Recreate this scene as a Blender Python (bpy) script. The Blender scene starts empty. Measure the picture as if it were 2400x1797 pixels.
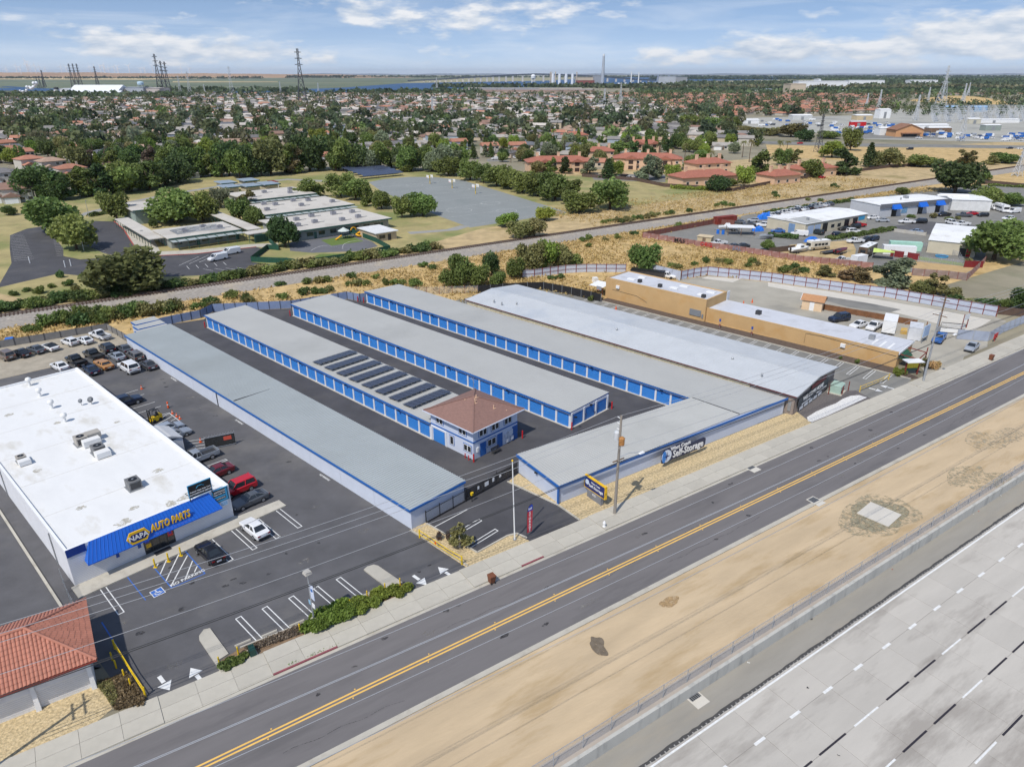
import bpy,math,random
from mathutils import Vector,Matrix
import numpy as np
# ------------------------------------------------------------------ camera, sky, sun, exposure
scene=bpy.context.scene
COL=scene.collection
R=math.radians
FPX,HOR,CXP,CYP,CAMH=1650.0,174.0,1200.0,898.5,50.0
PITCH=math.atan((CYP-HOR)/FPX)
cam_d=bpy.data.cameras.new('camera');cam=bpy.data.objects.new('camera',cam_d);COL.objects.link(cam)
cam.location=(0,0,CAMH);cam.rotation_euler=(math.pi/2-PITCH,0,0)
cam_d.sensor_fit='HORIZONTAL';cam_d.sensor_width=36;cam_d.lens=FPX/2400*36
cam_d.clip_start=1.0;cam_d.clip_end=150000
scene.camera=cam
scene.view_settings.view_transform='Standard';scene.view_settings.look='None'
scene.view_settings.exposure=0.0;scene.view_settings.gamma=1.0
scene.view_settings.use_curve_mapping=False
scene.cycles.max_bounces=4;scene.cycles.diffuse_bounces=2;scene.cycles.glossy_bounces=2;scene.cycles.transmission_bounces=2;scene.cycles.transparent_max_bounces=8
scene.cycles.adaptive_threshold=.02;scene.cycles.volume_bounces=0;scene.cycles.volume_max_steps=64
SUN_EL=R(54.0);SUN_AZ=math.atan2(-0.508,-0.861)
sdir=Vector((math.sin(SUN_AZ)*math.cos(SUN_EL),math.cos(SUN_AZ)*math.cos(SUN_EL),math.sin(SUN_EL)))
sun_d=bpy.data.lights.new('sun','SUN');sun=bpy.data.objects.new('sun',sun_d);COL.objects.link(sun)
sun_d.energy=3.7;sun_d.angle=R(0.53);sun_d.color=(1.0,0.955,0.88)
sun.rotation_euler=(-sdir).to_track_quat('-Z','Y').to_euler();sun.location=(-60,-90,160)
world=bpy.data.worlds.new('World');scene.world=world;world.use_nodes=True
wn=world.node_tree.nodes;wl=world.node_tree.links
for n in list(wn):wn.remove(n)
def wnode(t,**kw):
 n=wn.new(t)
 for k,v in kw.items():setattr(n,k,v)
 return n
def wm(op,a,b=None,c=None,clamp=False):
 n=wnode('ShaderNodeMath',operation=op,use_clamp=clamp)
 for i,x in enumerate((a,b,c)):
  if x is None:continue
  if isinstance(x,(int,float)):n.inputs[i].default_value=x
  else:wl.new(x,n.inputs[i])
 return n.outputs[0]
sky=wnode('ShaderNodeTexSky',sky_type='NISHITA',sun_disc=False,sun_elevation=SUN_EL,sun_rotation=SUN_AZ%(2*math.pi))
skv=wnode('ShaderNodeCombineXYZ');sky.altitude=50;sky.air_density=1.0;sky.dust_density=0.35;sky.ozone_density=2.5
tc=wnode('ShaderNodeTexCoord');sp=wnode('ShaderNodeSeparateXYZ');wl.new(tc.outputs['Generated'],sp.inputs[0])
wl.new(sp.outputs[0],skv.inputs[0]);wl.new(sp.outputs[1],skv.inputs[1]);wl.new(wm('ADD',wm('MULTIPLY',wm('MAXIMUM',sp.outputs[2],0.0),1.6),.16),skv.inputs[2])
skn=wnode('ShaderNodeVectorMath',operation='NORMALIZE');wl.new(skv.outputs[0],skn.inputs[0]);wl.new(skn.outputs[0],sky.inputs[0])
AZ=wm('ARCTAN2',sp.outputs[0],sp.outputs[1]);EL=wm('ARCSINE',sp.outputs[2])
azd=wm('MULTIPLY',AZ,57.2958);eld=wm('MULTIPLY',EL,57.2958)
def wnoise(sa,se,det,rough,off=(0,0,0),eloff=0.0,dist=0.0):
 cb=wnode('ShaderNodeCombineXYZ')
 wl.new(wm('MULTIPLY_ADD',azd,sa,off[0]),cb.inputs[0])
 wl.new(wm('MULTIPLY_ADD',wm('ADD',eld,eloff),se,off[1]),cb.inputs[1]);cb.inputs[2].default_value=off[2]
 n=wnode('ShaderNodeTexNoise');n.inputs['Scale'].default_value=1.0
 n.inputs['Detail'].default_value=det;n.inputs['Roughness'].default_value=rough;n.inputs['Distortion'].default_value=dist
 wl.new(cb.outputs[0],n.inputs['Vector'])
 return n.outputs[0]
def bump(a0,e0,sa,se,amp):
 da=wm('DIVIDE',wm('SUBTRACT',azd,a0),sa);de=wm('DIVIDE',wm('SUBTRACT',eld,e0),se)
 q=wm('ADD',wm('MULTIPLY',da,da),wm('MULTIPLY',de,de))
 return wm('MULTIPLY',wm('EXPONENT',wm('MULTIPLY',q,-1.0)),amp)
def cover():
 tot=None
 for b in[(30,1.8,7.5,1.2,.52),(17,1.3,9,.8,.45),(34,2.8,5,1.1,.45),(-26,1.7,5.5,1.0,.44),(-19,1.3,4.5,.75,.4),
    (-38,4.9,4.5,.8,.34),(-4.5,3.6,6.5,1.0,.30),(-11.5,3.9,1.6,.6,.34),(-2,4.8,9,1.3,.14),
    (3.5,4.8,3.5,.9,.18),(33,5.6,2.2,.35,.3),(-38,2.2,3,.7,.3),(48,2.2,9,1.2,.3),(-55,2.0,9,1.2,.3)]:
  x=bump(*b);tot=x if tot is None else wm('ADD',tot,x)
 return tot
CV=cover()
n1=wnoise(.30,.95,6,.55,(3.1,1.7,.4));n1b=wnoise(.30,.95,3,.55,(3.1,1.7,.4),eloff=.45)
dens=wm('ADD',n1,wm('MULTIPLY_ADD',CV,.72,-.60))
cmask=wm('MULTIPLY',wm('SMOOTH_MIN',wm('MULTIPLY',dens,5.0,clamp=True),1.0,.1),.93,clamp=True)
wisp=wm('MULTIPLY',wm('SUBTRACT',wnoise(.10,.75,4,.6,(8.3,2.2,5),dist=.6),.45),2.6,clamp=True)
lift=wm('MULTIPLY',wm('SUBTRACT',n1,n1b),3.4)
shade=wm('ADD',wm('MULTIPLY_ADD',wnoise(.8,2.2,3,.6,(1,7,2)),.7,.22),lift,clamp=True)
ccol=wnode('ShaderNodeMix',data_type='RGBA');wl.new(shade,ccol.inputs[0])
ccol.inputs[6].default_value=(.56,.66,.80,1);ccol.inputs[7].default_value=(.97,.98,1.0,1)
above=wm('MULTIPLY',wm('ADD',eld,.15),1.4,clamp=True)
mixw=wnode('ShaderNodeMix',data_type='RGBA');wl.new(wm('ADD',wm('MULTIPLY',wisp,.42),wm('MULTIPLY',wm('EXPONENT',wm('MULTIPLY',wm('MAXIMUM',eld,0.0),-.5)),.6),clamp=True),mixw.inputs[0])
skys=wnode('ShaderNodeMix',data_type='RGBA',blend_type='MULTIPLY');skys.inputs[0].default_value=1.0
wl.new(sky.outputs[0],skys.inputs[6]);skys.inputs[7].default_value=(1,1,1,1)
wl.new(skys.outputs[2],mixw.inputs[6])
SKYK=0.145
mixw.inputs[7].default_value=(.86/SKYK,.92/SKYK,1.0/SKYK,1)
mixc=wnode('ShaderNodeMix',data_type='RGBA');wl.new(wm('MULTIPLY',cmask,above),mixc.inputs[0]);wl.new(mixw.outputs[2],mixc.inputs[6])
csc=wnode('ShaderNodeMix',data_type='RGBA',blend_type='MULTIPLY');csc.inputs[0].default_value=1.0
csc.clamp_result=False
wl.new(ccol.outputs[2],csc.inputs[6]);csc.inputs[7].default_value=(.95/SKYK,.95/SKYK,.95/SKYK,1)
wl.new(csc.outputs[2],mixc.inputs[7])
bg=wnode('ShaderNodeBackground');bg.inputs[1].default_value=SKYK;wl.new(mixc.outputs[2],bg.inputs[0])
wo=wnode('ShaderNodeOutputWorld');wl.new(bg.outputs[0],wo.inputs[0])
world.cycles.sampling_method='MANUAL';world.cycles.sample_map_resolution=1024
# ------------------------------------------------------------------ survey helpers (photo tile point -> ground coordinates in metres)
TS=600/2212;TL=800/2212
TILES=dict(A=(0,700),B=(400,900),C=(0,1100),D=(0,1397),E=(500,1250),F=(950,1000),Q=(950,800),Hz=(1750,750),I=(500,400),
    J=(1000,500),K=(1400,400),L=(1800,400),W=(0,400),Rr=(1550,900),M=(1200,1397),N=(1800,1397),O=(1800,1080),
    T1=(0,100),T2=(800,100),T3=(1600,100),X=(0,0))
CP,SP=math.cos(PITCH),math.sin(PITCH)
def nat(k,x,y):
 a=TILES[k];s=TL if k[0]=='T' else(1.0 if k=='X' else TS)
 return a[0]+x*s,a[1]+y*s
def dirn(k,x,y):
 px,py=nat(k,x,y)
 dx,dz=(px-CXP)/FPX,-(py-CYP)/FPX
 return dx,CP+dz*SP,-SP+dz*CP
def g(k,x,y,z=0.0):
 dx,dy,dz=dirn(k,x,y);t=(CAMH-z)/-dz
 return Vector((dx*t,dy*t,z))
def ray(k,x,y,Y):
 dx,dy,dz=dirn(k,x,y);t=Y/dy
 return Vector((dx*t,Y,CAMH+dz*t))
PH=R(-43.4);EU=Vector((math.cos(PH),math.sin(PH),0));EV=Vector((-EU.y,EU.x,0));U0=Vector((-12.01,70.32,0))
def uv(u,v,z=0.0):p=U0+EU*u+EV*v;return Vector((p.x,p.y,z))
TH=R(34.1);ES=Vector((math.cos(TH),math.sin(TH),0));ET=Vector((-ES.y,ES.x,0));S0=Vector((4.446,58.31,0))
def st(s,t,z=0.0):p=S0+ES*s+ET*t;return Vector((p.x,p.y,z))
def to_uv(p):q=Vector((p[0],p[1],0))-U0;return q.dot(EU),q.dot(EV)
def to_st(p):q=Vector((p[0],p[1],0))-S0;return q.dot(ES),q.dot(ET)
def proj(X,Y,Z):
 v=Vector((X,Y,Z-CAMH));fw=v.y*CP-v.z*SP;up=v.y*SP+v.z*CP
 return(CXP+FPX*v.x/fw,CYP-FPX*up/fw)if fw>.1 else(-9999,-9999)
# ------------------------------------------------------------------ mesh helpers
class MB:
 def __init__(s):s.v=[];s.f=[]
 def add(s,vs,fs):
  b=len(s.v);s.v+=[tuple(p)for p in vs];s.f+=[tuple(b+i for i in q)for q in fs];return s
 def quad(s,*p):return s.add(p,[tuple(range(len(p)))])
 def box(s,x0,y0,z0,x1,y1,z1):
  return s.add([(x0,y0,z0),(x1,y0,z0),(x1,y1,z0),(x0,y1,z0),(x0,y0,z1),(x1,y0,z1),(x1,y1,z1),(x0,y1,z1)],
      [(3,2,1,0),(4,5,6,7),(0,1,5,4),(1,2,6,5),(2,3,7,6),(3,0,4,7)])
 def cbox(s,x,y,z,a,b,c):return s.box(x-a/2,y-b/2,z,x+a/2,y+b/2,z+c)
 def frus(s,x0,y0,x1,y1,z0,X0,Y0,X1,Y1,z1):
  return s.add([(x0,y0,z0),(x1,y0,z0),(x1,y1,z0),(x0,y1,z0),(X0,Y0,z1),(X1,Y0,z1),(X1,Y1,z1),(X0,Y1,z1)],
      [(3,2,1,0),(4,5,6,7),(0,1,5,4),(1,2,6,5),(2,3,7,6),(3,0,4,7)])
 def prism(s,pts,z0,z1):
  n=len(pts);A=sum(pts[i][0]*pts[(i+1)%n][1]-pts[(i+1)%n][0]*pts[i][1]for i in range(n))
  if A<0:pts=list(pts)[::-1]
  vs=[(p[0],p[1],z0)for p in pts]+[(p[0],p[1],z1)for p in pts]
  return s.add(vs,[tuple(range(n))[::-1],tuple(range(n,2*n))]+[(i,(i+1)%n,n+(i+1)%n,n+i)for i in range(n)])
 def cyl(s,x,y,z0,z1,r,n=10,r2=None):
  r2=r if r2 is None else r2
  vs=[(x+r*math.cos(6.28319*i/n),y+r*math.sin(6.28319*i/n),z0)for i in range(n)]
  vs+=[(x+r2*math.cos(6.28319*i/n),y+r2*math.sin(6.28319*i/n),z1)for i in range(n)]
  return s.add(vs,[tuple(range(n))[::-1],tuple(range(n,2*n))]+[(i,(i+1)%n,n+(i+1)%n,n+i)for i in range(n)])
 def lathe(s,prof,x=0,y=0,n=12):
  vs=[];fs=[]
  for r,z in prof:vs+=[(x+r*math.cos(6.28319*i/n),y+r*math.sin(6.28319*i/n),z)for i in range(n)]
  for k in range(len(prof)-1):fs+=[(k*n+i,k*n+(i+1)%n,(k+1)*n+(i+1)%n,(k+1)*n+i)for i in range(n)]
  fs+=[tuple(range(n))[::-1],tuple(range((len(prof)-1)*n,len(prof)*n))]
  return s.add(vs,fs)
 def tube(s,pts,r,n=6):
  pts=[Vector(p)for p in pts];vs=[];fs=[];m=len(pts)
  rs=r if isinstance(r,(list,tuple))else[r]*m
  for k,p in enumerate(pts):
   d=(pts[min(k+1,m-1)]-pts[max(k-1,0)])
   d=d.normalized()if d.length>1e-9 else Vector((0,0,1))
   a=d.cross(Vector((0,0,1)));a=a.normalized()if a.length>1e-4 else Vector((1,0,0));b=a.cross(d)
   vs+=[tuple(p+(a*math.cos(6.28319*i/n)+b*math.sin(6.28319*i/n))*rs[k])for i in range(n)]
  for k in range(m-1):fs+=[(k*n+(i+1)%n,k*n+i,(k+1)*n+i,(k+1)*n+(i+1)%n)for i in range(n)]
  fs+=[tuple(range(n)),tuple(range((m-1)*n,m*n))[::-1]]
  return s.add(vs,fs)
 def beam(s,a,b,w,h):
  a,b=Vector(a),Vector(b);d=(b-a).normalized()
  x=d.cross(Vector((0,0,1)));x=x.normalized()if x.length>1e-4 else Vector((1,0,0));y=x.cross(d)
  q=[x*w/2+y*h/2,-x*w/2+y*h/2,-x*w/2-y*h/2,x*w/2-y*h/2]
  return s.add([tuple(a+o)for o in q]+[tuple(b+o)for o in q],[(0,1,2,3),(7,6,5,4),(4,5,1,0),(5,6,2,1),(6,7,3,2),(7,4,0,3)])
 def xf(s,mtx):
  s.v=[tuple(mtx@Vector(p))for p in s.v];return s
 def mesh(s,name,smooth=False):
  me=bpy.data.meshes.new(name);me.from_pydata(s.v,[],s.f);me.update()
  if smooth:me.polygons.foreach_set('use_smooth',[True]*len(me.polygons))
  return me
def obj(name,m,material=None,parent=None,loc=None,rotz=None,smooth=False):
 me=m if isinstance(m,bpy.types.Mesh)else m.mesh(name,smooth)
 if material is not None and not me.materials:me.materials.append(material)
 o=bpy.data.objects.new(name,me);COL.objects.link(o)
 if parent is not None:o.parent=parent
 if loc is not None:o.location=loc
 if rotz:o.rotation_euler=(0,0,rotz)
 return o
def tag(o,label=None,cat=None,group=None,kind=None):
 if label:o['label']=label
 if cat:o['category']=cat
 if group:o['group']=group
 if kind:o['kind']=kind
 return o
def thing(name,label,cat,loc=(0,0,0),rotz=0,group=None):
 o=bpy.data.objects.new(name,None);COL.objects.link(o);o.empty_display_size=.3
 o.location=loc;o.rotation_euler=(0,0,rotz);return tag(o,label,cat,group)
def copy_tree(o,parent=None):
 c=o.copy();COL.objects.link(c);c.parent=parent
 for ch in KIDS.get(o.name,None)or o.children:copy_tree(ch,c)
 return c
KIDS={}
def struct(name,m,material,parent=None):
 return tag(obj(name,m,material,parent),kind='structure')
def sheet(name,pts,z,material,kind='structure',parent=None):
 pts=[(p[0],p[1])for p in pts];n=len(pts)
 A=sum(pts[i][0]*pts[(i+1)%n][1]-pts[(i+1)%n][0]*pts[i][1]for i in range(n))
 if A<0:pts=pts[::-1]
 b=MB();b.quad(*[(p[0],p[1],z)for p in pts])
 o=obj(name,b,material,parent)
 if parent is None:tag(o,kind=kind)
 return o
def text_mesh(txt,size,depth=.02,bold=0.0,shear=0.0,align='CENTER'):
 cu=bpy.data.curves.new('lettering','FONT');cu.body=txt;cu.size=size;cu.extrude=depth;cu.offset=bold;cu.shear=shear
 cu.align_x=align;cu.align_y='CENTER';cu.resolution_u=2
 t=bpy.data.objects.new('lettering',cu);COL.objects.link(t)
 dg=bpy.context.evaluated_depsgraph_get();me=bpy.data.meshes.new_from_object(t.evaluated_get(dg))
 bpy.data.objects.remove(t);bpy.data.curves.remove(cu)
 return me
def text(name,txt,size,material,parent,loc,rot,depth=.02,bold=0.0,shear=0.0,align='CENTER',scale=(1,1,1)):
 me=text_mesh(txt,size,depth,bold,shear,align);me.materials.clear();me.materials.append(material)
 o=obj(name,me,None,parent,loc);o.rotation_euler=rot;o.scale=scale
 return o
# ------------------------------------------------------------------ materials
MATS={}
def mat(name,col,rough=.7,var=.12,scale=.6,metal=0.0,bump=0.0,bscale=6.0,rand=0.0,stain=None,samt=0.0,sscale=.15,spec=.5,detail=5,
  stretch=None,stretchrot=0.0,emit=0.0,alpha=1.0,coat=0.0,randhue=0.0,world=False,sthr=.52,speck=0.0):
 if name in MATS:return MATS[name]
 m=bpy.data.materials.new(name);m.use_nodes=True;nt=m.node_tree;N=nt.nodes;Lk=nt.links
 bs=N['Principled BSDF'];bs.inputs['Roughness'].default_value=rough;bs.inputs['Metallic'].default_value=metal
 bs.inputs['Specular IOR Level'].default_value=spec
 if coat:bs.inputs['Coat Weight'].default_value=coat;bs.inputs['Coat Roughness'].default_value=.05
 tcn=N.new('ShaderNodeTexCoord');vec=tcn.outputs['Object']
 if world:
  gm=N.new('ShaderNodeNewGeometry');vec=gm.outputs['Position']
 if stretch:
  mp=N.new('ShaderNodeMapping');mp.inputs['Scale'].default_value=stretch;mp.inputs['Rotation'].default_value=(0,0,stretchrot)
  mp.vector_type='TEXTURE' if False else 'POINT'
  r0=N.new('ShaderNodeMapping');r0.inputs['Rotation'].default_value=(0,0,-stretchrot);Lk.new(vec,r0.inputs[0])
  mp.inputs['Rotation'].default_value=(0,0,0);Lk.new(r0.outputs[0],mp.inputs[0]);svec=mp.outputs[0]
 else:svec=vec
 nz=N.new('ShaderNodeTexNoise');nz.inputs['Scale'].default_value=scale;nz.inputs['Detail'].default_value=detail;nz.inputs['Roughness'].default_value=.62
 Lk.new(svec,nz.inputs['Vector'])
 mr=N.new('ShaderNodeMapRange');mr.inputs[1].default_value=.28;mr.inputs[2].default_value=.72
 mr.inputs[3].default_value=1-var;mr.inputs[4].default_value=1+var;Lk.new(nz.outputs[0],mr.inputs[0])
 mul=N.new('ShaderNodeMix');mul.data_type='RGBA';mul.blend_type='MULTIPLY';mul.inputs[0].default_value=1;mul.clamp_result=False
 mul.inputs[6].default_value=(*col,1);cmb=N.new('ShaderNodeCombineColor')
 for i in range(3):Lk.new(mr.outputs[0],cmb.inputs[i])
 Lk.new(cmb.outputs[0],mul.inputs[7]);out=mul.outputs[2]
 if stain is not None:
  n2=N.new('ShaderNodeTexNoise');n2.inputs['Scale'].default_value=sscale;n2.inputs['Detail'].default_value=7;n2.inputs['Roughness'].default_value=.65
  Lk.new(svec,n2.inputs['Vector'])
  m2=N.new('ShaderNodeMapRange');m2.inputs[1].default_value=sthr;m2.inputs[2].default_value=sthr+.14;m2.inputs[3].default_value=0;m2.inputs[4].default_value=samt
  Lk.new(n2.outputs[0],m2.inputs[0])
  mx=N.new('ShaderNodeMix');mx.data_type='RGBA';Lk.new(m2.outputs[0],mx.inputs[0]);Lk.new(out,mx.inputs[6]);mx.inputs[7].default_value=(*stain,1)
  out=mx.outputs[2]
 if rand or randhue:
  oi=N.new('ShaderNodeObjectInfo');hs=N.new('ShaderNodeHueSaturation')
  a=N.new('ShaderNodeMapRange');a.inputs[3].default_value=1-rand;a.inputs[4].default_value=1+rand;Lk.new(oi.outputs['Random'],a.inputs[0]);Lk.new(a.outputs[0],hs.inputs['Value'])
  w=N.new('ShaderNodeMath');w.operation='MULTIPLY';w.inputs[1].default_value=7.31;Lk.new(oi.outputs['Random'],w.inputs[0])
  fr=N.new('ShaderNodeMath');fr.operation='FRACT';Lk.new(w.outputs[0],fr.inputs[0])
  h=N.new('ShaderNodeMapRange');h.inputs[3].default_value=.5-randhue;h.inputs[4].default_value=.5+randhue;Lk.new(fr.outputs[0],h.inputs[0]);Lk.new(h.outputs[0],hs.inputs['Hue'])
  Lk.new(out,hs.inputs['Color']);out=hs.outputs[0]
 Lk.new(out,bs.inputs['Base Color'])
 if bump:
  nb=N.new('ShaderNodeTexNoise');nb.inputs['Scale'].default_value=bscale;nb.inputs['Detail'].default_value=3;Lk.new(svec,nb.inputs['Vector'])
  bp=N.new('ShaderNodeBump');bp.inputs['Strength'].default_value=bump;bp.inputs['Distance'].default_value=.05
  Lk.new(nb.outputs[0],bp.inputs['Height']);Lk.new(bp.outputs[0],bs.inputs['Normal'])
 if speck:
  n3=N.new('ShaderNodeTexNoise');n3.inputs['Scale'].default_value=1.6;n3.inputs['Detail'].default_value=9;n3.inputs['Roughness'].default_value=.8;Lk.new(vec,n3.inputs['Vector'])
  m3=N.new('ShaderNodeMapRange');m3.inputs[1].default_value=.5-.08-speck;m3.inputs[2].default_value=.5+.08-speck;Lk.new(n3.outputs[0],m3.inputs[0]);Lk.new(m3.outputs[0],bs.inputs['Alpha'])
 if alpha<1:
  bs.inputs['Alpha'].default_value=alpha
 MATS[name]=m
 return m
def leafmat(name,col,trans=.35,rand=.22,hue=.025):
 if name in MATS:return MATS[name]
 m=bpy.data.materials.new(name);m.use_nodes=True;nt=m.node_tree;N=nt.nodes;Lk=nt.links
 bs=N['Principled BSDF'];bs.inputs['Roughness'].default_value=.6;bs.inputs['Specular IOR Level'].default_value=.25
 oi=N.new('ShaderNodeObjectInfo');at=N.new('ShaderNodeAttribute');at.attribute_name='tint'
 hs=N.new('ShaderNodeHueSaturation');hs.inputs['Color'].default_value=(*col,1)
 a=N.new('ShaderNodeMapRange');a.inputs[3].default_value=1-rand;a.inputs[4].default_value=1+rand;Lk.new(oi.outputs['Random'],a.inputs[0])
 b=N.new('ShaderNodeMapRange');b.inputs[3].default_value=.62;b.inputs[4].default_value=1.4;Lk.new(at.outputs['Fac'],b.inputs[0])
 mu=N.new('ShaderNodeMath');mu.operation='MULTIPLY';Lk.new(a.outputs[0],mu.inputs[0]);Lk.new(b.outputs[0],mu.inputs[1]);Lk.new(mu.outputs[0],hs.inputs['Value'])
 w=N.new('ShaderNodeMath');w.operation='MULTIPLY';w.inputs[1].default_value=5.7;Lk.new(oi.outputs['Random'],w.inputs[0])
 fr=N.new('ShaderNodeMath');fr.operation='FRACT';Lk.new(w.outputs[0],fr.inputs[0])
 h=N.new('ShaderNodeMapRange');h.inputs[3].default_value=.5-hue;h.inputs[4].default_value=.5+hue;Lk.new(fr.outputs[0],h.inputs[0]);Lk.new(h.outputs[0],hs.inputs['Hue'])
 Lk.new(hs.outputs[0],bs.inputs['Base Color'])
 tr=N.new('ShaderNodeBsdfTranslucent');Lk.new(hs.outputs[0],tr.inputs[0])
 mx=N.new('ShaderNodeMixShader');mx.inputs[0].default_value=trans;Lk.new(bs.outputs[0],mx.inputs[1]);Lk.new(tr.outputs[0],mx.inputs[2])
 Lk.new(mx.outputs[0],N['Material Output'].inputs[0])
 MATS[name]=m
 return m
def srgb(r,gg,b,k=1.0):
 f=lambda c:((c/255/12.92)if c<10.3 else((c/255+.055)/1.055)**2.4)*k
 return(f(r),f(gg),f(b))
KX=.86
ASPH=mat('asphalt_dark',srgb(96,95,97,KX),.85,.2,.25,bump=.25,bscale=25,stain=srgb(122,119,115,KX),samt=.6,sscale=.07,sthr=.52)
ASPHD=mat('asphalt_sealed',srgb(80,79,82,KX),.85,.2,.25,bump=.25,bscale=25,stain=srgb(104,101,98,KX),samt=.55,sscale=.08,sthr=.54)
ASPH_ROAD=mat('asphalt_road',srgb(120,116,115,KX),.85,.09,.9,bump=.2,bscale=25,stain=srgb(101,98,98,KX),samt=.7,sscale=.35,stretch=(.16,1,1),stretchrot=TH)
ASPH_OLD=mat('asphalt_worn',srgb(138,136,130,KX),.9,.14,.3,bump=.2,bscale=20,stain=srgb(108,108,106,KX),samt=.7,sscale=.06)
CONC=mat('concrete',srgb(196,190,176,KX),.85,.09,.5,bump=.15,bscale=14,rand=.06,stain=srgb(158,150,136,KX),samt=.5,sscale=.4)
CONC_FWY=mat('freeway_concrete',srgb(197,191,181,KX),.85,.08,.5,bump=.15,bscale=14,rand=.05,stain=srgb(160,153,144,KX),samt=.85,sscale=.28,world=True,stretch=(.22,1,1),stretchrot=TH)
DIRT=mat('dirt_strip',srgb(205,182,148,KX),.95,.14,.35,bump=.5,bscale=5,stain=srgb(182,156,116,KX),samt=.75,sscale=.4,stretch=(.22,1,1),stretchrot=TH,detail=8)
DRY=mat('dry_grass_ground',srgb(196,172,128,KX),.95,.3,.25,bump=.6,bscale=2.5,stain=srgb(140,128,76,KX),samt=.75,sscale=.05,detail=8)
DRYB=mat('dry_bank',srgb(206,176,122,KX),.95,.3,.35,bump=.8,bscale=1.5,stain=srgb(150,126,72,KX),samt=.7,sscale=.12,detail=8)
LAWN=mat('patchy_lawn',srgb(174,160,110,KX),.95,.25,.15,bump=.4,bscale=3,stain=srgb(126,136,76,KX),samt=.9,sscale=.03,sthr=.47,detail=8)
GRAV=mat('tan_gravel',srgb(206,184,142,KX),.95,.5,4.0,bump=1.0,bscale=9,stain=srgb(226,206,168,KX),samt=.5,sscale=2.2)
BALLAST=mat('rail_ballast',srgb(166,158,148,KX),.95,.3,1.4,bump=.8,bscale=5,stain=srgb(190,176,152,KX),samt=.6,sscale=.12)
TOWN=mat('town_ground',srgb(150,142,120,KX),.95,.3,.03,stain=srgb(96,104,70,KX),samt=.8,sscale=.012,detail=8)
WHITE=mat('white_paint',(.78,.78,.77),.6,.05,.8)
ROOFW=mat('white_membrane_roof',(.76,.755,.735),.6,.06,.3,stain=srgb(190,184,170),samt=.6,sscale=.3,sthr=.54,stretch=(.5,1,1))
LINE=mat('road_paint_white',(.72,.72,.70),.7,.14,2.0)
YEL=mat('road_paint_yellow',srgb(238,190,98,.95),.7,.1,1.5)
YELP=mat('yellow_steel_paint',srgb(240,200,30,.9),.5,.08,1.0)
BLUE=mat('blue_door_paint',srgb(56,130,208,.95),.45,.07,.35)
BLUET=mat('blue_trim_paint',srgb(40,102,176,.92),.5,.08,.8)
WALLB=mat('pale_blue_wall',srgb(206,212,224,.95),.8,.05,.5,bump=.1,bscale=10)
ROOFG=mat('galvanised_roof',srgb(184,184,180,.9),.55,.05,.12,metal=.0,spec=.4,stain=srgb(166,166,162,.9),samt=.55,sscale=.05)
ROOFG2=mat('coated_metal_roof',srgb(200,203,205,.9),.5,.06,.3,stain=srgb(176,184,194,.9),samt=.5,sscale=.09)
BLACK=mat('black_paint',(.012,.012,.013),.5,.1,1)
DARK=mat('dark_metal',(.04,.04,.043),.5,.15,1)
GREYM=mat('grey_metal',(.30,.31,.32),.45,.1,1,metal=.3)
GALV=mat('galvanised_steel',(.44,.46,.48),.4,.12,2,metal=.5)
RED=mat('red_paint',srgb(196,30,36,.9),.5,.08,1)
WOODP=mat('weathered_wood',srgb(128,104,84,.9),.9,.3,1.2,stretch=(1,1,.15))
GLASS=mat('window_glass',(.025,.03,.035),.08,.2,.4,spec=.8)
STUCT=mat('tan_stucco',srgb(204,168,118,.9),.9,.06,.4,bump=.2,bscale=9,stain=srgb(196,150,88,.92),samt=.5,sscale=.3)
TERR=mat('terracotta_tile',srgb(188,126,105,.88),.8,.16,1.2,rand=.06)
NAPAB=mat('awning_blue',srgb(34,104,206,.95),.4,.06,.5)
BARK=mat('bark',srgb(104,88,72,.9),.95,.25,2)
ORANGE=mat('orange_plastic',srgb(236,96,34,.9),.5,.05,1)
RUST=mat('rusty_steel',srgb(132,52,40,.9),.8,.25,1)
# ------------------------------------------------------------------ ground to the horizon (street frame, log-spaced grid; the freeway cut lies below it)
rnd=random.Random(7)
def logs(lo,hi,first):
 out=[lo];step=first
 while out[-1]<hi:out.append(out[-1]+step);step*=1.22
 return out
tt=logs(-15.95,90000,14);sp_=logs(0,90000,16);ss=[-x for x in sp_[:0:-1]]+sp_
gb=MB();gb.v=[tuple(st(s,t))for t in tt for s in ss];ns=len(ss)
gb.f=[(j*ns+i,j*ns+i+1,(j+1)*ns+i+1,(j+1)*ns+i)for j in range(len(tt)-1)for i in range(ns-1)]
struct('ground',gb,TOWN)
# --- far country: marsh, river, fields, hills
MARSH=mat('marsh',srgb(112,122,96,.8),.95,.3,.002,stain=srgb(150,146,112,.8),samt=.7,sscale=.0009,stretch=(.3,1.6,1),detail=8)
FIELD=mat('far_field',srgb(172,166,130,.75),.95,.2,.001,stain=srgb(140,148,106,.8),samt=.7,sscale=.0006,stretch=(.25,1.8,1))
WATER=mat('river_water',(.035,.09,.19),.5,.08,.004,bump=.12,bscale=.06,spec=.25)
HILLM=mat('brown_hills',srgb(186,150,112,.82),.95,.22,.0015,stain=srgb(148,112,88,.8),samt=.6,sscale=.0009)
def far(name,pts,z,m):return sheet(name,[g(*p)for p in pts],z,m)
sheet('field',[(-40000,3000),(-40000,60000),(60000,60000),(60000,6200),(2500,6200),(0,3600)],.4,FIELD)
far('marsh',[('T1',-400,336),('T1',-400,238),('T1',900,240),('T1',2212,226),('T2',500,226),('T2',900,222),('T2',500,250),('T1',2212,310),('T1',1390,322)],.8,MARSH)
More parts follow.
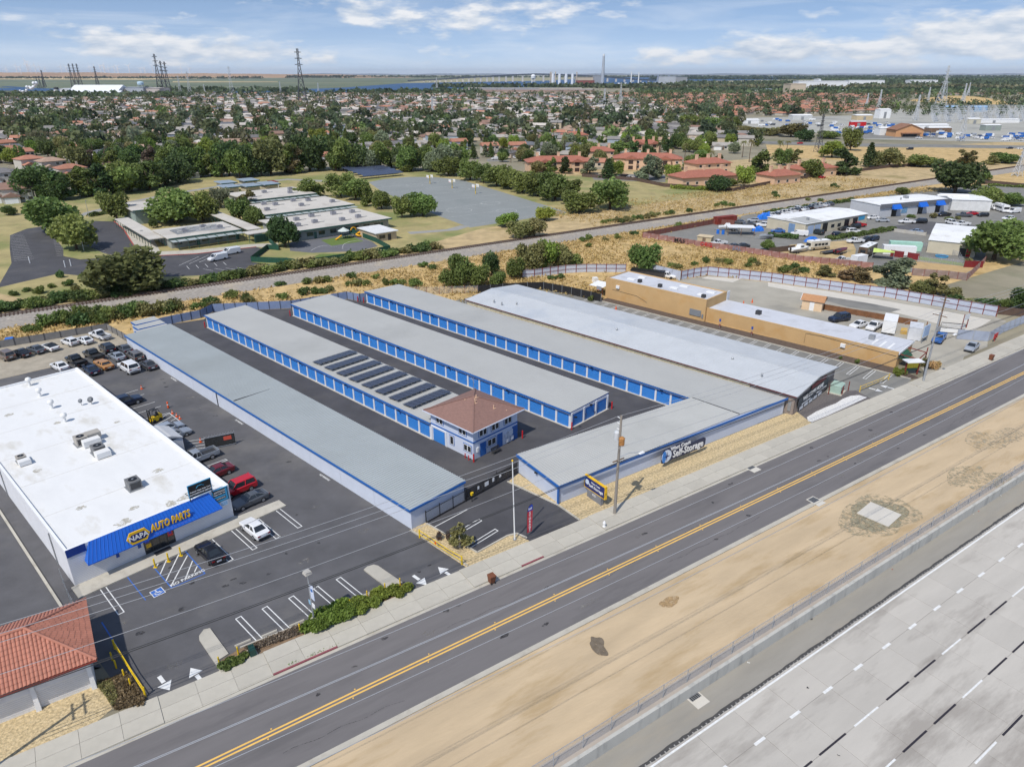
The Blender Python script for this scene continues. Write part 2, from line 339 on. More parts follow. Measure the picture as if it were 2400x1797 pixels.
far('river',[('T1',1380,322),('T1',1900,308),('T2',0,296),('T2',400,266),('T2',900,256),('T2',1300,250),('T2',1700,228),('T2',2000,213),('T3',0,215),('T3',800,222),
    ('T3',900,238),('T3',0,252),('T2',2200,258),('T2',1700,286),('T2',1200,306),('T2',800,302),('T2',480,322),('T2',0,338),('T1',1900,342),('T1',1380,346)],1.4,WATER)
far('slough',[('T1',-300,318),('T1',-300,292),('T1',60,297),('T1',160,291),('T1',260,300),('T1',480,303),('T1',760,300),('T1',790,318),('T1',400,320),('T1',100,314)],1.4,WATER)
far('marsh_channel',[('T1',0,288),('T1',60,286),('T1',170,294),('T1',60,293)],1.6,WATER)
far('tan_fields',[('T1',-300,240),('T1',-300,229),('T1',900,231),('T1',2212,219),('T1',2212,223),('T1',1200,236),('T1',900,243)],1.6,mat('pale_straw_field',srgb(222,200,150,.8),.95,.15,.001))
far('straw_strip',[('T1',1120,260),('T1',1120,254),('T1',1800,255),('T1',1800,258)],2.0,MATS['pale_straw_field'])
def ridge(name,x0,x1,Y,depth,hfun,m,n=160):
 b=MB();rows=[]
 for j,(dy,k)in enumerate([(-depth,0),(-depth*.6,.45),(-depth*.25,.85),(0,1),(depth,0)]):
  rows.append([(x0+(x1-x0)*i/n,Y+dy+(math.sin(i*.7+j)*depth*.08),hfun(i/n,j)*k)for i in range(n+1)])
 for r_ in rows:b.v+=r_
 for j in range(len(rows)-1):b.f+=[(j*(n+1)+i,j*(n+1)+i+1,(j+1)*(n+1)+i+1,(j+1)*(n+1)+i)for i in range(n)]
 return struct(name,b,m)
def hf(a,j):return(30+92*max(0,1-a)**.9)*(1+.06*math.sin(a*40+j)+.05*math.sin(a*97+2*j))*(min(1,(1-a)*9))
ridge('hills',-16500,-1400,13500,2600,hf,HILLM)
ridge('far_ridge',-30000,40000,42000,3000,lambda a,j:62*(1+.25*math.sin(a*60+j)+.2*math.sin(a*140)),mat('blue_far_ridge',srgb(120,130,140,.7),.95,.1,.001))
# ------------------------------------------------------------------ road along the storage front
struct('road',MB().prism([st(-170,-4.25),st(330,-4.25),st(330,5.62),st(-170,5.62)],-.2,.012),ASPH_ROAD)
def sbox(b,s0,s1,t0,t1,z0,z1):return b.prism([st(s0,t0),st(s1,t0),st(s1,t1),st(s0,t1)],z0,z1)
ym=thing('road_marking','solid double yellow centre line along the two-lane road','road marking',st(0,0,.012),TH)
for dt in(-.19,.19):obj('stripe',MB().box(-170,dt-.085,0,330,dt+.085,.005),YEL,ym)
mk=MB().box(-.06,-.06,0,.06,.06,.02).mesh('raised_marker')
for i in range(-14,36):
 for dt in(-.42,.42):obj('raised_marker',mk,YEL,ym,(i*7.4+dt*.6,dt,0))
struct('gutter',sbox(sbox(MB(),-170,330,5.6,5.96,-.2,.018),-170,330,-4.62,-4.2,-.2,.02),CONC)
DRV=[(-37.5,-28),(-12.6,-5.0),(3.6,11.6),(74,85),(97,118)]
def drive(s):return any(a<s<b for a,b in DRV)
walk=struct('pavement',sbox(MB(),-120,200,6.1,9.35,-.15,.01),CONC)
REDC=mat('faded_red_kerb',srgb(150,84,92,.9),.9,.25,1.5)
slab_cache={}
for i in range(-30,50):
 s0=i*3.05;low=drive(s0+1.5);zz=.05 if low else.125
 for(t0,t1)in((6.17,7.72),(7.75,9.33)):
  key=(low,round(t1-t0,2))
  if key not in slab_cache:slab_cache[key]=MB().box(.012,0,-.1,3.038,t1-t0,zz).mesh('slab');slab_cache[key].materials.append(CONC)
  o=obj('slab',slab_cache[key],None,walk,st(s0,t0,rnd.uniform(-.004,.004)),TH)
 kk=('k',low,(-29<s0<-22)or(-14<s0<-13)or(-2<s0<3))
 if kk not in slab_cache:slab_cache[kk]=MB().box(.01,0,-.1,3.04,.15,.06 if low else.15).mesh('kerb_stone');slab_cache[kk].materials.append(REDC if kk[2]else CONC)
 obj('kerb_stone',slab_cache[kk],None,walk,st(s0,5.99),TH)
# far edge: low kerb and dirt strip up to the freeway fence
struct('roadside_kerb',sbox(MB(),-120,200,-4.82,-4.64,-.1,.10),CONC)
b=MB();NS,NT=160,9
for j in range(NT+1):
 for i in range(NS+1):
  s=-120+340*i/NS;t=-14.95+(10.1)*j/NT
  h=.03 if j in(0,NT)else.035+.05*(math.sin(s*.31+j)*math.sin(j*1.7+s*.07))**2
  b.v.append(tuple(st(s,t,h)))
b.f=[(j*(NS+1)+i,j*(NS+1)+i+1,(j+1)*(NS+1)+i+1,(j+1)*(NS+1)+i)for j in range(NT)for i in range(NS)]
struct('dirt_verge',b,DIRT)
tag(obj('utility_pad',MB().box(-1.9,-1.9,0,1.9,1.9,.10),mat('pale_concrete',srgb(214,208,196,KX),.85,.06,.4),None,g('O',960,462,.05)+Vector((0,0,.02)),TH+.12),
 'square pale concrete pad set in the dirt between road and freeway','concrete pad')
GREYG=mat('grey_green_gravel',srgb(168,160,134,KX),.95,.4,3.0,bump=.8,bscale=8,speck=.04)
def blob(name,c,rx,ry,z,m,rot=0,seed=1,n=40,amp=.16,kind='structure'):
 r0=random.Random(seed);ph=[r0.uniform(0,6.28)for _ in range(6)];pts=[]
 for i in range(n):
  a=6.28319*i/n;k=1+amp*sum(math.sin((q+2)*a+ph[q])/(q+1.4)for q in range(6))
  x,y=rx*k*math.cos(a),ry*k*math.sin(a)
  pts.append((c[0]+x*math.cos(rot)-y*math.sin(rot),c[1]+x*math.sin(rot)+y*math.cos(rot)))
 return sheet(name,pts,z,m,kind)
blob('gravel_patch',g('O',945,470),3.9,3.1,.088,GREYG,TH,3)
blob('gravel_patch',g('O',945,470),5.6,3.9,.0895,mat('thin_green_gravel',srgb(172,164,138,KX),.95,.3,3.0,speck=-.05),TH,13)
blob('gravel_patch',g('O',1790,150),4.6,2.6,.090,MATS['thin_green_gravel'],TH,5,amp=.3)
blob('gravel_patch',g('X',2330,1030),5.4,2.4,.092,mat('thin_grey_gravel',srgb(180,170,146,KX),.95,.3,3.0,speck=-.06),TH,9,amp=.34)
blob('oil_stain',g('M',745,435),.75,1.2,.094,mat('dark_oil_stain',srgb(122,110,94,KX),.9,.2,2,speck=.08),.5,2,amp=.25)
blob('rubble_patch',g('M',1360,52),1.1,.7,.094,mat('brown_rubble',srgb(180,150,108,KX),.95,.3,3,speck=0.02),TH,4)
def drain(p,rz,zb,label):
 d=thing('storm_drain',label,'drain',(p.x,p.y,zb),rz)
 obj('frame',MB().box(-.75,-.95,0,.75,.95,.03),MATS['pale_concrete'],d)
 gr=obj('grate',MB().box(-.6,-.1,.03,.6,.8,.04),BLACK,d)
 for i in range(6):obj('grate_bar',MB().box(-.6+i*.21,-.1,.04,-.53+i*.21,.8,.06),GREYM,gr)
drain(g('Rr',1335,1015),TH,.06,'open storm drain in the far kerb beside the dirt verge')
drain(g('Rr',785,728),TH,.02,'storm drain grate in the gutter before the storage sidewalk')
# ------------------------------------------------------------------ freeway below the fence
FZ=-1.15
struct('freeway_bed',sbox(MB(),-200,330,-150,-15.9,-3,FZ-.035),CONC_FWY)
struct('retaining_wall',sbox(MB(),-120,200,-16.25,-15.93,-1.6,.12),mat('wall_concrete',srgb(196,194,186,KX),.85,.08,.6,stain=srgb(150,150,146,KX),samt=.6,sscale=.9,stretch=(1,1,.15)))
struct('mow_strip',sbox(MB(),-120,200,-15.93,-14.95,-.3,.07),mat('mow_strip_concrete',srgb(182,170,156,KX),.9,.1,.5))
struct('freeway_shoulder',sbox(MB(),-120,200,-18.75,-16.25,-1.6,FZ),mat('shoulder_asphalt',srgb(158,153,143,KX),.9,.1,.5,stain=srgb(176,164,142,KX),samt=.5,sscale=.2,stretch=(.2,1,1),stretchrot=TH))
fw=struct('freeway',sbox(MB(),-40,110,-41,-18.95,FZ-.5,FZ-.03),mat('joint_filler',srgb(140,137,132,KX),.9,.1,1))
lanes=[-18.95,-22.62,-26.28,-29.95,-33.65,-37.3,-41]
sm={}
for li in range(len(lanes)-1):
 t1,t0=lanes[li],lanes[li+1]
 for i in range(-9,24):
  s0=i*4.62+.4
  if not(-200<proj(*st(s0+2,(t0+t1)/2,FZ))[0]<2600 and proj(*st(s0+2.3,t1,FZ))[1]<1950):continue
  key=round(t1-t0,2)
  if key not in sm:sm[key]=MB().box(.015,.015,-.2,4.605,t1-t0-.015,0).mesh('slab');sm[key].materials.append(CONC_FWY)
  obj('slab',sm[key],None,fw,st(s0,t0,FZ+rnd.uniform(-.004,.003)),TH)
cr=[];cl=[]
for i in range(240):
 s=-30+i*.6;cr.append(st(s,-18.72+rnd.uniform(-.03,.09)));cl.append(st(s,-19.0+rnd.uniform(-.06,.03)))
b=MB();n=len(cr);b.v=[(p.x,p.y,FZ+.008)for p in cr]+[(p.x,p.y,FZ+.008)for p in cl];b.f=[(i,n+i,n+i+1,i+1)for i in range(n-1)]
tag(obj('tar_seam',b,mat('tar',srgb(78,76,74,KX),.7,.2,2)),'ragged dark tar seam between freeway shoulder and concrete lanes','road seam')
fm=thing('lane_marking','solid white edge line of the freeway beside its shoulder','road marking',st(0,-19.3,FZ+.006),TH)
obj('stripe',MB().box(-30,-.09,0,110,.09,.006),LINE,fm)
rum=MB().box(-.05,.12,0,.06,.42,.004).mesh('rumble_mark');rum.materials.append(mat('rumble_grey',srgb(178,175,170,KX)))  # rumble marks are thin pads in one plain pale grey
for i in range(150):obj('rumble_mark',rum,None,fm,(-20+i*.55,0,0))
TARB=mat('black_tape',srgb(48,44,52,KX),.7,.1,2)
def dashes(label,t,items,w,m):
 d=thing('lane_marking',label,'road marking',st(0,t,FZ+.006),TH)
 for a,L in items:obj('dash',MB().box(a-L/2,-w/2,0,a+L/2,w/2,.006),m,d)
def fs(k,x,y):return to_st(g(k,x,y,FZ))[0]
s1=fs('N',230,1015);dashes('row of short wide white dashes between the first two freeway lanes',to_st(g('N',780,610,FZ))[1],[(s1+i*4.78,1.3)for i in range(-3,22)],.26,LINE)
for lab,pts,seq in(('second',[('N',560,1275),('N',855,1040)],'b w b'),('third',[('N',1270,1250),('N',1530,1015),('N',1770,800)],'b b w'),('fourth',[('N',2115,1110),('N',1870,1340)],'b w')):
 tl=to_st(g(*pts[0],FZ))[1]
 if lab=='second':wh=[fs('N',855,1040)];bl=[fs('N',560,1275),fs('N',1130,820)]
 elif lab=='third':wh=[fs('N',1770,800)];bl=[fs('N',1270,1250),fs('N',1530,1015)]
 else:wh=[fs('N',1870,1340)];bl=[fs('N',2115,1110),fs('N',2115,1110)+4.9]
 dashes('long white dashes of the %s freeway lane line'%lab,tl,[(w+i*14.6,3.6)for w in wh for i in range(-2,7)],.16,LINE)
 dashes('black contrast dashes of the %s freeway lane line'%lab,tl,[(w+i*14.6,3.7)for w in bl for i in range(-2,7)],.17,TARB)
p=g('M',1590,880,FZ);drain(p,TH,FZ,'storm drain box with dark grate in the freeway shoulder')
# chain-link fence on the wall
CHAIN=mat('chain_link',(.42,.44,.47),.5,.1,2,alpha=.17)
fe=thing('chain_link_fence','long galvanised chain-link fence on the wall above the freeway','fence',st(0,-15.6,.07),TH)
post=MB().cyl(0,0,0,1.55,.038,8).mesh('post');post.materials.append(GALV)
pan=MB().box(.04,-.006,.06,2.96,.006,1.5).mesh('mesh_panel');pan.materials.append(CHAIN)
for i in range(-12,56):
 obj('post',post,None,fe,(i*3.0,0,0));obj('mesh_panel',pan,None,fe,(i*3.0,0,0))
obj('top_rail',MB().tube([(-36,0,1.53),(168,0,1.53)],.025),GALV,fe)
LITC=[(.75,.75,.72),(.5,.06,.05),(.05,.2,.5),(.55,.4,.1),(.03,.03,.03)]
for i,(k,x,y,c)in enumerate([('M',1265,1025,0),('M',700,1375,0),('M',945,1225,0),('N',475,130,0),('N',375,198,4),('O',1775,465,0),('O',1818,436,1),('O',1078,936,1),('M',2042,572,0),('N',340,788,4),('N',605,1372,4),('O',2012,302,0),('M',675,1392,2)]):
 q=g(k,x,y,FZ);b=MB();r0=random.Random(i)
 b.v=[(r0.uniform(-.16,.16),r0.uniform(-.12,.12),r0.uniform(0,.09))for _ in range(7)];b.f=[(0,1,2),(1,3,2),(2,3,4),(3,5,4),(4,5,6),(0,2,4)]
 tag(obj('litter',b,mat('litter_%d'%c,LITC[c],.7),None,(q.x,q.y,FZ+.01)),'small piece of litter lying along the freeway shoulder','litter','litter along the freeway')
# ------------------------------------------------------------------ lots and yards (sheets a few millimetres apart)
def usheet(name,pts,z,m):return sheet(name,[uv(*p)for p in pts],z,m)
def sbk(u,v):
 return uv(u,v)
sheet('parking_lot',[uv(-91.2,-60),uv(-88.6,-11.5),uv(-90.4,-4.4),uv(-92,1.2),uv(.2,1.2),st(-5.2,9.36),st(-38.4,9.36),uv(-2,-33.2),uv(-12,-33.2),uv(-12,-60)],.010,ASPH)
usheet('side_lot',[(-91,-110),(-91,-60.1),(-12,-60.1),(-12,-33.3),(-4,-33.3),(-30,-110)],.008,ASPH)
usheet('storage_yard',[(-97.4,1.3),(-97.4,12.4),(-95.5,18.5),(-99.1,22.4),(-88.3,36.2),(-85.1,49.4),(-81.6,50.3),(-80,60.9),(20,60.9),(.9,15.4),(.3,1.3)],.010,ASPHD)
usheet('gravel_yard',[(-112,-60),(-108,-17.4),(-104,1.6),(-92.1,1.2),(-90.5,-4.4),(-88.7,-11.5),(-91.1,-60)],.006,mat('yard_gravel',srgb(176,166,148,KX),.95,.2,.5,stain=srgb(150,142,128,KX),samt=.6,sscale=.12))
# front court of the storage: gravel beds, kerbed parking court
sheet('gravel_bed',[uv(-.1,-.3),uv(.1,2.0),uv(8.9,2.2),uv(9.2,7.0),uv(9.7,8.2),uv(11.0,8.6),st(3.4,9.37),st(-5.1,9.37)],.016,GRAV)
sheet('gravel_bed',[uv(.9,15.7),uv(.5,18.3),uv(9.2,16.4),uv(18.9,61.2),uv(20,63.4),st(57.6,9.37),st(11.5,9.37),uv(13.6,15.3),uv(9.4,16.0)],.015,GRAV)
sheet('gravel_bed',[st(-80,9.37),st(-41.4,9.37),uv(1.6,-34.3),uv(-2.2,-34.2),uv(-12,-60)],.013,GRAV)
sheet('parking_court',[uv(.3,1.9),uv(.9,15.6),uv(9.4,15.9),uv(13.5,15.2),st(11.4,9.37),st(3.5,9.37),uv(11.4,8.0),uv(9.9,7.9),uv(9.3,6.9),uv(9,2.3)],.020,ASPHD)
for k,pts in enumerate([[(.2,1.95),(8.95,2.25),(9.25,6.9),(9.75,8.0),(11.2,8.2)],[(.9,15.65),(9.5,16.0),(13.4,15.3)],[(.1,-.25),(9.9,-.12)]]):
 b=MB()
 for a,c in zip(pts,pts[1:]):b.beam(uv(*a,.08),uv(*c,.08),.16,.16)
 struct('court_kerb',b,CONC)
# ------------------------------------------------------------------ storage buildings
def ribbed(P0,P1,Q0,Q1,n,h=.035,w=.22):
 b=MB();P0,P1,Q0,Q1=map(Vector,(P0,P1,Q0,Q1));up=Vector((0,0,h))
 prev=None
 for i in range(n):
  for f,k in((0,0),(1-2*w,0),(1-1.6*w,1),(1-.4*w,1),(1,0)):
   if f==0 and i:continue
   a=(i+f)/n;p=P0.lerp(P1,a)+up*k;q=Q0.lerp(Q1,a)+up*k
   b.v+=[tuple(p),tuple(q)];m=len(b.v)
   if prev is not None:b.f.append((m-4,m-2,m-1,m-3))
   prev=1
 return b
def door_mesh(w,h,nm='door'):
 b=MB();n=11
 for i in range(n):
  z0,z1=h*i/n,h*(i+1)/n;m_=z0+(z1-z0)*.8
  for za,zb,ya,yb in((z0,m_,0,0),(m_,(m_+z1)/2,0,.018),((m_+z1)/2,z1,.018,0)):
   b.quad((-w/2,ya,za),(w/2,ya,za),(w/2,yb,zb),(-w/2,yb,zb))
 me=b.mesh(nm);me.materials.append(BLUE);return me
DW=2.87
DOOR=door_mesh(DW-.36,2.16)
JAMB=MB().box(-.17,-.0,0,.17,.16,2.44).mesh('jamb');JAMB.materials.append(mat('white_jamb',srgb(222,224,230,.95),.6,.05,.8))
JW=MATS['white_jamb']
LOCK=MB().box(-.05,-.06,.95,.05,0,1.1).mesh('latch');LOCK.materials.append(GREYM)
ELIT=MB().box(-.18,-.3,0,.18,0,.2).mesh('eave_light');ELIT.materials.append(BLACK)
def storage_row(label,u0,u1,v0,v1,n,h=2.8,hr=2.92,skipfrom=None):
 T=thing('storage_building',label,'storage building',uv(u0,v0),PH,'rows of storage units')
 L=u1-u0;W=v1-v0
 obj('wall',MB().box(.06,.14,0,L-.06,W-.06,h-.16),WALLB,T)
 obj('roof',ribbed((-.15,-.22,h),(L+.1,-.22,h),(-.15,W+.12,hr),(L+.1,W+.12,hr),int(L/.42)),ROOFG,T)
 obj('roof_deck',MB().add([(-.1,-.16,h-.02),(L+.05,-.16,h-.02),(L+.05,W+.08,hr-.02),(-.1,W+.08,hr-.02),(-.1,-.16,h-.17),(L+.05,-.16,h-.17),(L+.05,W+.08,h-.17),(-.1,W+.08,h-.17)],
  [(0,1,2,3),(7,6,5,4),(0,4,5,1),(1,5,6,2),(2,6,7,3),(3,7,4,0)]),BLUET,T)
 obj('gutter',MB().box(-.15,-.36,h-.24,L+.1,-.17,h-.01),BLUET,T)
 obj('header',MB().box(.02,.03,2.18,L-.02,.135,h-.17),JW,T)
 obj('kerb',MB().box(-.1,-.22,0,L+.1,.13,.07),mat('cream_kerb',srgb(206,198,184,KX),.9,.1,.6),T)
 d=L/n
 for i in range(n+1):
  x=min(max(i*d,.17),L-.17);obj('jamb',JAMB,None,T,(x,0,.07))
  if i<n:
   do=obj('door',DOOR,None,T,((i+.5)*d,.10,.06));do.scale.x=d/DW
   if i%3==1:obj('latch',LOCK,None,do,(.95 if i%2 else-.95,-.0,0))
  if i%5==3:obj('eave_light',ELIT,None,T,(i*d+1.2,-.1,2.3))
 return T,L,W
r2,L2,W2=storage_row('long row of blue roller doors with solar panels on its roof',-89.5,-15.75,16.6,25.7,26)
r3,L3,W3=storage_row('free-standing row of blue roller doors between two alleys',-83.3,-2.9,33.6,43.2,28)
for i in range(3):
 dd=obj('door',DOOR,None,r3,(L3+.02,1.75+i*3.05,.06));dd.rotation_euler=(0,0,math.pi/2)
 obj('latch',LOCK,None,dd,(-.9,0,0))
for y in(.2,3.27,6.33,9.4):
 j=obj('jamb',JAMB,None,r3,(L3+.17,y,.07));j.rotation_euler=(0,0,math.pi/2)
obj('header',MB().box(L3-.04,.1,2.2,L3+.08,W3-.1,2.62),JW,r3)
obj('kerb',MB().box(L3-.1,.14,0,L3+.3,W3,.068),MATS['cream_kerb'],r3)
obj('eave_light',ELIT,None,r3,(L3+.3,4.9,2.35))
# row four: far long row, its roof meets the street wing
r4=thing('storage_building','farthest row of blue roller doors, joined to the street-front wing','storage building',uv(-79.5,51),PH,'rows of storage units')
def l4(u,v,z):return(u+79.5,v-51,z)
obj('wall',MB().prism([l4(-79.4,51.14,0)[:2],l4(16.3,51.14,0)[:2],l4(18.75,60.9,0)[:2],l4(-79.4,60.5,0)[:2]],0,2.3),WALLB,r4)
obj('roof',ribbed(l4(-79.6,50.78,2.8),l4(16.25,50.55,2.8),l4(-79.6,60.9,2.48),l4(19.0,61.3,2.72),226),ROOFG,r4)
obj('roof_deck',MB().add([l4(-79.6,50.8,2.7),l4(16.2,50.6,2.7),l4(18.95,61.25,2.6),l4(-79.55,60.85,2.36),l4(-79.6,50.8,2.65),l4(16.2,50.6,2.65),l4(18.95,61.25,2.55),l4(-79.55,60.85,2.3)],
 [(0,1,2,3),(7,6,5,4),(0,4,5,1),(1,5,6,2),(2,6,7,3),(3,7,4,0)]),WALLB,r4)
obj('gutter',MB().box(-.1,-.42,2.56,87.2,-.23,2.79),BLUET,r4)
obj('header',MB().box(.02,.03,2.18,87,.135,2.63),JW,r4)
obj('kerb',MB().box(-.1,-.22,0,87,.13,.07),MATS['cream_kerb'],r4)
for i in range(31):
 x=i*2.875+.17;obj('jamb',JAMB,None,r4,(x,0,.07))
 if i<30:
  do=obj('door',DOOR,None,r4,(x+1.4375,.10,.06))
  if i%3==1:obj('latch',LOCK,None,do,(.95,0,0))
 if i%5==3:obj('eave_light',ELIT,None,r4,(x+1.2,-.1,2.3))
# building one: panelled left wall
b1=thing('storage_building','long plain-walled storage block with blue eaves beside the parts store lot','storage building',uv(-88.5,0),PH,'rows of storage units')
obj('wall_core',MB().box(.1,.12,0,88.4,8.55,2.62),WALLB,b1)
pm=MB().box(.012,0,0,7.363,.14,2.62).mesh('wall_panel');pm.materials.append(WALLB)
for i in range(12):obj('wall_panel',pm,None,b1,(i*7.375,0,0))
obj('front_wall',MB().box(88.40,.02,0,88.5,8.6,2.60),mat('block_wall',srgb(196,204,220,.95),.85,.05,.5,bump=.1),b1)
for z in range(1,13):obj('block_course',MB().box(88.5,.03,z*.2-.015,88.506,8.58,z*.2),mat('mortar_blue',srgb(176,186,206,.9),.9),b1)
obj('roof',ribbed((-.1,-.2,2.84),(88.62,-.2,2.84),(-.1,8.75,3.0),(88.62,8.75,3.0),200,h=.09,w=.3),mat('older_metal_roof',srgb(172,178,178,.9),.55,.06,.15,stain=srgb(158,162,160,.9),samt=.5,sscale=.06),b1)
obj('roof_deck',MB().box(-.05,-.15,2.64,88.55,8.7,2.8),WALLB,b1)
obj('fascia',MB().box(-.1,-.3,2.6,88.62,-.16,2.86),BLUET,b1)
obj('fascia',MB().box(88.56,-.16,2.6,88.70,8.75,2.9),BLUET,b1)
obj('roof_seam',MB().box(44.6,0,2.9,44.75,6.2,2.97),DARK,b1)
obj('drainpipe',MB().cyl(38.6,-.08,0,2.6,.07,8),DARK,b1)
an=thing('storage_building','short stepped annex with blue-edged roofs behind the plain-walled block','storage building',uv(-97.4,2.6),PH)
for i,(u0,u1,y0,h)in enumerate(((0,3.0,1.6,2.5),(3.02,6.0,.9,2.4),(6.02,8.75,.1,2.3))):
 obj('wall',MB().box(u0+.05,y0+.1,0,u1-.05,6.2,h-.1),WALLB,an)
 obj('roof',ribbed((u0,y0,h),(u1,y0,h),(u0,6.3,h+.1),(u1,6.3,h+.1),7),ROOFG,an)
 obj('fascia',MB().box(u0,y0-.1,h-.3,u1,y0+.02,h),BLUET,an);obj('fascia',MB().box(u1-.02,y0,h-.08,u1+.1,6.3,h+.12),BLUET,an)
# street wing
wg=thing('storage_building','street-front storage wing carrying the large wall sign','storage building',uv(0,16),PH)
def lw(u,v,z=0):return(u,v-16,z)
A0,A1,B0,B1=(.35,18.45),(8.1,51.0),(9.15,16.35),(16.15,50.5)
obj('wall',MB().prism([lw(*A0)[:2],lw(*B0)[:2],lw(18.75,61.0)[:2],lw(9,61.0)[:2],lw(8.1,50.9)[:2]],0,2.62),MATS['block_wall'],wg)
obj('roof',ribbed(lw(.1,18.35,2.86),lw(7.85,50.7,2.86),lw(9.4,16.1,2.82),lw(16.3,50.45,2.82),78,h=.05,w=.2),ROOFG,wg)
obj('roof_deck',MB().prism([lw(.2,18.45)[:2],lw(7.95,50.6)[:2],lw(16.2,50.35)[:2],lw(9.3,16.2)[:2]],2.63,2.8),WALLB,wg)
def fas(a,c,z0,z1,w=.14):
 bb=MB();bb.beam((*a,(z0+z1)/2),(*c,(z0+z1)/2),w,z1-z0);return bb
obj('fascia',fas(lw(9.5,16.05)[:2],lw(19.1,61.3)[:2],2.52,2.86),BLUET,wg);obj('fascia',fas(lw(.1,18.25)[:2],lw(9.45,16.0)[:2],2.52,2.88),BLUET,wg)
obj('seam_cap',fas(lw(8.0,50.75)[:2],lw(16.2,50.5)[:2],2.84,2.92,.2),DARK,wg)
fd=(Vector(lw(18.75,61))-Vector(lw(*B0)));fdl=fd.length;fa=math.atan2(fd.y,fd.x)
for z in range(1,13):
 q=obj('block_course',MB().box(.02,-.006,z*.2-.012,fdl-.02,0,z*.2),MATS['mortar_blue'],wg,lw(*B0));q.rotation_euler=(0,0,fa)
obj('corner_post',MB().box(-.12,-.12,0,.12,.12,2.6),BLUET,wg,lw(9.22,16.25))
obj('wall_light',MB().box(-.2,-.25,0,.2,0,.2),DARK,wg,lw(4.6,17.3,2.2))
# solar array
PANEL=MB().box(-1.22,.035,-.02,1.22,.965,.02).mesh('solar_panel');PANEL.materials.append(mat('photovoltaic',(.045,.05,.075),.22,.12,1.0,spec=.6))
RACK=MB().box(-.9,-.05,-.02,-.84,8.0,.02).box(.84,-.05,-.02,.9,8.0,.02).mesh('rack');RACK.materials.append(GALV)
for i in range(8):
 sa=thing('solar_array',['rearmost','second','third','fourth','fifth','sixth','seventh','front'][i]+' row of dark solar panels on the storage roof, counted from the back','solar panels',uv(-47.7+3.66*i,17.3,3.05),PH,'solar panel rows')
 for j in range(8):
  o=obj('solar_panel',PANEL,None,sa,(0,j*1.01,.16));o.rotation_euler=(0,R(-6),0)
 for j in range(2):obj('rack',RACK,None,sa,(0,0,.08+.04*j))
 lg=MB()
 for y in(.3,2.9,5.5,7.8):lg.box(-.9,y,-.28,-.84,y+.06,.2).box(.84,y,-.28,.9,y+.06,.05)
 obj('rack_leg',lg,GALV,sa)
# office
of=thing('office_building','two-storey pale blue office with brown hipped roof at the yard centre','office',uv(-15.7,16.6),PH)
OW=mat('office_siding',srgb(204,211,226,.95),.8,.04,.5)
obj('wall',MB().box(0,.0,0,9.05,9.05,4.95),OW,of)
BR=mat('brown_shingle',srgb(140,108,98,.9),.9,.14,2.2,bump=.4,bscale=6,stretch=(1,1,3))
e=.75;apex=(4.5,4.5,7.05)
rf=obj('roof',MB().add([(-e,-e,4.85),(9.05+e,-e,4.85),(9.05+e,9.05+e,4.85),(-e,9.05+e,4.85),apex,(-e,-e,4.78),(9.05+e,-e,4.78),(9.05+e,9.05+e,4.78),(-e,9.05+e,4.78)],
 [(0,1,4),(1,2,4),(2,3,4),(3,0,4),(5,6,1,0),(6,7,2,1),(7,8,3,2),(8,5,0,3),(8,7,6,5)]),BR,of)
for c in((-e,-e),(9.05+e,-e),(9.05+e,9.05+e),(-e,9.05+e)):obj('ridge_cap',MB().beam((*c,4.9),(apex[0],apex[1],7.1),.26,.08),BR,rf)
VENT=mat('tan_vent',srgb(214,176,148,.9),.7,.1,1)
for x,y,z,s_ in((5.6,3.8,6.5,.5),(4.9,4.7,6.9,.35),(5.2,4.1,6.7,.3),(7.6,5.6,5.7,.45),(3.9,3.4,6.4,.3),(8.8,7.0,5.1,.2)):
 obj('roof_vent',MB().cyl(x,y,z-.4,z+s_,.1,8).box(x-.25,y-.25,z-.15,x+.25,y+.25,z+.05),VENT,rf)
obj('gutter',MB().box(-e-.05,-e-.12,4.72,9.05+e+.1,-e,4.84).box(9.05+e,-e,4.72,9.05+e+.12,9.05+e,4.84),OW,of)
obj('band',MB().box(-.03,-.05,2.62,9.1,.02,2.82).box(9.03,-.05,2.621,9.1,9.08,2.819),BLUET,of)
def window(par,face,a,z0,w,h,n=2,m=BLUET,nm='window'):
 # face 'y': on plane y=-, a along x ; face 'x': on plane x=+, a along y
 W_=obj(nm,MB().box(-w/2-.1,-.05,-.1,w/2+.1,.0,h+.1),m,par)
 fr=obj('sash',MB().box(-w/2,-.07,0,w/2,-.05,h),WHITE,W_)
 for i in range(n):
  x0=-w/2+.05+i*(w-.05)/n;obj('pane',MB().box(x0+.05,-.075,.1,x0+(w-.05)/n-.1,-.07,h-.1),GLASS,W_)
 if face=='y':W_.location=(a,0,z0)
 else:W_.location=(9.05,a,z0);W_.rotation_euler=(0,0,math.pi/2)
 return W_
for a,z0,w,h in((2.0,3.3,1.5,1.1),(6.9,3.3,1.5,1.1),(4.6,.85,.8,1.4),(7.9,.95,1.6,1.05)):window(of,'y',a,z0,w,h,1 if w<1 else 2)
for a in(1.9,4.35,7.0):window(of,'x',a,3.2,1.5,1.2)
window(of,'x',3.6,1.0,1.7,1.1)
def pdoor(par,x,y,rz,w=.95,h=2.1,m=BLUET):
 d=obj('door',MB().box(-w/2,-.06,0,w/2,0,h),m,par,(x,y,.02),rz);obj('handle',MB().box(w/2-.14,-.1,.95,w/2-.08,-.06,1.1),GREYM,d);return d
pdoor(of,9.05,1.9,math.pi/2,1.15);pdoor(of,9.05,5.3,math.pi/2,1.1,2.2);pdoor(of,9.05,8.5,math.pi/2,1.1,2.3)
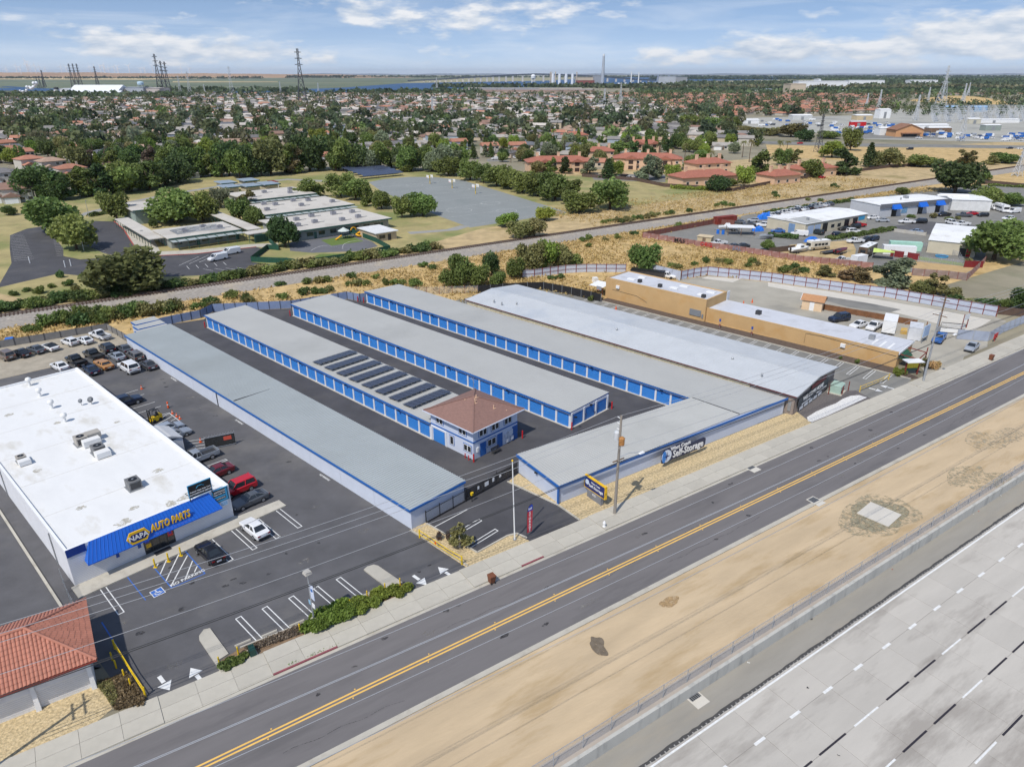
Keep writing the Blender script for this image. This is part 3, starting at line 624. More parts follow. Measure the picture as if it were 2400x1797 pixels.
do=obj('roller_door',DOOR,None,of,(1.75,-.03,.05));obj('jamb',MB().box(.02,-.1,0,.3,0,2.45).box(3.2,-.1,0,3.5,0,2.45).box(.3,-.1,2.22,3.2,0,2.45),JW,of)
for i,(y,z0,w,h)in enumerate(((6.35,1.2,.35,.6),(6.9,1.1,.5,.9),(7.4,1.3,.45,.8),(6.6,.3,.3,.5),(7.6,.4,.4,.6))):
 obj('utility_box',MB().box(9.05,y,z0,9.3,y+w,z0+h),mat('utility_grey',srgb(214,220,230,.9),.6),of)
obj('keypad',MB().box(9.05,.6,1.0,9.2,.95,1.7),WHITE,of)
obj('antenna',MB().cyl(.2,8.6,4.7,7.4,.04,6).tube([(-.5,8.6,7.0),(.9,8.6,7.2)],.03).tube([(-.3,8.6,7.3),(.7,8.4,6.7)],.03),GREYM,of)
bn=thing('bench','dark slatted bench under the office window','bench',uv(-5.9,20.3),PH)
for i in range(4):obj('seat_slat',MB().box(-.05+i*.12,-.8,.43,.05+i*.12,.8,.47),DARK,bn)
for i in range(3):obj('back_slat',MB().box(-.2,-.8,.55+i*.14,-.16,.8,.64+i*.14),DARK,bn)
for y in(-.75,.7):obj('leg',MB().box(-.1,y,0,-.04,y+.06,.9).box(.3,y,0,.36,y+.06,.43),DARK,bn)
BOL=MB().cyl(0,0,0,1.25,.11,10).mesh('pipe');BOL.materials.append(RED)
for(u,v,lab)in((-6.2,16.2,'tall red bollard at the office front corner'),(-7.1,16.1,'short red bollard left of the office corner bollard'),(-7.9,16.15,'leftmost short red bollard by the office corner'),(-6.0,26.1,'red bollard at the office far corner'),
     (-2.4,33.35,'red bollard before the front corner of the free-standing row'),(-2.3,43.6,'red bollard at the alley-end corner of the free-standing row'),(-83.6,33.0,'red bollard at the back corner of the free-standing row'),
     (-79.9,50.4,'red bollard at the back corner of the farthest row'),(-81.7,50.0,'red bollard before the back fence corner'),(-89.8,16.2,'red bollard at the back corner of the solar-roofed row')):
 t=thing('bollard',lab,'bollard',uv(u,v),0,'red bollards');o=obj('pipe',BOL,None,t)
 if 'short' in lab:o.scale=(.7,.7,.6)
 obj('cap',MB().lathe([(.11,1.25),(.08,1.3),(.01,1.32)],n=10),RED,t)if 'short' not in lab else obj('cap',MB().lathe([(.077,.75),(.05,.79),(.01,.8)],n=10),RED,t)
# blue-grey corrugated fence behind the yard
FENB=mat('blue_fence_panel',srgb(136,152,184,.92),.7,.1,.5,rand=.06)
def panel_mesh(L,h,nm='fence_panel',amp=.04,n=16):
 b=MB();prev=False
 for i in range(n*2+1):
  x=L*i/(n*2);y=amp if(i%2)else 0
  b.v+=[(x,y,.05),(x,y,h)]
  if i:m=len(b.v);b.f.append((m-4,m-2,m-1,m-3))
 for i in range(n*2+1):
  x=L*i/(n*2);y=(amp if(i%2)else 0)+.01
  b.v+=[(x,y,.05),(x,y,h)]
  if i:m=len(b.v);b.f.append((m-3,m-1,m-2,m-4))
 return b.mesh(nm)
def fence_line(name,label,pts,h,step,pm_,postm,pr=.06,rails=(),railm=None,cat='fence',group=None,ph_=None,loc0=None):
 pts=[Vector((p[0],p[1],0))for p in pts]
 T=thing(name,label,cat,pts[0],0,group)
 cache={}
 posth=ph_ or h+.1
 pmsh=MB().box(-pr,-pr,0,pr,pr,posth).mesh('post');pmsh.materials.append(postm)
 for a,c in zip(pts,pts[1:]):
  d=c-a;n=max(1,round(d.length/step));L=d.length/n;ang=math.atan2(d.y,d.x);key=round(L,3)
  if key not in cache:
   cache[key]=panel_mesh(L-.02,h)if pm_ is not CHAIN and pm_.get('flat')is None else MB().box(.02,-.012,.04,L-.02,.012,h).mesh('fence_panel')
   cache[key].materials.append(pm_)
   if rails:
    rm=MB()
    for z in rails:rm.box(0,-.1,z,L,-.05,z+.07)
    cache[key,'r']=rm.mesh('rail');cache[key,'r'].materials.append(railm or postm)
  for i in range(n):
   o=obj('fence_panel',cache[key],None,T,a+d*(i/n)-pts[0],ang)
   obj('post',pmsh,None,T,a+d*(i/n)-pts[0]+Vector((-.1*math.sin(-ang)*0,0,0)),ang)
   if rails:obj('rail',cache[key,'r'],None,T,a+d*(i/n)-pts[0],ang)
 obj('post',pmsh,None,T,pts[-1]-pts[0])
 return T
fence_line('corrugated_fence','blue-grey corrugated metal fence enclosing the back of the storage yard',[uv(*p)for p in((-97.5,9.2),(-97.4,12.4),(-96.8,18.5),(-99.1,22.4),(-88.4,36.2),(-85.2,49.4),(-81.4,50.4),(-81.0,52.5),(-80,52.6))],1.9,2.4,FENB,DARK,.05)
# sliding gate
BF=mat('black_steel',(.02,.02,.022),.5,.1,1)
sg=thing('sliding_gate','black steel picket gate across the storage entrance','gate',uv(.35,8.7),PH)
for i in range(66):obj('picket',MB().box(-.012,.06+i*.14,.12,.012,.085+i*.14,1.75)if i==0 else bpy.data.objects['picket'].data,BF,sg,(0,i*.14,0)if i else None)
obj('frame',MB().box(-.03,0,.1,.03,9.4,.18).box(-.03,0,1.68,.03,9.4,1.76).box(-.03,0,.1,.03,.08,1.8).box(-.03,9.32,.1,.03,9.4,1.8).box(-.03,5.4,.1,.03,5.47,2.1),BF,sg)
obj('screen',MB().box(.03,.05,.2,.036,9.3,1.66),mat('gate_screen',(.03,.03,.033),.7,.1,1,alpha=.55),sg)
for y,z,w,h in((1.9,.9,.3,.45),(3.2,.75,.7,.6),(4.6,.85,.35,.55),(5.9,.95,.35,.35)):obj('notice',MB().box(.04,y,z,.06,y+w,z+h),WHITE,sg)
pf=thing('picket_fence','black steel picket fence between plain block and gate','fence',uv(.35,1.9),PH)
pk=MB().box(-.012,0,.1,.012,.025,1.75).mesh('picket');pk.materials.append(BF)
for i in range(48):obj('picket',pk,None,pf,(0,i*.14,0))
obj('rail',MB().box(-.02,0,.2,.02,6.75,.25).box(-.02,0,1.6,.02,6.75,1.65),BF,pf)
for i in range(4):obj('post',MB().box(-.04,i*2.22,0,.04,i*2.22+.08,1.9),BF,pf)
ak=thing('entry_keypad','yellow entry keypad on a black post by the gate','keypad',uv(.9,9.1),PH)
obj('post',MB().cyl(0,0,0,1.05,.05,8),BF,ak);obj('housing',MB().box(-.12,-.15,1.0,.12,.15,1.35),YELP,ak);obj('hood',MB().box(-.1,-.17,1.35,.2,.17,1.4),YELP,ak)
# ------------------------------------------------------------------ parts store
ns_=thing('auto_parts_store','large white flat-roofed parts store with blue mansard front','store',uv(-72,-31.2),PH)
NWALL=mat('white_block_wall',srgb(226,226,228,.95),.85,.05,.5,bump=.15)
obj('wall',MB().box(0,0,0,54,17.8,4.25),NWALL,ns_)
obj('roof',MB().box(.25,.25,4.25,53.75,17.55,4.36),ROOFW,ns_)
obj('parapet',MB().box(-.02,-.02,4.25,54.02,.26,4.6).box(-.021,17.54,4.25,54.021,17.82,4.66).box(-.02,.26,4.25,.26,17.54,4.6).box(53.74,.26,4.25,54.02,17.54,4.62),mat('white_parapet',(.82,.82,.82),.6,.05,.6,stain=srgb(180,170,150),samt=.4,sscale=.6,sthr=.58),ns_)
for x in(9,18,27,36,45):obj('roof_seam',MB().box(x,.3,4.36,x+.06,17.5,4.375),mat('roof_seam_grey',srgb(206,202,194),.8,.1,1),ns_)
blob_c=[(52.4,14.6,1.6,1.1),(52.8,11.5,1.5,.35),(52.6,6.2,1.1,.5),(50.5,8.2,.7,.3),(44,13.5,.9,.35),(46,4.0,.8,.3),(33,3,.9,.25),(20,9,.8,.3),(12,5,1.1,.3),(26,15,.7,.25)]
for i,(x,y,rx,ry)in enumerate(blob_c):
 p=MB();r0=random.Random(i);n=18;p.quad(*[(x+rx*(1+r0.uniform(-.35,.25))*math.cos(6.283*k/n)*.6,y+ry*2*(1+r0.uniform(-.35,.25))*math.sin(6.283*k/n),4.364+.002*i)for k in range(n)])
 obj('roof_stain',p,mat('roof_grime',srgb(186,180,164),.9,.3,3,speck=-.02),ns_)
for z in range(1,21):
 if z%1==0:obj('block_course',MB().box(54.0,.05,z*.2-.02,54.006,17.75,z*.2),mat('mortar_grey',srgb(196,198,206,.9),.9),ns_)
for y in(4.6,9.2):obj('drainpipe',MB().cyl(y*4.4+8,-.08,0,4.2,.06,8),GREYM,ns_)
# mansard awning
aw=MB();y0t,y1t,y0b,y1b=2.3,15.3,1.45,16.2
aw.quad((54.02,y0t,4.62),(55.1,y0b,2.6),(55.1,y1b,2.6),(54.02,y1t,4.62));aw.quad((54.02,y0t,4.62),(54.02,y0b,2.6),(55.1,y0b,2.6));aw.quad((54.02,y1t,4.62),(55.1,y1b,2.6),(54.02,y1b,2.6))
aw.quad((54.02,y0b,2.6),(54.02,y1b,2.6),(55.1,y1b,2.6),(55.1,y0b,2.6))
an_=obj('awning',aw,NAPAB,ns_)
for i in range(37):
 f=i/36;obj('seam',MB().beam((54.03,y0t+(y1t-y0t)*f,4.63),(55.11,y0b+(y1b-y0b)*f,2.61),.04,.05),NAPAB,an_)
obj('top_band',MB().box(54.0,.02,3.7,54.05,1.9,4.63),mat('dark_blue_band',srgb(22,60,140,.9),.5),ns_)
obj('awning_lip',MB().box(55.02,y0b,2.5,55.14,y1b,2.62),NAPAB,an_)
sl=math.atan2(1.08,2.02)
def onslope(y,f,off):
 nx,nz=math.cos(sl),math.sin(sl);return(55.1-1.08*f+nx*off,y,2.6+2.02*f+nz*off)
GOLD=mat('sign_yellow',srgb(240,190,30,.95),.45,.04,1);NAVY=mat('sign_navy',srgb(22,40,104,.95),.45,.04,1)
sg1=obj('store_sign',MB(),GOLD,ns_,onslope(6.75,.36,.25));sg1.rotation_euler=(math.pi/2-sl*.15,0,math.pi/2)
hexp=[(-1.22,0),(-.8,.72),(.8,.72),(1.22,0),(.8,-.72),(-.8,-.72)]
hb=MB().prism(hexp,0,.16);me=hb.mesh('store_sign');me.materials.append(GOLD);sg1.data=me
obj('sign_panel',MB().prism([(x*.84,y*.62)for x,y in hexp],.16,.18),NAVY,sg1)
text('lettering','NAPA',.78,WHITE,sg1,(0,0,.19),(0,0,0),.02,.02)
sg2=obj('sign_lettering',text_mesh('AUTO PARTS',1.22,.07,.035,.18),GOLD,ns_,onslope(10.35,.42,.25));sg2.rotation_euler=(math.pi/2-sl*.15,0,math.pi/2);sg2.scale=(4.5/sg2.dimensions.x,1,1)
sg2.data.materials.clear();sg2.data.materials.append(GOLD)
obj('red_stripe',MB().box(-3.5,-.98,-.05,3.6,-.78,.08),RED,sg2)
# shopfront
sf=obj('shopfront',MB().box(54.0,7.3,.15,54.03,10.7,2.5),mat('dark_frame',(.03,.028,.026),.4,.1,1),ns_)
for i in range(4):
 obj('pane',MB().box(54.03,7.38+i*.83,.3,54.05,8.13+i*.83,2.4),GLASS,sf)
POST=[srgb(60,70,190),srgb(220,170,40),srgb(200,60,50),srgb(90,60,170)]
for i,(y,z,w,h)in enumerate(((7.45,1.6,.5,.5),(7.5,.9,.55,.5),(9.95,1.2,.6,1.0),(10.1,1.5,.3,.3))):obj('window_poster',MB().box(54.05,y,z,54.06+.002*i,y+w,z+h),mat('poster_%d'%i,POST[i],.6,.35,6),sf)
for i,y in enumerate((4.4,6.7)):obj('wall_sign',MB().box(54.01,y,1.3,54.03,y+.34,1.85),mat('sign_blue',srgb(26,80,170,.9),.5),ns_)
obj('door_mat',MB().box(54.3,8.0,.15,55.1,9.8,.165),DARK,ns_)
fwk=struct('store_walk',MB().prism([uv(-18.0,-31.6)[:2],uv(-15.62,-31.6)[:2],uv(-15.45,-7.75)[:2],uv(-17.2,-7.75)[:2],uv(-17.6,-13.1)[:2],uv(-18,-13.3)[:2]],0,.15),CONC)
# roof plant
def hvac(label,u,v,kind,s=1.0):
 h=thing('rooftop_unit',label,'air conditioner',uv(u,v,4.36),PH,'rooftop air conditioners')
 G_=mat('hvac_tan',srgb(176,170,160,.9),.6,.1,1)if kind else mat('hvac_grey',srgb(120,120,120,.9),.6,.1,1)
 obj('casing',MB().box(-.8*s,-.75*s,.12,.8*s,.75*s,1.25*s),G_,h)
 obj('base',MB().box(-.95*s,-.9*s,0,.95*s,.9*s,.12),GREYM,h)
 f=obj('fan_guard',MB().cyl(0,0,1.25*s,1.29*s,.52*s,16),BLACK,h);obj('fan_hub',MB().cyl(0,0,1.29*s,1.31*s,.15*s,8),GREYM,f)
 obj('coil_grille',MB().box(.8*s,-.6*s,.25,.815*s,.6*s,1.1*s),DARK,h)
 return h
h1=hvac('wide tan rooftop unit with long cover at the roof middle',-42.6,-21.9,1,.95);obj('duct',MB().box(.8,-.2,.1,1.9,1.9,.95),ROOFW,h1);obj('long_cover',MB().box(-.7,.72,.5,.6,2.4,1.25),MATS['hvac_tan'],h1)
h2=hvac('grey cube rooftop unit with white duct beside the wide tan unit',-38.2,-21.2,0,.95);obj('duct',MB().box(.8,-.8,.1,2.0,.9,.85),ROOFW,h2)
h3=hvac('small rooftop unit with white duct near the left roof edge',-43.0,-28.8,1,.7);obj('duct',MB().box(.6,-.6,.1,1.6,.7,.7),ROOFW,h3)
hvac('single dark grey rooftop unit nearest the blue awning',-26.0,-21.3,0,.95)
for i,(u,v)in enumerate(((-69.8,-21.0),(-64.0,-21.1),(-57.8,-21.2),(-51.5,-21.3))):
 t=thing('roof_turbine',['rearmost','second','third','nearest'][i]+' white ball turbine vent of the four on the store roof','roof vent',uv(u,v,4.36),0,'turbine vents')
 obj('pipe',MB().cyl(0,0,0,.75,.19,12),ROOFW,t);tb=obj('ball',MB().lathe([(.2,.7),(.38,.85),(.46,1.08),(.38,1.32),(.16,1.45)],n=14),ROOFW,t,smooth=True)
for i,(u,v,s_,lab)in enumerate(((-55.2,-16.6,.45,'larger grey satellite dish on the store roof'),(-55.8,-17.8,.32,'smaller grey satellite dish on the store roof'))):
 t=thing('satellite_dish',lab,'satellite dish',uv(u,v,4.36),PH+.8)
 obj('mast',MB().cyl(0,0,0,.7,.04,8),GREYM,t)
 d=obj('dish',MB().lathe([(s_,.12),(s_*.7,.04),(.02,0),(.02,-.03),(s_*.7,0),(s_,.09)],n=18),GREYM,t,(0,0,.75),smooth=True);d.rotation_euler=(R(60),0,0)
 obj('feed_arm',MB().tube([(0,0,.7),(0,-s_*1.2,.8)],.025),GREYM,t)
# side sign boards on the right front corner
TEALB=mat('teal_banner',srgb(60,160,205,.9),.5,.06,1)
def billboard(label,cu,cv,z0,w,h,lines,back,edge,legs=True,tilt=0):
 t=thing('sign_board',label,'sign',uv(cu,cv,z0),PH+math.pi/2)
 obj('frame',MB().box(-w/2-.08,-.06,-.08,w/2+.08,.06,h+.08),edge,t);obj('panel',MB().box(-w/2,-.08,0,w/2,-.06,h),back,t)
 for(s_,sz,x,z,m)in lines:text('lettering',s_,sz,m,t,(x,-.085,z),(math.pi/2,0,0),.004,.008)
 if legs:obj('brace',MB().beam((-w/2,0,.2),(-w/2+.1,1.6,-.2),.07,.07).beam((w/2,0,.2),(w/2,1.6,-.2),.07,.07).beam((-w/2,0,0),(-w/2,0,-.5),.1,.1).beam((w/2,0,0),(w/2,0,-.5),.1,.1),DARK,t)
 return t
bb1=billboard('black roof-top sign board reading automotive repair above the blue awning',-17.85,-16.75,5.0,2.6,1.5,[('Antioch Napa Auto Care',.24,0,.62,WHITE),('AUTOMOTIVE REPAIR',.27,0,.26,WHITE)],BLACK,TEALB)
obj('car_outline',MB().tube([(-.45,-.09,.95),(-.2,-.09,1.18),(.2,-.09,1.2),(.5,-.09,1.02)],.03),TEALB,bb1)
bb2=billboard('teal and black banner on the wall corner right of the awning',-17.92,-14.55,2.9,1.75,1.65,[('ANTIOCH',.3,-.1,1.38,WHITE),('Napa Auto Care',.23,-.05,1.08,WHITE),('925-757-2176',.2,-.05,.45,WHITE)],BLACK,TEALB,False)
obj('stripe',MB().box(.6,-.09,.2,.8,-.082,1.6).box(-.85,-.088,.62,.58,-.082,.86).box(-.85,-.088,.05,.8,-.0815,.26),TEALB,bb2)
bb3=billboard('small poster sign below the teal banner on the store corner',-17.93,-14.3,2.2,.8,.55,[],mat('poster_pale',srgb(150,190,225,.9),.6,.3,5),WHITE,False)
# lean-to beside the store wall
ln=thing('lean_to','white-roofed lean-to shelter against the store side wall','shelter',uv(-41.6,-13.35),PH)
obj('roof',MB().add([(-2.2,0,3.3),(2.8,0,3.3),(2.8,1.6,3.0),(-2.2,1.6,3.0),(2.8,3.1,2.3),(-2.2,3.1,2.3),(-2.2,0,3.2),(2.8,0,3.2),(2.8,3.1,2.2),(-2.2,3.1,2.2)],[(0,1,2,3),(3,2,4,5),(9,8,7,6),(5,4,8,9),(1,7,8,4,2),(0,3,5,9,6)]),mat('dull_white_metal',srgb(214,214,214,.9),.6,.06,.5),ln)
obj('wall',MB().box(2.6,.05,0,2.7,3.0,2.25),NWALL,ln)
for y in(2.9,):obj('post',MB().box(-2.1,y,0,-2.0,y+.1,2.25).box(.3,y,0,.4,y+.1,2.25),GREYM,ln)
# yard swing gate with screen and razor wire
rg=thing('swing_gate','open dark-screened swing gate with razor wire beside the parts store','gate',uv(-36.9,-8.2),PH+math.pi/2-.33)
obj('frame',MB().tube([(0,0,.15),(4.2,0,.15),(4.2,0,1.9),(0,0,1.9),(0,0,.15)],.035),GALV,rg)
obj('screen',MB().box(.04,-.01,.18,4.16,.01,1.88),mat('black_mesh_screen',(.03,.032,.032),.8,.2,2,alpha=.85),rg)
obj('razor_wire',MB().tube([(i*.06,.16*math.sin(i*1.0),2.1+.16*math.cos(i*1.0))for i in range(72)],.014,4),GALV,rg)
obj('notice',MB().box(2.6,-.03,1.0,3.7,-.012,1.6),mat('red_notice',srgb(214,90,70,.9),.6),rg)
obj('wheel',MB().cyl(4.1,0,0,.14,.08,10),BLACK,rg)
# ------------------------------------------------------------------ painted stalls and lettering on the lot
def stall(name,label,pts,w,m,z=.0145,cat='parking marking',group='parking stall lines'):
 b=MB()
 for a,c in zip(pts,pts[1:]):
  A_,C_=Vector((*a,z)),Vector((*c,z));d=(C_-A_).normalized();s_=Vector((-d.y,d.x,0))*w/2
  b.quad(tuple(A_-s_-d*w/2),tuple(C_-s_+d*w/2),tuple(C_+s_+d*w/2),tuple(A_+s_-d*w/2))
  z+=.0006
 o=obj(name,b,m,None,uv(0,0),PH);return tag(o,label,cat,group)
def hair(label,v,u0,u1,dv=-.08,wd=.55):stall('parking_marking',label,[(u0,v),(u1,v+dv),(u1,v+wd+dv),(u0,v+wd)],.1,LINE)
for i,v in enumerate((-29.55,-17.9,-15.0,-12.05,-9.15)):hair(['leftmost white hairpin stall line by the store walk','white hairpin stall line right of the black sedan','white hairpin stall line left of the white sedan','white hairpin stall line right of the white sedan','rightmost white hairpin stall line by the store walk end'][i],v,-15.55,-10.2,-.1)
for i,(v,u0)in enumerate(((-21.85,-1.0),(-19.3,-.4),(-16.6,.15),(-14.0,.7),(-11.5,1.2))):hair(['leftmost','second','middle','fourth','rightmost'][i]+' hairpin stall line of the street-side parking row',v,u0+4.5,u0,.05)
BLP=mat('blue_road_paint',srgb(60,110,190,.9),.7,.12,2)
stall('parking_marking','single blue line of the accessible stall',[(-15.7,-26.8),(-10.45,-26.9)],.1,BLP,group=None)
stall('parking_marking','blue outline of the hatched no-parking zone',[(-15.7,-24.15),(-10.4,-24.25),(-10.1,-20.75),(-15.65,-20.5),(-15.7,-24.1)],.12,BLP,group=None)
for i in range(6):
 a=[(-15.5,-23.6,-15.0,-24.0),(-15.6,-22.6,-13.6,-24.1),(-15.5,-21.3,-12.0,-24.15),(-14.6,-20.7,-10.8,-24.1),(-13.2,-20.75,-10.9,-22.5),(-11.9,-20.8,-11.2,-21.4)][i]
 stall('parking_marking','diagonal white hatch stroke inside the blue no-parking outline',[(a[0],a[1]),(a[2],a[3])],.12,LINE,z=.018,group='hatch strokes')
np_=tag(obj('pavement_lettering',text_mesh('NO PARKING',.62,.002,.01),LINE,None,uv(-10.75,-22.35,.02),PH+math.pi/2),'white NO PARKING lettering under the hatched zone','lettering')
np_.data.materials.clear();np_.data.materials.append(LINE)
for i,(u,v)in enumerate(((-42,-.5),(-17.9,-.55),(-66.5,-.4))):
 q=tag(obj('pavement_lettering',np_.data,None,None,uv(u,v,.018),PH),'white no-parking lettering along the plain storage wall, '+['middle one','nearest the street','farthest from the street'][i],'lettering','no-parking lettering by the wall');q.scale=(.62,.7,1)
iso=thing('accessible_symbol','blue square wheelchair symbol painted on the lot','parking symbol',uv(-10.75,-25.55,.016),PH+math.pi/2)
obj('field',MB().box(-.55,-.55,0,.55,.55,.003),BLP,iso)
obj('border',MB().box(-.62,-.62,0,.62,-.55,.004).box(-.62,.55,0,.62,.62,.004).box(-.62,-.55,0,-.55,.55,.004).box(.55,-.55,0,.62,.55,.004),LINE,iso)
obj('figure',MB().tube([(.28*math.cos(a)-.03,.28*math.sin(a)-.12,.006)for a in[R(x)for x in range(110,400,25)]],.04,4).beam((-.05,.3,.006),(-.02,0,.006),.09,.01).beam((-.02,0,.0065),(.2,-.02,.0065),.09,.01).beam((.2,-.02,.007),(.32,-.3,.007),.09,.01).cyl(-.06,.4,.003,.01,.08,10),LINE,iso)
for i,(u,v,lab)in enumerate(((-15.1,-24.05,'left'),(-15.05,-22.6,'middle'),(-15.1,-21.2,'right'))):
 t=thing('bollard',lab+' yellow bollard before the shop entrance','bollard',uv(u,v,0),0,'yellow shop bollards');obj('pipe',MB().cyl(0,0,0,1.15,.09,10),YELP,t);obj('foot',MB().box(-.2,-.14,0,.2,.14,.06),YELP,t)
for(lab,u,u0)in(('behind the silver pickup',-32.4,0),('between the dark red sedan and red SUV',-26.1,0)):
 stall('parking_marking','double white stall line '+lab,[(u,-13),(u,-7.5),(u+.45,-7.4),(u+.45,-13)],.1,LINE)
for i,u in enumerate((-66.3,-63.6,-59.1,-56.7)):stall('parking_marking',['white stall line by the traffic cone','white stall line behind the dark blue wagon','white stall line beside the dark blue wagon','white stall line nearest the forklift'][i],[(u,-13),(u-.1,-6.6)],.1,LINE)
stall('parking_marking','white outline of the hatched loading bay by the forklift',[(-54,-12),(-53.3,-6.7),(-47.8,-6.8),(-48,-12)],.1,LINE,group=None)
for i in range(4):stall('parking_marking','diagonal white stroke in the loading bay by the forklift',[(-53+i*1.3,-6.9),(-51.6+i*1.3,-10.2)],.1,LINE,z=.019,group='loading bay strokes')
for i in range(4):stall('parking_marking','white lattice stroke by the open swing gate',[(-41.6+i*1.1,-8.9),(-40.6+i*1.1,-6.9)],.1,LINE,z=.019,group='gate lattice strokes')
stall('parking_marking','single white stall line nearest the picket fence in the front court',[(1.6,2.1),(1.75,7.4)],.11,LINE,z=.0245,group=None)
for i,(u,v1)in enumerate(((4.3,7.0),(7.2,6.9))):stall('parking_marking',['middle hairpin stall line of the front court','hairpin stall line of the front court nearest the street'][i],[(u,2.2),(u,v1),(u+.5,v1),(u+.5,2.25)],.11,LINE,z=.0245)
ARW=MB().quad((-.18,-1.3,0),(.18,-1.3,0),(.18,-.25,0),(-.18,-.25,0)).quad((-.62,-.1,0),(.62,-.1,0),(0,1.0,0)).mesh('arrow');ARW.materials.append(LINE)
for(u,v,rz,lab)in((8.0,-5.3,PH-math.pi/2,'exit arrow at the right store driveway'),(8.6,-2.5,PH+math.pi/2,'entry arrow at the right store driveway'),(2.2,-30.1,PH-math.pi/2,'exit arrow at the left store driveway'),(3.0,-27.7,PH+math.pi/2,'entry arrow at the left store driveway')):
 tag(obj('pavement_arrow',ARW,None,None,uv(u,v,.016),rz),'white painted '+lab,'arrow','painted driveway arrows')
# ------------------------------------------------------------------ vehicles
PAINT={}
def paint(col,metal=.0):
 k=(tuple(round(c,3)for c in col),metal)
 if k not in PAINT:PAINT[k]=mat('car_paint_%d'%len(PAINT),col,.28,.04,1.0,metal=metal,coat=.6)
 return PAINT[k]
CW,CK,CS,CG=srgb(236,236,236,.9),(.010,.010,.012),srgb(166,172,180,.9),srgb(84,88,94,.9)
CRED,CDR,CNV,CBL,CBR,CTAN=srgb(196,28,42,.9),srgb(110,24,34,.9),srgb(22,36,62,.9),srgb(52,104,176,.9),srgb(186,134,74,.9),srgb(176,164,146,.9)
TYRE=mat('tyre_rubber',(.018,.018,.018),.85,.1,2);RIM=mat('alloy_rim',(.42,.43,.45),.3,.1,2,metal=.6)
LENS=mat('headlight_lens',(.75,.75,.72),.15,.05,2);TAIL=mat('tail_lamp',srgb(150,16,22,.9),.3,.05,2);PLATE=mat('number_plate',srgb(210,214,222,.9),.5,.1,4)
def loft(secs):
 b=MB();n=8
 for(x,w,zb,zt)in secs:
  c=min(.13,(zt-zb)*.3)
  b.v+=[(x,-w*.9,zb),(x,-w,zb+c*1.5),(x,-w*1.0,zt-c),(x,-w*.88,zt),(x,w*.88,zt),(x,w,zt-c),(x,w,zb+c*1.5),(x,w*.9,zb)]
 for k in range(len(secs)-1):b.f+=[(k*n+i,k*n+(i+1)%n,(k+1)*n+(i+1)%n,(k+1)*n+i)for i in range(n)]
 b.f+=[tuple(range(n))[::-1],tuple(range((len(secs)-1)*n,len(secs)*n))]
 return b
WHEELM=MB().add([(r_*math.cos(6.28319*i/16),y,r_*math.sin(6.28319*i/16))for y,r_ in((-.11,.29),(-.1,.33),(.1,.33),(.11,.29))for i in range(16)],
 [(k*16+i,(k+1)*16+i,(k+1)*16+(i+1)%16,k*16+(i+1)%16)for k in range(3)for i in range(16)]+[tuple(range(16)),tuple(range(48,64))[::-1]]).mesh('wheel');WHEELM.materials.append(TYRE)
RIMM=MB().add([(r_*math.cos(6.28319*i/12),y,r_*math.sin(6.28319*i/12))for y,r_ in((-.115,.2),(.115,.2))for i in range(12)],
 [(i,12+i,12+(i+1)%12,(i+1)%12)for i in range(12)]+[tuple(range(12)),tuple(range(12,24))[::-1]]).mesh('rim');RIMM.materials.append(RIM)
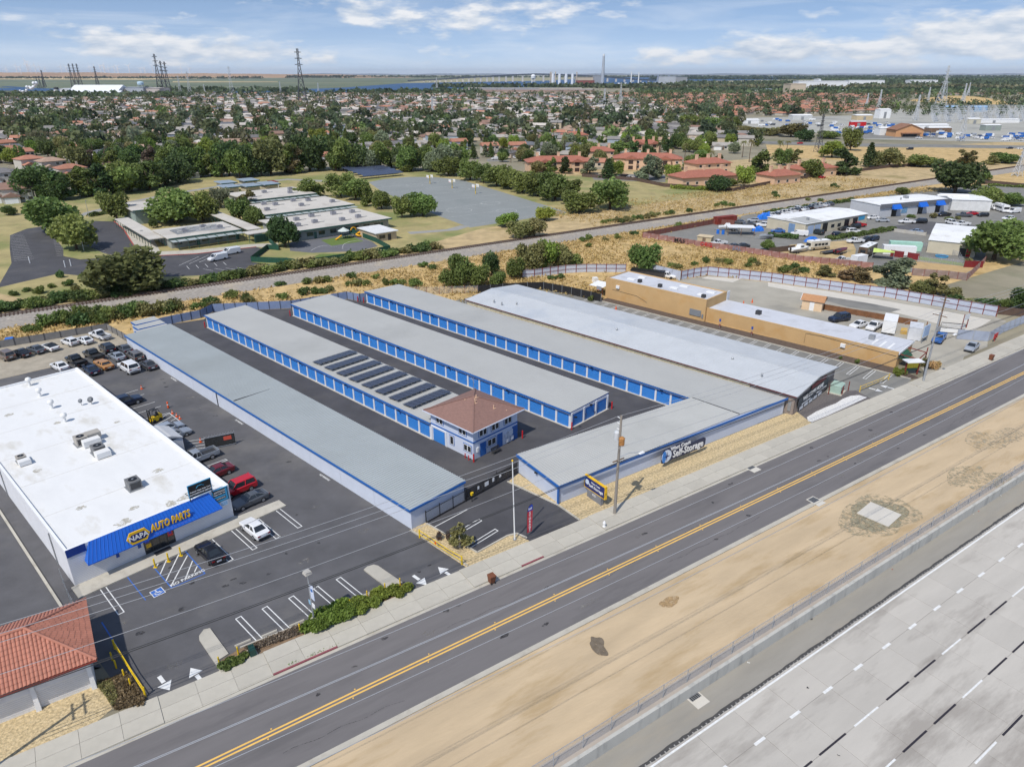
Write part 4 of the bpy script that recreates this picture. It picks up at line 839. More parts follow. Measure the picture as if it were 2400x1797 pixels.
# type: L W body sections (fraction x, halfwidth frac, zb, zt), cabin base (x0,x1,z), roof (x0,x1,z)
def q4(*p):return MB().quad(*p)
CT={}
def ctype(nm,L,W,secs,cab,wb,extras=None,wr=1.0):
 w=W/2;M_={}
 M_['body']=loft([(x*L/2,w*k,zb,zt)for x,k,zb,zt in secs]).mesh('body',False)
 cabs=cab if isinstance(cab,list)else[cab];M_['cabs']=[]
 for(x0,x1,z0,X0,X1,z1,kb,kt)in cabs:
  a,c=w*kb,w*kt;P={}
  e_=.015
  P['windshield']=q4((x1,-a,z0),(x1,a,z0),(X1,c,z1),(X1,-c,z1)).mesh('windshield')
  P['rear_window']=q4((x0,a,z0),(x0,-a,z0),(X0,-c,z1),(X0,c,z1)).mesh('rear_window')
  P['side_window']=q4((x0,-a,z0),(x1,-a,z0),(X1,-c,z1),(X0,-c,z1)).mesh('side_window')
  P['side_window2']=q4((x1,a,z0),(x0,a,z0),(X0,c,z1),(X1,c,z1)).mesh('side_window')
  for m_ in P.values():m_.materials.append(GLASS)
  r=MB().frus(X0-.06,-c-.03,X1+.06,c+.03,z1-.02,X0+.1,-c+.12,X1-.12,c-.12,z1+.05)
  for s_ in(-1,1):
   r.beam((x1,s_*a,z0),(X1,s_*c,z1),.09,.07).beam((x0,s_*a,z0),(X0,s_*c,z1),.16,.08)
   xm,Xm=(x0+x1)/2-.1,(X0+X1)/2;r.beam((xm,s_*(a+.01),z0),(Xm,s_*(c+.01),z1),.1,.05)
  P['roof']=r.mesh('roof');M_['cabs'].append(P)
 hl,tl,z_=secs[-1],secs[0],0
 xf,xr=hl[0]*L/2,tl[0]*L/2
 M_['headlight']=MB().box(-.06,-.2,-.07,.03,.2,.07).mesh('headlight');M_['headlight'].materials.append(LENS)
 M_['taillight']=MB().box(-.03,-.16,-.09,.06,.16,.09).mesh('taillight');M_['taillight'].materials.append(TAIL)
 M_['front_bumper']=MB().box(xf-.1,-w*.8,hl[2]+.02,xf+.05,w*.8,hl[2]+.16).mesh('front_bumper');M_['rear_bumper']=MB().box(xr-.05,-w*.8,tl[2]+.02,xr+.1,w*.8,tl[2]+.16).mesh('rear_bumper')
 for k_ in('front_bumper','rear_bumper'):M_[k_].materials.append(DARK)
 M_['plate']=MB().box(xr-.03,-.26,tl[3]-.38,xr-.005,.26,tl[3]-.2).mesh('number_plate');M_['plate'].materials.append(PLATE)
 M_['mirror']=MB().box(-.08,-.08,-.06,.06,.1,.07).mesh('mirror')
 CT[nm]=dict(M=M_,L=L,W=W,wb=wb,xf=xf,xr=xr,zf=hl[3]-.1,zr=tl[3]-.12,cab=cabs,extras=extras or[],wr=wr,w=w)
ctype('sedan',4.75,1.82,[(-1,.84,.38,.92),(-.93,.96,.24,1.0),(-.55,1,.2,1.02),(.1,1,.2,.98),(.55,.98,.2,.93),(.88,.92,.22,.82),(1,.76,.34,.68)],(-1.75,.95,.96,-1.0,.1,1.44,.86,.66),1.38)
ctype('coupe',4.7,1.88,[(-1,.82,.38,.9),(-.92,.95,.24,1.0),(-.55,1,.2,1.0),(.1,.98,.2,.95),(.6,.98,.2,.9),(.9,.9,.22,.78),(1,.72,.34,.64)],(-2.0,.8,.94,-1.0,-.1,1.38,.84,.6),1.38)
ctype('classic',5.2,1.95,[(-1,.9,.42,.9),(-.96,.97,.3,.96),(-.5,1,.26,.98),(.2,1,.26,.96),(.92,.97,.28,.9),(1,.9,.4,.86)],(-1.5,.7,.95,-1.05,.2,1.36,.88,.7),1.5)
ctype('hatch',4.3,1.8,[(-1,.86,.38,1.0),(-.93,.96,.24,1.04),(-.4,1,.2,1.03),(.2,1,.2,1.0),(.6,.97,.2,.95),(.9,.9,.22,.84),(1,.74,.34,.68)],(-2.02,.95,1.0,-1.65,.1,1.52,.88,.7),1.28)
ctype('suv',4.85,1.95,[(-1,.9,.45,1.12),(-.95,.97,.32,1.16),(-.4,1,.28,1.16),(.25,1,.28,1.14),(.6,.98,.28,1.1),(.93,.94,.3,1.0),(1,.84,.42,.85)],(-2.3,.98,1.12,-2.1,.3,1.78,.9,.76),1.42,wr=1.12)
ctype('van',5.6,2.0,[(-1,.95,.4,1.9),(-.97,1,.3,2.0),(.2,1,.3,2.02),(.42,.98,.3,1.5),(.62,.97,.3,1.22),(.92,.92,.32,1.05),(1,.84,.42,.85)],(-.2,1.72,1.24,.2,1.1,1.98,.9,.8),1.7,wr=1.05)
ctype('pickup',5.6,1.95,[(-1,.94,.5,.72),(-.98,.97,.4,.74),(-.05,1,.36,.74),(-.04,1,.36,1.14),(.3,1,.36,1.13),(.6,.98,.36,1.08),(.94,.94,.38,1.0),(1,.86,.46,.85)],(-.35,1.25,1.1,-.15,.75,1.74,.9,.74),1.62,['bed'],wr=1.15)
BEDM=MB().box(-2.76,-.96,.72,-.12,-.86,1.14).box(-2.76,.86,.72,-.12,.96,1.14).box(-2.78,-.86,.7,-2.68,.86,1.14).box(-.2,-.86,.72,-.12,.86,1.14).mesh('bed_walls')
BEDF=MB().box(-2.68,-.86,.742,-.2,.86,.752).mesh('bed_floor');BEDF.materials.append(DARK)
def setm(o,m):
 if not o.data.materials:o.data.materials.append(None)
 o.material_slots[0].link='OBJECT';o.material_slots[0].material=m
def car(kind,label,pos,head,col,group=None,cat=None,lod=0,metal=.0,s=1.0):
 c=CT[kind];M_=c['M'];pm_=paint(col,metal)
 nm={'sedan':'parked_sedan','coupe':'parked_coupe','classic':'parked_sedan','hatch':'parked_hatchback','suv':'parked_suv','van':'parked_van','pickup':'pickup_truck'}[kind]
 T=thing(nm,label,cat or{'pickup':'pickup','van':'van','suv':'car'}.get(kind,'car'),(pos[0],pos[1],.012),head,group);T.scale=(s,s,s)
 setm(obj('body',M_['body'],None,T),pm_)
 for P in M_['cabs']:
  setm(obj('roof',P['roof'],None,T),pm_)
  for k in('windshield','rear_window','side_window','side_window2'):obj('side_window' if k[-1]=='2' else k,P[k],None,T)
 for sx in(-1,1):
  for sy in(-1,1):
   w_=obj('wheel',WHEELM,None,T,(sx*c['wb'],sy*(c['w']-.1),.33*c['wr']));w_.scale=(c['wr'],1,c['wr'])
   if lod==0:obj('rim',RIMM,None,w_)
 for sy in(-1,1):
  obj('headlight',M_['headlight'],None,T,(c['xf']-.06,sy*c['w']*.58,c['zf']));obj('taillight',M_['taillight'],None,T,(c['xr']+.02,sy*c['w']*.68,c['zr']))
 if lod==0:
  obj('front_bumper',M_['front_bumper'],None,T);obj('rear_bumper',M_['rear_bumper'],None,T);obj('number_plate',M_['plate'],None,T)
  cb=c['cab'][0]
  for sy in(-1,1):setm(obj('mirror',M_['mirror'],None,T,(cb[1]-.35,sy*(c['w']+.06),cb[2]+.05)),pm_)
 if 'bed' in c['extras']:
  setm(obj('bed_walls',BEDM,None,T),pm_);obj('bed_floor',BEDF,None,T)
 return T
HU,HV=PH,PH+math.pi/2;HNU,HNV=PH+math.pi,PH-math.pi/2
LOTG,BACKG='cars parked beside the parts store','vehicles parked in the lot behind the parts store'
def cu(kind,label,u,v,head,col,group=LOTG,**k):return car(kind,label,uv(u,v),head,col,group,**k)
cu('sedan','white sedan nose-in at the store walk',-13.2,-13.2,HNU,CW);cu('sedan','black sedan nose-in beside the hatched no-parking zone',-12.6,-18.95,HNU,CK)
cu('coupe','charcoal fastback coupe beside the store corner',-19.3,-10.6,HNV,CG);cu('suv','bright red SUV with roof rack beside the store wall',-22.9,-10.4,HNV,CRED)
cu('sedan','dark red sedan beside the store wall',-28.9,-10.4,HNV,CDR);cu('pickup','silver double-cab pickup beside the store wall',-34.6,-10.3,HNV,CS,metal=.3)
cu('sedan','silver grey sedan next to the white-roofed lean-to',-44.0,-9.6,HV,CS,metal=.3);cu('hatch','pale silver hatchback left of the silver sedan near the forklift',-46.7,-9.3,HV,srgb(180,188,198,.9),metal=.3)
cu('suv','dark navy wagon half hidden behind the store roof edge',-61.3,-10.2,HV,CNV)
A_=lambda k,x,y,h=.75:(lambda q:(q.x,q.y))(g(k,x,y,h))
def ct(kind,label,k,x,y,head,col,group=BACKG,h=.75,**kw):return car(kind,label,A_(k,x,y,h),head,col,group,**kw)
ct('sedan','white sedan at the left end of the middle back-lot row','A',512,575,HNU+.12,CW);ct('pickup','black pickup next to the white back-lot sedan','A',655,530,HNU+.1,CK)
ct('sedan','dark navy sedan directly behind the store roof corner','A',785,605,HNU,CNV);ct('classic','orange-brown classic sedan in the back lot','A',895,560,HNU+.05,CBR)
ct('pickup','dark olive pickup behind the orange-brown classic','A',805,480,HNU+.1,srgb(52,50,46,.9));ct('suv','black SUV at the rear of the back-lot cluster','A',925,425,HNU,CK)
ct('sedan','silver sedan with dark sunroof in the back-lot cluster','A',1008,490,HNU+.05,CS,metal=.3);ct('suv','white camper-topped truck at the front of the back-lot cluster','A',1112,590,HNU+.04,CW,s=1.12)
ct('sedan','dark grey sedan against the storage wall, rearmost','A',1072,425,HNU,CG);ct('suv','brown-grey SUV against the storage wall, middle','A',1165,492,HNU,srgb(120,114,108,.9),metal=.2);ct('sedan','dark grey sedan against the storage wall, nearest','A',1278,562,HNU,srgb(74,74,78,.9))
for kind,x,y,col,lab in(('suv',45,485,srgb(120,104,92,.9),'brown SUV at the left frame edge by the back fence'),('sedan',182,460,CK,'black sedan by the back fence'),('sedan',308,430,CG,'slate grey sedan by the back fence'),('coupe',428,408,CW,'white convertible with black top by the back fence'),
        ('hatch',600,365,CW,'white hatchback by the back fence'),('coupe',726,350,srgb(228,230,232,.9),'white coupe with dark rear window by the back fence'),('pickup',862,312,CW,'white pickup at the right end of the back fence row')):
 T=ct(kind,lab,'A',x,y,HNU+.18,col)
 if 'convertible' in lab:
  for c in T.children:
   if c.name.startswith('roof'):setm(c,BLACK)
# vehicles in the yards to the right
YARD='vehicles in the yards beyond the tracks'
for kind,lab,k,x,y,hd,col in(
 ('van','white panel van beside the long warehouse door','K',1745,545,160,CW),('suv','dark green truck in front of the warehouse roller doors','L',425,530,120,srgb(40,50,48,.9)),('sedan','black sedan left of the red pickup at the warehouse','L',660,497,200,CK),('suv','black SUV next to the red pickup at the warehouse','L',745,482,200,CK),
 ('pickup','red pickup at the warehouse end','L',785,470,200,CRED),('suv','white car under a cover before the hedge','L',740,522,10,CW),('hatch','dark blue hatchback close behind the hedge','L',610,548,10,CNV),('pickup','white pickup beside the hedge in the trailer yard','L',755,605,190,CW),
 ('hatch','dark car right of the hedge-side white pickup','L',852,592,215,CK),('hatch','dark blue car nearest the big motorhome','L',915,585,215,CNV),('sedan','white sedan left of the blue-awning building','L',905,402,190,CW),('sedan','silver sedan before the blue-awning building','L',990,425,170,CS),
 ('pickup','white pickup in the middle of the blue-awning lot','L',1200,438,175,CW),('suv','black SUV right of the mid-lot white pickup','L',1312,437,175,CK),('pickup','black pickup before the right blue awning','L',1522,378,200,CK),('pickup','charcoal pickup in the right lot','L',1695,382,170,CG),
 ('sedan','red car behind the charcoal pickup','L',1762,368,190,CRED),('hatch','black hatchback right of the charcoal pickup','L',1858,380,190,CK),('van','long white cargo van at the back of the right lot','L',1820,312,175,CW),('van','white van facing out beside the shuttle bus','L',1945,318,260,CW),('van','white van right of the shuttle bus','L',2125,350,200,CW),
 ('hatch','white car near the right edge of the right lot','L',2075,408,190,CW),('suv','white SUV parked across the right lot island','L',1590,447,280,CW),('pickup','white pickup beside the white SUV in the right lot','L',1680,458,190,CW),('sedan','light blue sedan by the low concrete wall','L',1275,522,175,srgb(140,160,190,.9)),
 ('pickup','old white pickup by the graffiti fence end','L',648,770,190,CW),('pickup','black and white pickup beside the beige shed','K',1050,622,200,CW),('sedan','grey sedan behind the graffiti wall, left one','K',1172,648,190,CG),('sedan','dark sedan behind the graffiti wall, right one','K',1252,646,190,srgb(50,54,58,.9)),
 ('sedan','dark car at the rear left of the storage tarps','K',1222,440,150,CG),('sedan','black car in front of the white boats','K',1312,462,160,CK),('suv','white car left of the warehouse wall','K',1432,466,160,CW),('hatch','pale car among the tarps','K',1345,425,160,CS),('sedan','blue sedan at the warehouse left wall','K',1560,515,170,CBL),
 ('suv','black SUV behind the tan building','K',2092,1270,200,CNV),('sedan','white sedan right of the black SUV behind the tan building','L',785,1325,210,CW),('pickup','white pickup coupled to the box trailer behind the tan building','L',920,1338,225,CW),('pickup','blue pickup by the gate right of the tan building','L',1480,1440,230,CBL),
 ('sedan','silver sedan on the apron by the grey fence','Hz',1948,225,225,CS),('van','left white school van in the bus lane','W',1880,752,232,CW),('van','right white school van in the bus lane','W',1992,700,228,CW)):
 ct(kind,lab,k,x,y,R(hd-180 if False else hd),col,YARD if 'school' not in lab else 'school vans',lod=0 if k in('Hz',)else 1)
for i in range(15):
 f=i/14;q=g('K',1500+500*f,385-100*f,.6)
 car(rnd.choice(['sedan','hatch','suv','pickup']),'vehicle in the packed row along the railway-side hedge',(q.x,q.y),R(rnd.choice([115,120,300])),rnd.choice([CW,CW,CS,CG,CK]),'packed row by the railway hedge',lod=1)
# special vehicles
def wheels(T,pts,r=.38,w=.24):
 for x,y in pts:
  o=obj('wheel',WHEELM,None,T,(x,y,r));o.scale=(r/.33,w/.22,r/.33)
fl=thing('forklift','yellow forklift with black mast and overhead guard in the loading bay','forklift',(*uv(-51.6,-9.6)[:2],.012),HNV+.25)
obj('chassis',MB().frus(-1.1,-.5,.6,.5,.25,-1.05,-.48,.55,.48,.95).box(-1.15,-.5,.35,-.75,.5,1.15),YELP,fl)
obj('mast',MB().box(.65,-.35,.05,.75,-.25,2.3).box(.65,.25,.05,.75,.35,2.3).box(.65,-.3,2.2,.75,.3,2.3).box(.66,-.3,1.0,.74,.3,1.08),BLACK,fl)
obj('fork',MB().box(.75,-.3,.08,1.7,-.18,.13).box(.75,.18,.08,1.7,.3,.13),DARK,fl)
obj('overhead_guard',MB().tube([(-.95,-.42,1.1),(-.7,-.42,2.05),(.3,-.42,2.1),(.55,-.42,1.0)],.04).tube([(-.95,.42,1.1),(-.7,.42,2.05),(.3,.42,2.1),(.55,.42,1.0)],.04).box(-.7,-.42,2.04,.3,-.2,2.1).box(-.7,.2,2.04,.3,.42,2.1).box(-.3,-.2,2.04,-.1,.2,2.1),BLACK,fl)
obj('seat',MB().box(-.6,-.25,.95,-.1,.25,1.1).box(-.65,-.25,1.0,-.55,.25,1.5),BLACK,fl);wheels(fl,[(.35,-.48),(.35,.48),(-.75,-.45),(-.75,.45)],.3)
def motorhome(label,pos,head,L,W,H,body,stripe):
 T=thing('motorhome',label,'motorhome',(pos[0],pos[1],.012),R(head))
 obj('body',MB().box(-L/2,-W/2,.5,L/2-.8,W/2,H).frus(L/2-.8,-W/2,L/2,W/2,.5,L/2-.8,-W/2+.04,L/2-.35,W/2-.04,H),body,T)
 obj('skirt',MB().box(-L/2+.05,-W/2-.015,.45,L/2-.2,W/2+.015,H*.38),stripe,T)
 for s_ in(-1,1):
  for i in range(4):obj('window',MB().box(-L/2+.9+i*(L-2.2)/4,s_*(W/2+.01)-.012,H*.5,-L/2+2.0+i*(L-2.2)/4,s_*(W/2+.01)+.012,H*.75),GLASS,T)
 obj('roof',MB().box(-L/2-.02,-W/2-.02,H,L/2-.4,W/2+.02,H+.06),WHITE,T)
 obj('windshield',MB().box(L/2-.36,-W/2+.2,H*.48,L/2-.1,W/2-.2,H*.8),GLASS,T)
 obj('rear_window',MB().box(-L/2-.02,-W/2+.5,H*.5,-L/2,W/2-.5,H*.75),GLASS,T)
 for i in range(4):obj('roof_vent',MB().cyl(-L/2+1.4+i*(L-2.6)/4,.3*(-1)**i,H,H+.14,.32,10),DARK if i%2 else WHITE,T)
 wheels(T,[(L*.3,-W/2+.1),(L*.3,W/2-.1),(-L*.28,-W/2+.1),(-L*.28,W/2-.1)],.42)
 return T
motorhome('large brown and black motorhome with white roof in the trailer yard',A_('L',862,690,1.5),math.degrees(math.atan2(*(g('L',965,640)-g('L',790,730)).yx)),9.6,2.5,3.3,mat('brown_rv',srgb(104,86,70,.9),.4,.4,.6),mat('dark_rv',srgb(60,50,44,.9),.4,.3,.6))
motorhome('old cream motorhome beside the cabin boat',A_('L',430,640,1.5),200,7.5,2.3,2.9,mat('cream_rv',srgb(226,218,200,.9),.5),mat('tan_rv',srgb(176,160,132,.9),.6))
bus=motorhome('white shuttle bus between two white vans in the right lot',A_('L',2020,322,1.4),265,7.2,2.4,2.8,WHITE,WHITE);bus.name='shuttle_bus';bus['category']='bus'
def boat(label,pos,head,L,W,hull,cabin=True):
 T=thing('boat',label,'boat',(pos[0],pos[1],.012),R(head));b=MB();n=7;prof=[]
 for i in range(n):
  f=i/(n-1);x=-L/2+L*f;w=W/2*(1 if f<.5 else max(.02,1-((f-.5)/.5)**2));zk=.6+.25*f**3;zt=1.35+.25*f
  b.v+=[(x,0,zk),(x,-w*.8,zk+.3),(x,-w,zt),(x,w,zt),(x,w*.8,zk+.3)]
 for k in range(n-1):b.f+=[(k*5+i,k*5+(i+1)%5,k*5+5+(i+1)%5,k*5+5+i)for i in range(5)]
 b.f+=[(4,3,2,1,0),tuple(range((n-1)*5,n*5))]
 obj('hull',b,hull,T)
 if cabin:
  c=obj('cabin',MB().frus(-L*.12,-W*.36,L*.24,W*.36,1.4,-L*.08,-W*.3,L*.12,W*.3,2.45),WHITE,T)
  obj('window',MB().box(-L*.06,-W*.38,1.75,L*.1,W*.38,2.15),GLASS,c)
 else:obj('deck_well',MB().box(-L*.35,-W*.3,1.36,L*.1,W*.3,1.46),DARK,T)
 obj('outboard_motor',MB().box(-L/2-.35,-.2,.8,-L/2,.2,1.7),BLACK,T)
 obj('trailer_frame',MB().box(-L/2,-.5,.42,L/2+1.4,-.4,.52).box(-L/2,.4,.42,L/2+1.4,.5,.52).box(-L*.1,-.05,.5,.1,.05,.7).box(-L*.3,-W/2,.35,-L*.25,W/2,.45),GALV,T)
 wheels(T,[(-L*.2,-W/2+.05),(-L*.2,W/2-.05),(-L*.32,-W/2+.05),(-L*.32,W/2-.05)],.32)
 return T
boat('white cabin cruiser on its trailer beside the cream motorhome',A_('L',275,672,1.2),25,7.2,2.4,WHITE)
boat('red and black speedboat on its trailer behind the flatbed',A_('L',635,692,.9),35,6.0,2.2,mat('red_hull',srgb(110,24,34,.9),.3,.3,1),False)
boat('small grey skiff on the ground by the dark hedge',A_('K',1455,572,.7),190,4.6,1.8,mat('grey_hull',srgb(170,176,182,.9),.4),False)
boat('white boat under the yard shelter',A_('K',1130,492,1.0),170,6.5,2.3,WHITE)
ft=thing('flatbed_trailer','black flatbed trailer beside the red speedboat','trailer',(*A_('L',530,698,.6),.012),R(30))
obj('deck',MB().box(-3,-1.05,.55,3,1.05,.68),DARK,ft);obj('ramp',MB().box(3,-1.0,.3,4.2,1.0,.42),DARK,ft);obj('tongue',MB().beam((-3,-.6,.55),(-4.4,0,.5),.1,.1).beam((-3,.6,.55),(-4.4,0,.5),.1,.1),DARK,ft);wheels(ft,[(.5,-1.1),(.5,1.1),(1.3,-1.1),(1.3,1.1)],.36)
def boxtrailer(label,pos,head,L,W,H,m,name='box_trailer',cat='trailer',onwheels=True):
 T=thing(name,label,cat,(pos[0],pos[1],.012),R(head));z0=.5 if onwheels else.08
 obj('box',MB().box(-L/2,-W/2,z0,L/2,W/2,H),m,T)
 for i in range(int(L/.6)):obj('side_rib',MB().box(-L/2+.2+i*.6,-W/2-.03,z0+.1,-L/2+.28+i*.6,W/2+.03,H-.1),m,T)
 obj('rear_door',MB().box(-L/2-.03,-W/2+.1,z0+.08,-L/2,W/2-.1,H-.12),m,T);obj('roof_cap',MB().box(-L/2-.04,-W/2-.04,H,L/2+.04,W/2+.04,H+.05),m,T)
 if onwheels:wheels(T,[(-.4,-W/2),(-.4,W/2),(.5,-W/2),(.5,W/2)],.34)
 return T
boxtrailer('large white box trailer behind the tan building',A_('L',1052,1335,1.4),240,5.6,2.5,3.1,WHITE)
boxtrailer('pale grey cargo box beside the sign behind the tan building',A_('L',1272,1395,1.2),240,4.2,2.4,2.7,mat('pale_grey_box',srgb(214,216,220,.9),.6),'cargo_box','container',False)
boxtrailer('white shipping container behind the lime shade sail',A_('L',1130,690,1.2),165,9.0,2.5,2.6,WHITE,'shipping_container','container',False)
boxtrailer('pale green shipping container behind the white one',A_('L',1185,655,1.2),165,9.0,2.5,2.6,mat('mint_container',srgb(176,220,200,.9),.6),'shipping_container','container',False)
boxtrailer('small white camper trailer by the graffiti fence',A_('L',785,772,1.1),210,4.6,2.2,2.5,WHITE,'camper_trailer','trailer')
# ------------------------------------------------------------------ foliage
LEAF=dict(mid=leafmat('leaf_mid',srgb(122,138,76,.95)),dark=leafmat('leaf_dark',srgb(98,118,68,.95)),olive=leafmat('leaf_olive',srgb(142,140,90,.95)),bright=leafmat('leaf_bright',srgb(144,160,74,.95)),
   grey=leafmat('leaf_grey',srgb(138,146,116,.95)),brown=leafmat('leaf_brown',srgb(148,132,98,.95)),deep=leafmat('leaf_deep',srgb(84,102,62,.95)),oak=leafmat('leaf_oak',srgb(104,106,64,.95)),straw=leafmat('leaf_straw',srgb(208,178,124,.9),.3),purple=leafmat('leaf_purple',srgb(134,116,104,.95)))
def leaves(name,pts,sizes,tint,rng,flat=0.0):
 n=len(pts);d=rng.normal(size=(n,3));d[:,2]=d[:,2]*(1-flat)+flat*1.5
 d/=np.linalg.norm(d,axis=1)[:,None];a=np.cross(d,rng.normal(size=(n,3)));a/=np.linalg.norm(a,axis=1)[:,None]+1e-9;b=np.cross(d,a)
 s=sizes[:,None]
 V=np.stack([pts-a*s-b*s*.6,pts+a*s*.7-b*s*.8,pts+a*s+b*s*.6,pts-a*s*.6+b*s*.9],1).reshape(-1,3)
 me=bpy.data.meshes.new(name);me.vertices.add(4*n);me.vertices.foreach_set('co',V.astype(np.float32).ravel())
 me.loops.add(4*n);me.loops.foreach_set('vertex_index',np.arange(4*n,dtype=np.int32));me.polygons.add(n)
 me.polygons.foreach_set('loop_start',np.arange(0,4*n,4,dtype=np.int32));me.polygons.foreach_set('loop_total',np.full(n,4,np.int32))
 at=me.attributes.new('tint','FLOAT','FACE');at.data.foreach_set('value',np.clip(tint,0,1).astype(np.float32))
 me.update(calc_edges=True);return me
def clump_pts(rng,lobes,n,fill=.35):
 """points in the shells of several ellipsoid lobes (x,y,z,rx,ry,rz)"""
 P=[];Tn=[]
 vol=np.array([l[3]*l[4]+l[3]*l[5]for l in lobes]);cnt=np.maximum(8,(n*vol/vol.sum()).astype(int))
 for l,c in zip(lobes,cnt):
  d=rng.normal(size=(c,3));d/=np.linalg.norm(d,axis=1)[:,None];r=1-fill*rng.random(c)**1.5
  r*=1+.13*np.sin(d[:,0]*5+l[0])*np.sin(d[:,1]*6+l[1])+.08*rng.normal(size=c)
  P.append(np.array(l[:3])+d*r[:,None]*np.array(l[3:]));Tn.append(np.full(c,rng.random())*.55+.45*rng.random(c))
 return np.concatenate(P),np.concatenate(Tn)
def lobes_round(rng,H,Rr_,base,k):
 out=[(0,0,(H+base)/2,Rr_*.72,Rr_*.72,(H-base)/2*.85)]
 for i in range(k):
  a=6.283*(i/k)+rng.uniform(-.35,.35);f=rng.uniform(.35,.72);z=base+(H-base)*rng.uniform(.22,.8);sc=rng.uniform(.34,.52)*(1.1-.5*abs((z-base)/(H-base)-.45))
  out.append((Rr_*f*math.cos(a),Rr_*f*math.sin(a),z,Rr_*sc,Rr_*sc,(H-base)*sc*.62))
 return out
def trunk_mb(H,base,r,rng,limbs=5,spread=2.5):
 b=MB();b.tube([(0,0,-.2),(.05,.03,base*.6),(.1,-.05,base*1.15),(.0,.1,H*.62)],[r*1.25,r,r*.8,r*.25],7)
 for i in range(limbs):
  a=6.283*i/limbs+rng.uniform(-.4,.4);z0=base*rng.uniform(.75,1.2)
  b.tube([(0,0,z0),(spread*.45*math.cos(a),spread*.45*math.sin(a),z0+(H-base)*.25),(spread*math.cos(a),spread*math.sin(a),z0+(H-base)*rng.uniform(.4,.6))],[r*.5,r*.33,r*.12],5)
 return b
TREES={}
def proto(key,crown,trunk):trunk.materials.append(BARK);TREES[key]=(crown,trunk)
for v in range(4):
 rg_=np.random.default_rng(10+v);H_,R_,B_=9.0,4.6,2.0+.3*v
 P,Tn=clump_pts(rg_,lobes_round(rg_,H_,R_,.7+.25*v,12+v),3000);proto(('round',v),leaves('crown',P,rg_.uniform(.2,.42,len(P)),Tn,rg_),trunk_mb(H_,B_,.3,rg_).mesh('trunk',True))
for v in range(3):
 rg_=np.random.default_rng(30+v);H_,R_,B_=9.0,3.4,1.6
 lb=[(rg_.uniform(-1.6,1.6),rg_.uniform(-1.6,1.6),1.5+6.4*i/10,rg_.uniform(1.0,1.7)*(1.15-.05*i),rg_.uniform(1.0,1.7)*(1.15-.05*i),rg_.uniform(.9,1.3))for i in range(11)]
 P,Tn=clump_pts(rg_,lb,2100,.5);proto(('tall',v),leaves('crown',P,rg_.uniform(.16,.34,len(P)),Tn,rg_),trunk_mb(H_,B_,.28,rg_,6,1.6).mesh('trunk',True))
for v in range(2):
 rg_=np.random.default_rng(40+v);n=1500;z=rg_.random(n)**.9;a=rg_.random(n)*6.283;r=(.95*(1-z)**.55*(.35+.65*np.minimum(1,z*6)))*rg_.uniform(.75,1.05,n)*(1.25+.1*v)
 P=np.stack([r*np.cos(a),r*np.sin(a),.5+z*8.6],1);proto(('cypress',v),leaves('crown',P,rg_.uniform(.12,.26,n),rg_.random(n),rg_),MB().tube([(0,0,-.2),(0,0,5)],[.2,.08],6).mesh('trunk'))
for v in range(2):
 rg_=np.random.default_rng(50+v);n=2000;lay=rg_.integers(0,11,n);z=lay/11+rg_.normal(size=n)*.012;a=rg_.random(n)*6.283;r=2.7*(1-z)**.8*np.sqrt(rg_.random(n))*(.8+.25*np.sin(a*5+lay))
 P=np.stack([r*np.cos(a),r*np.sin(a),1.2+z*7.8-r*.18],1);proto(('conifer',v),leaves('crown',P,rg_.uniform(.15,.32,n),rg_.random(n)*.6+.2,rg_,.3),MB().tube([(0,0,-.2),(0,0,8)],[.24,.05],6).mesh('trunk'))
rg_=np.random.default_rng(60);P=[];Dn=[]
for i in range(26):
 a=6.283*i/26*1.618*3;el=rg_.uniform(-.5,1.1)
 for j in range(12):
  f=j/11;r=2.1*f*math.cos(el*.8);P.append((r*math.cos(a)+rg_.normal()*.05,r*math.sin(a)+rg_.normal()*.05,8.0+2.1*f*math.sin(el)-1.3*f*f))
proto(('palm',0),leaves('crown',np.array(P),rg_.uniform(.14,.24,len(P)),rg_.random(len(P)),rg_),MB().tube([(0,0,-.2),(.15,0,3),(0,0,8.1)],[.3,.2,.17],8).mesh('trunk'))
for v in range(4):
 rg_=np.random.default_rng(70+v);lb=[(rg_.uniform(-.9,.9),rg_.uniform(-.9,.9),rg_.uniform(.5,1.1),rg_.uniform(.5,.9),rg_.uniform(.5,.9),rg_.uniform(.45,.8))for i in range(8)]
 P,Tn=clump_pts(rg_,lb,700,.45);P[:,2]=np.maximum(P[:,2],.04);b_=MB()
 for i in range(5):a=i*1.26;b_.tube([(0,0,-.1),(.5*math.cos(a),.5*math.sin(a),.9)],[.05,.015],4)
 proto(('bush',v),leaves('crown',P,rg_.uniform(.09,.19,len(P)),Tn,rg_),b_.mesh('trunk'))
TNAME=dict(round='broadleaf_tree',tall='tall_tree',cypress='cypress_tree',conifer='conifer_tree',palm='palm_tree',bush='shrub')
tcount=[0]
def tree(label,pos,h,kind='round',leaf='mid',group=None,width=None,cat=None,rz=None):
 tcount[0]+=1;v=tcount[0];n=len([k for k in TREES if k[0]==kind]);cr,tk=TREES[kind,v%n]
 T=thing(TNAME[kind],label,cat or('shrub' if kind=='bush' else 'tree'),(pos[0],pos[1],0),(v*2.399)%6.283 if rz is None else rz,group)
 H0={'bush':1.75,'palm':9.5}.get(kind,9.0);R0=dict(round=4.6,tall=3.2,cypress=1.2,conifer=2.7,palm=2.2,bush=1.55)[kind]
 sz=h/H0;sx=(width/R0)if width else sz
 T.scale=(sx,sx,sz)
 setm(obj('crown',cr,None,T),LEAF[leaf]);obj('trunk' if kind!='bush' else 'stems',tk,None,T)
 return T
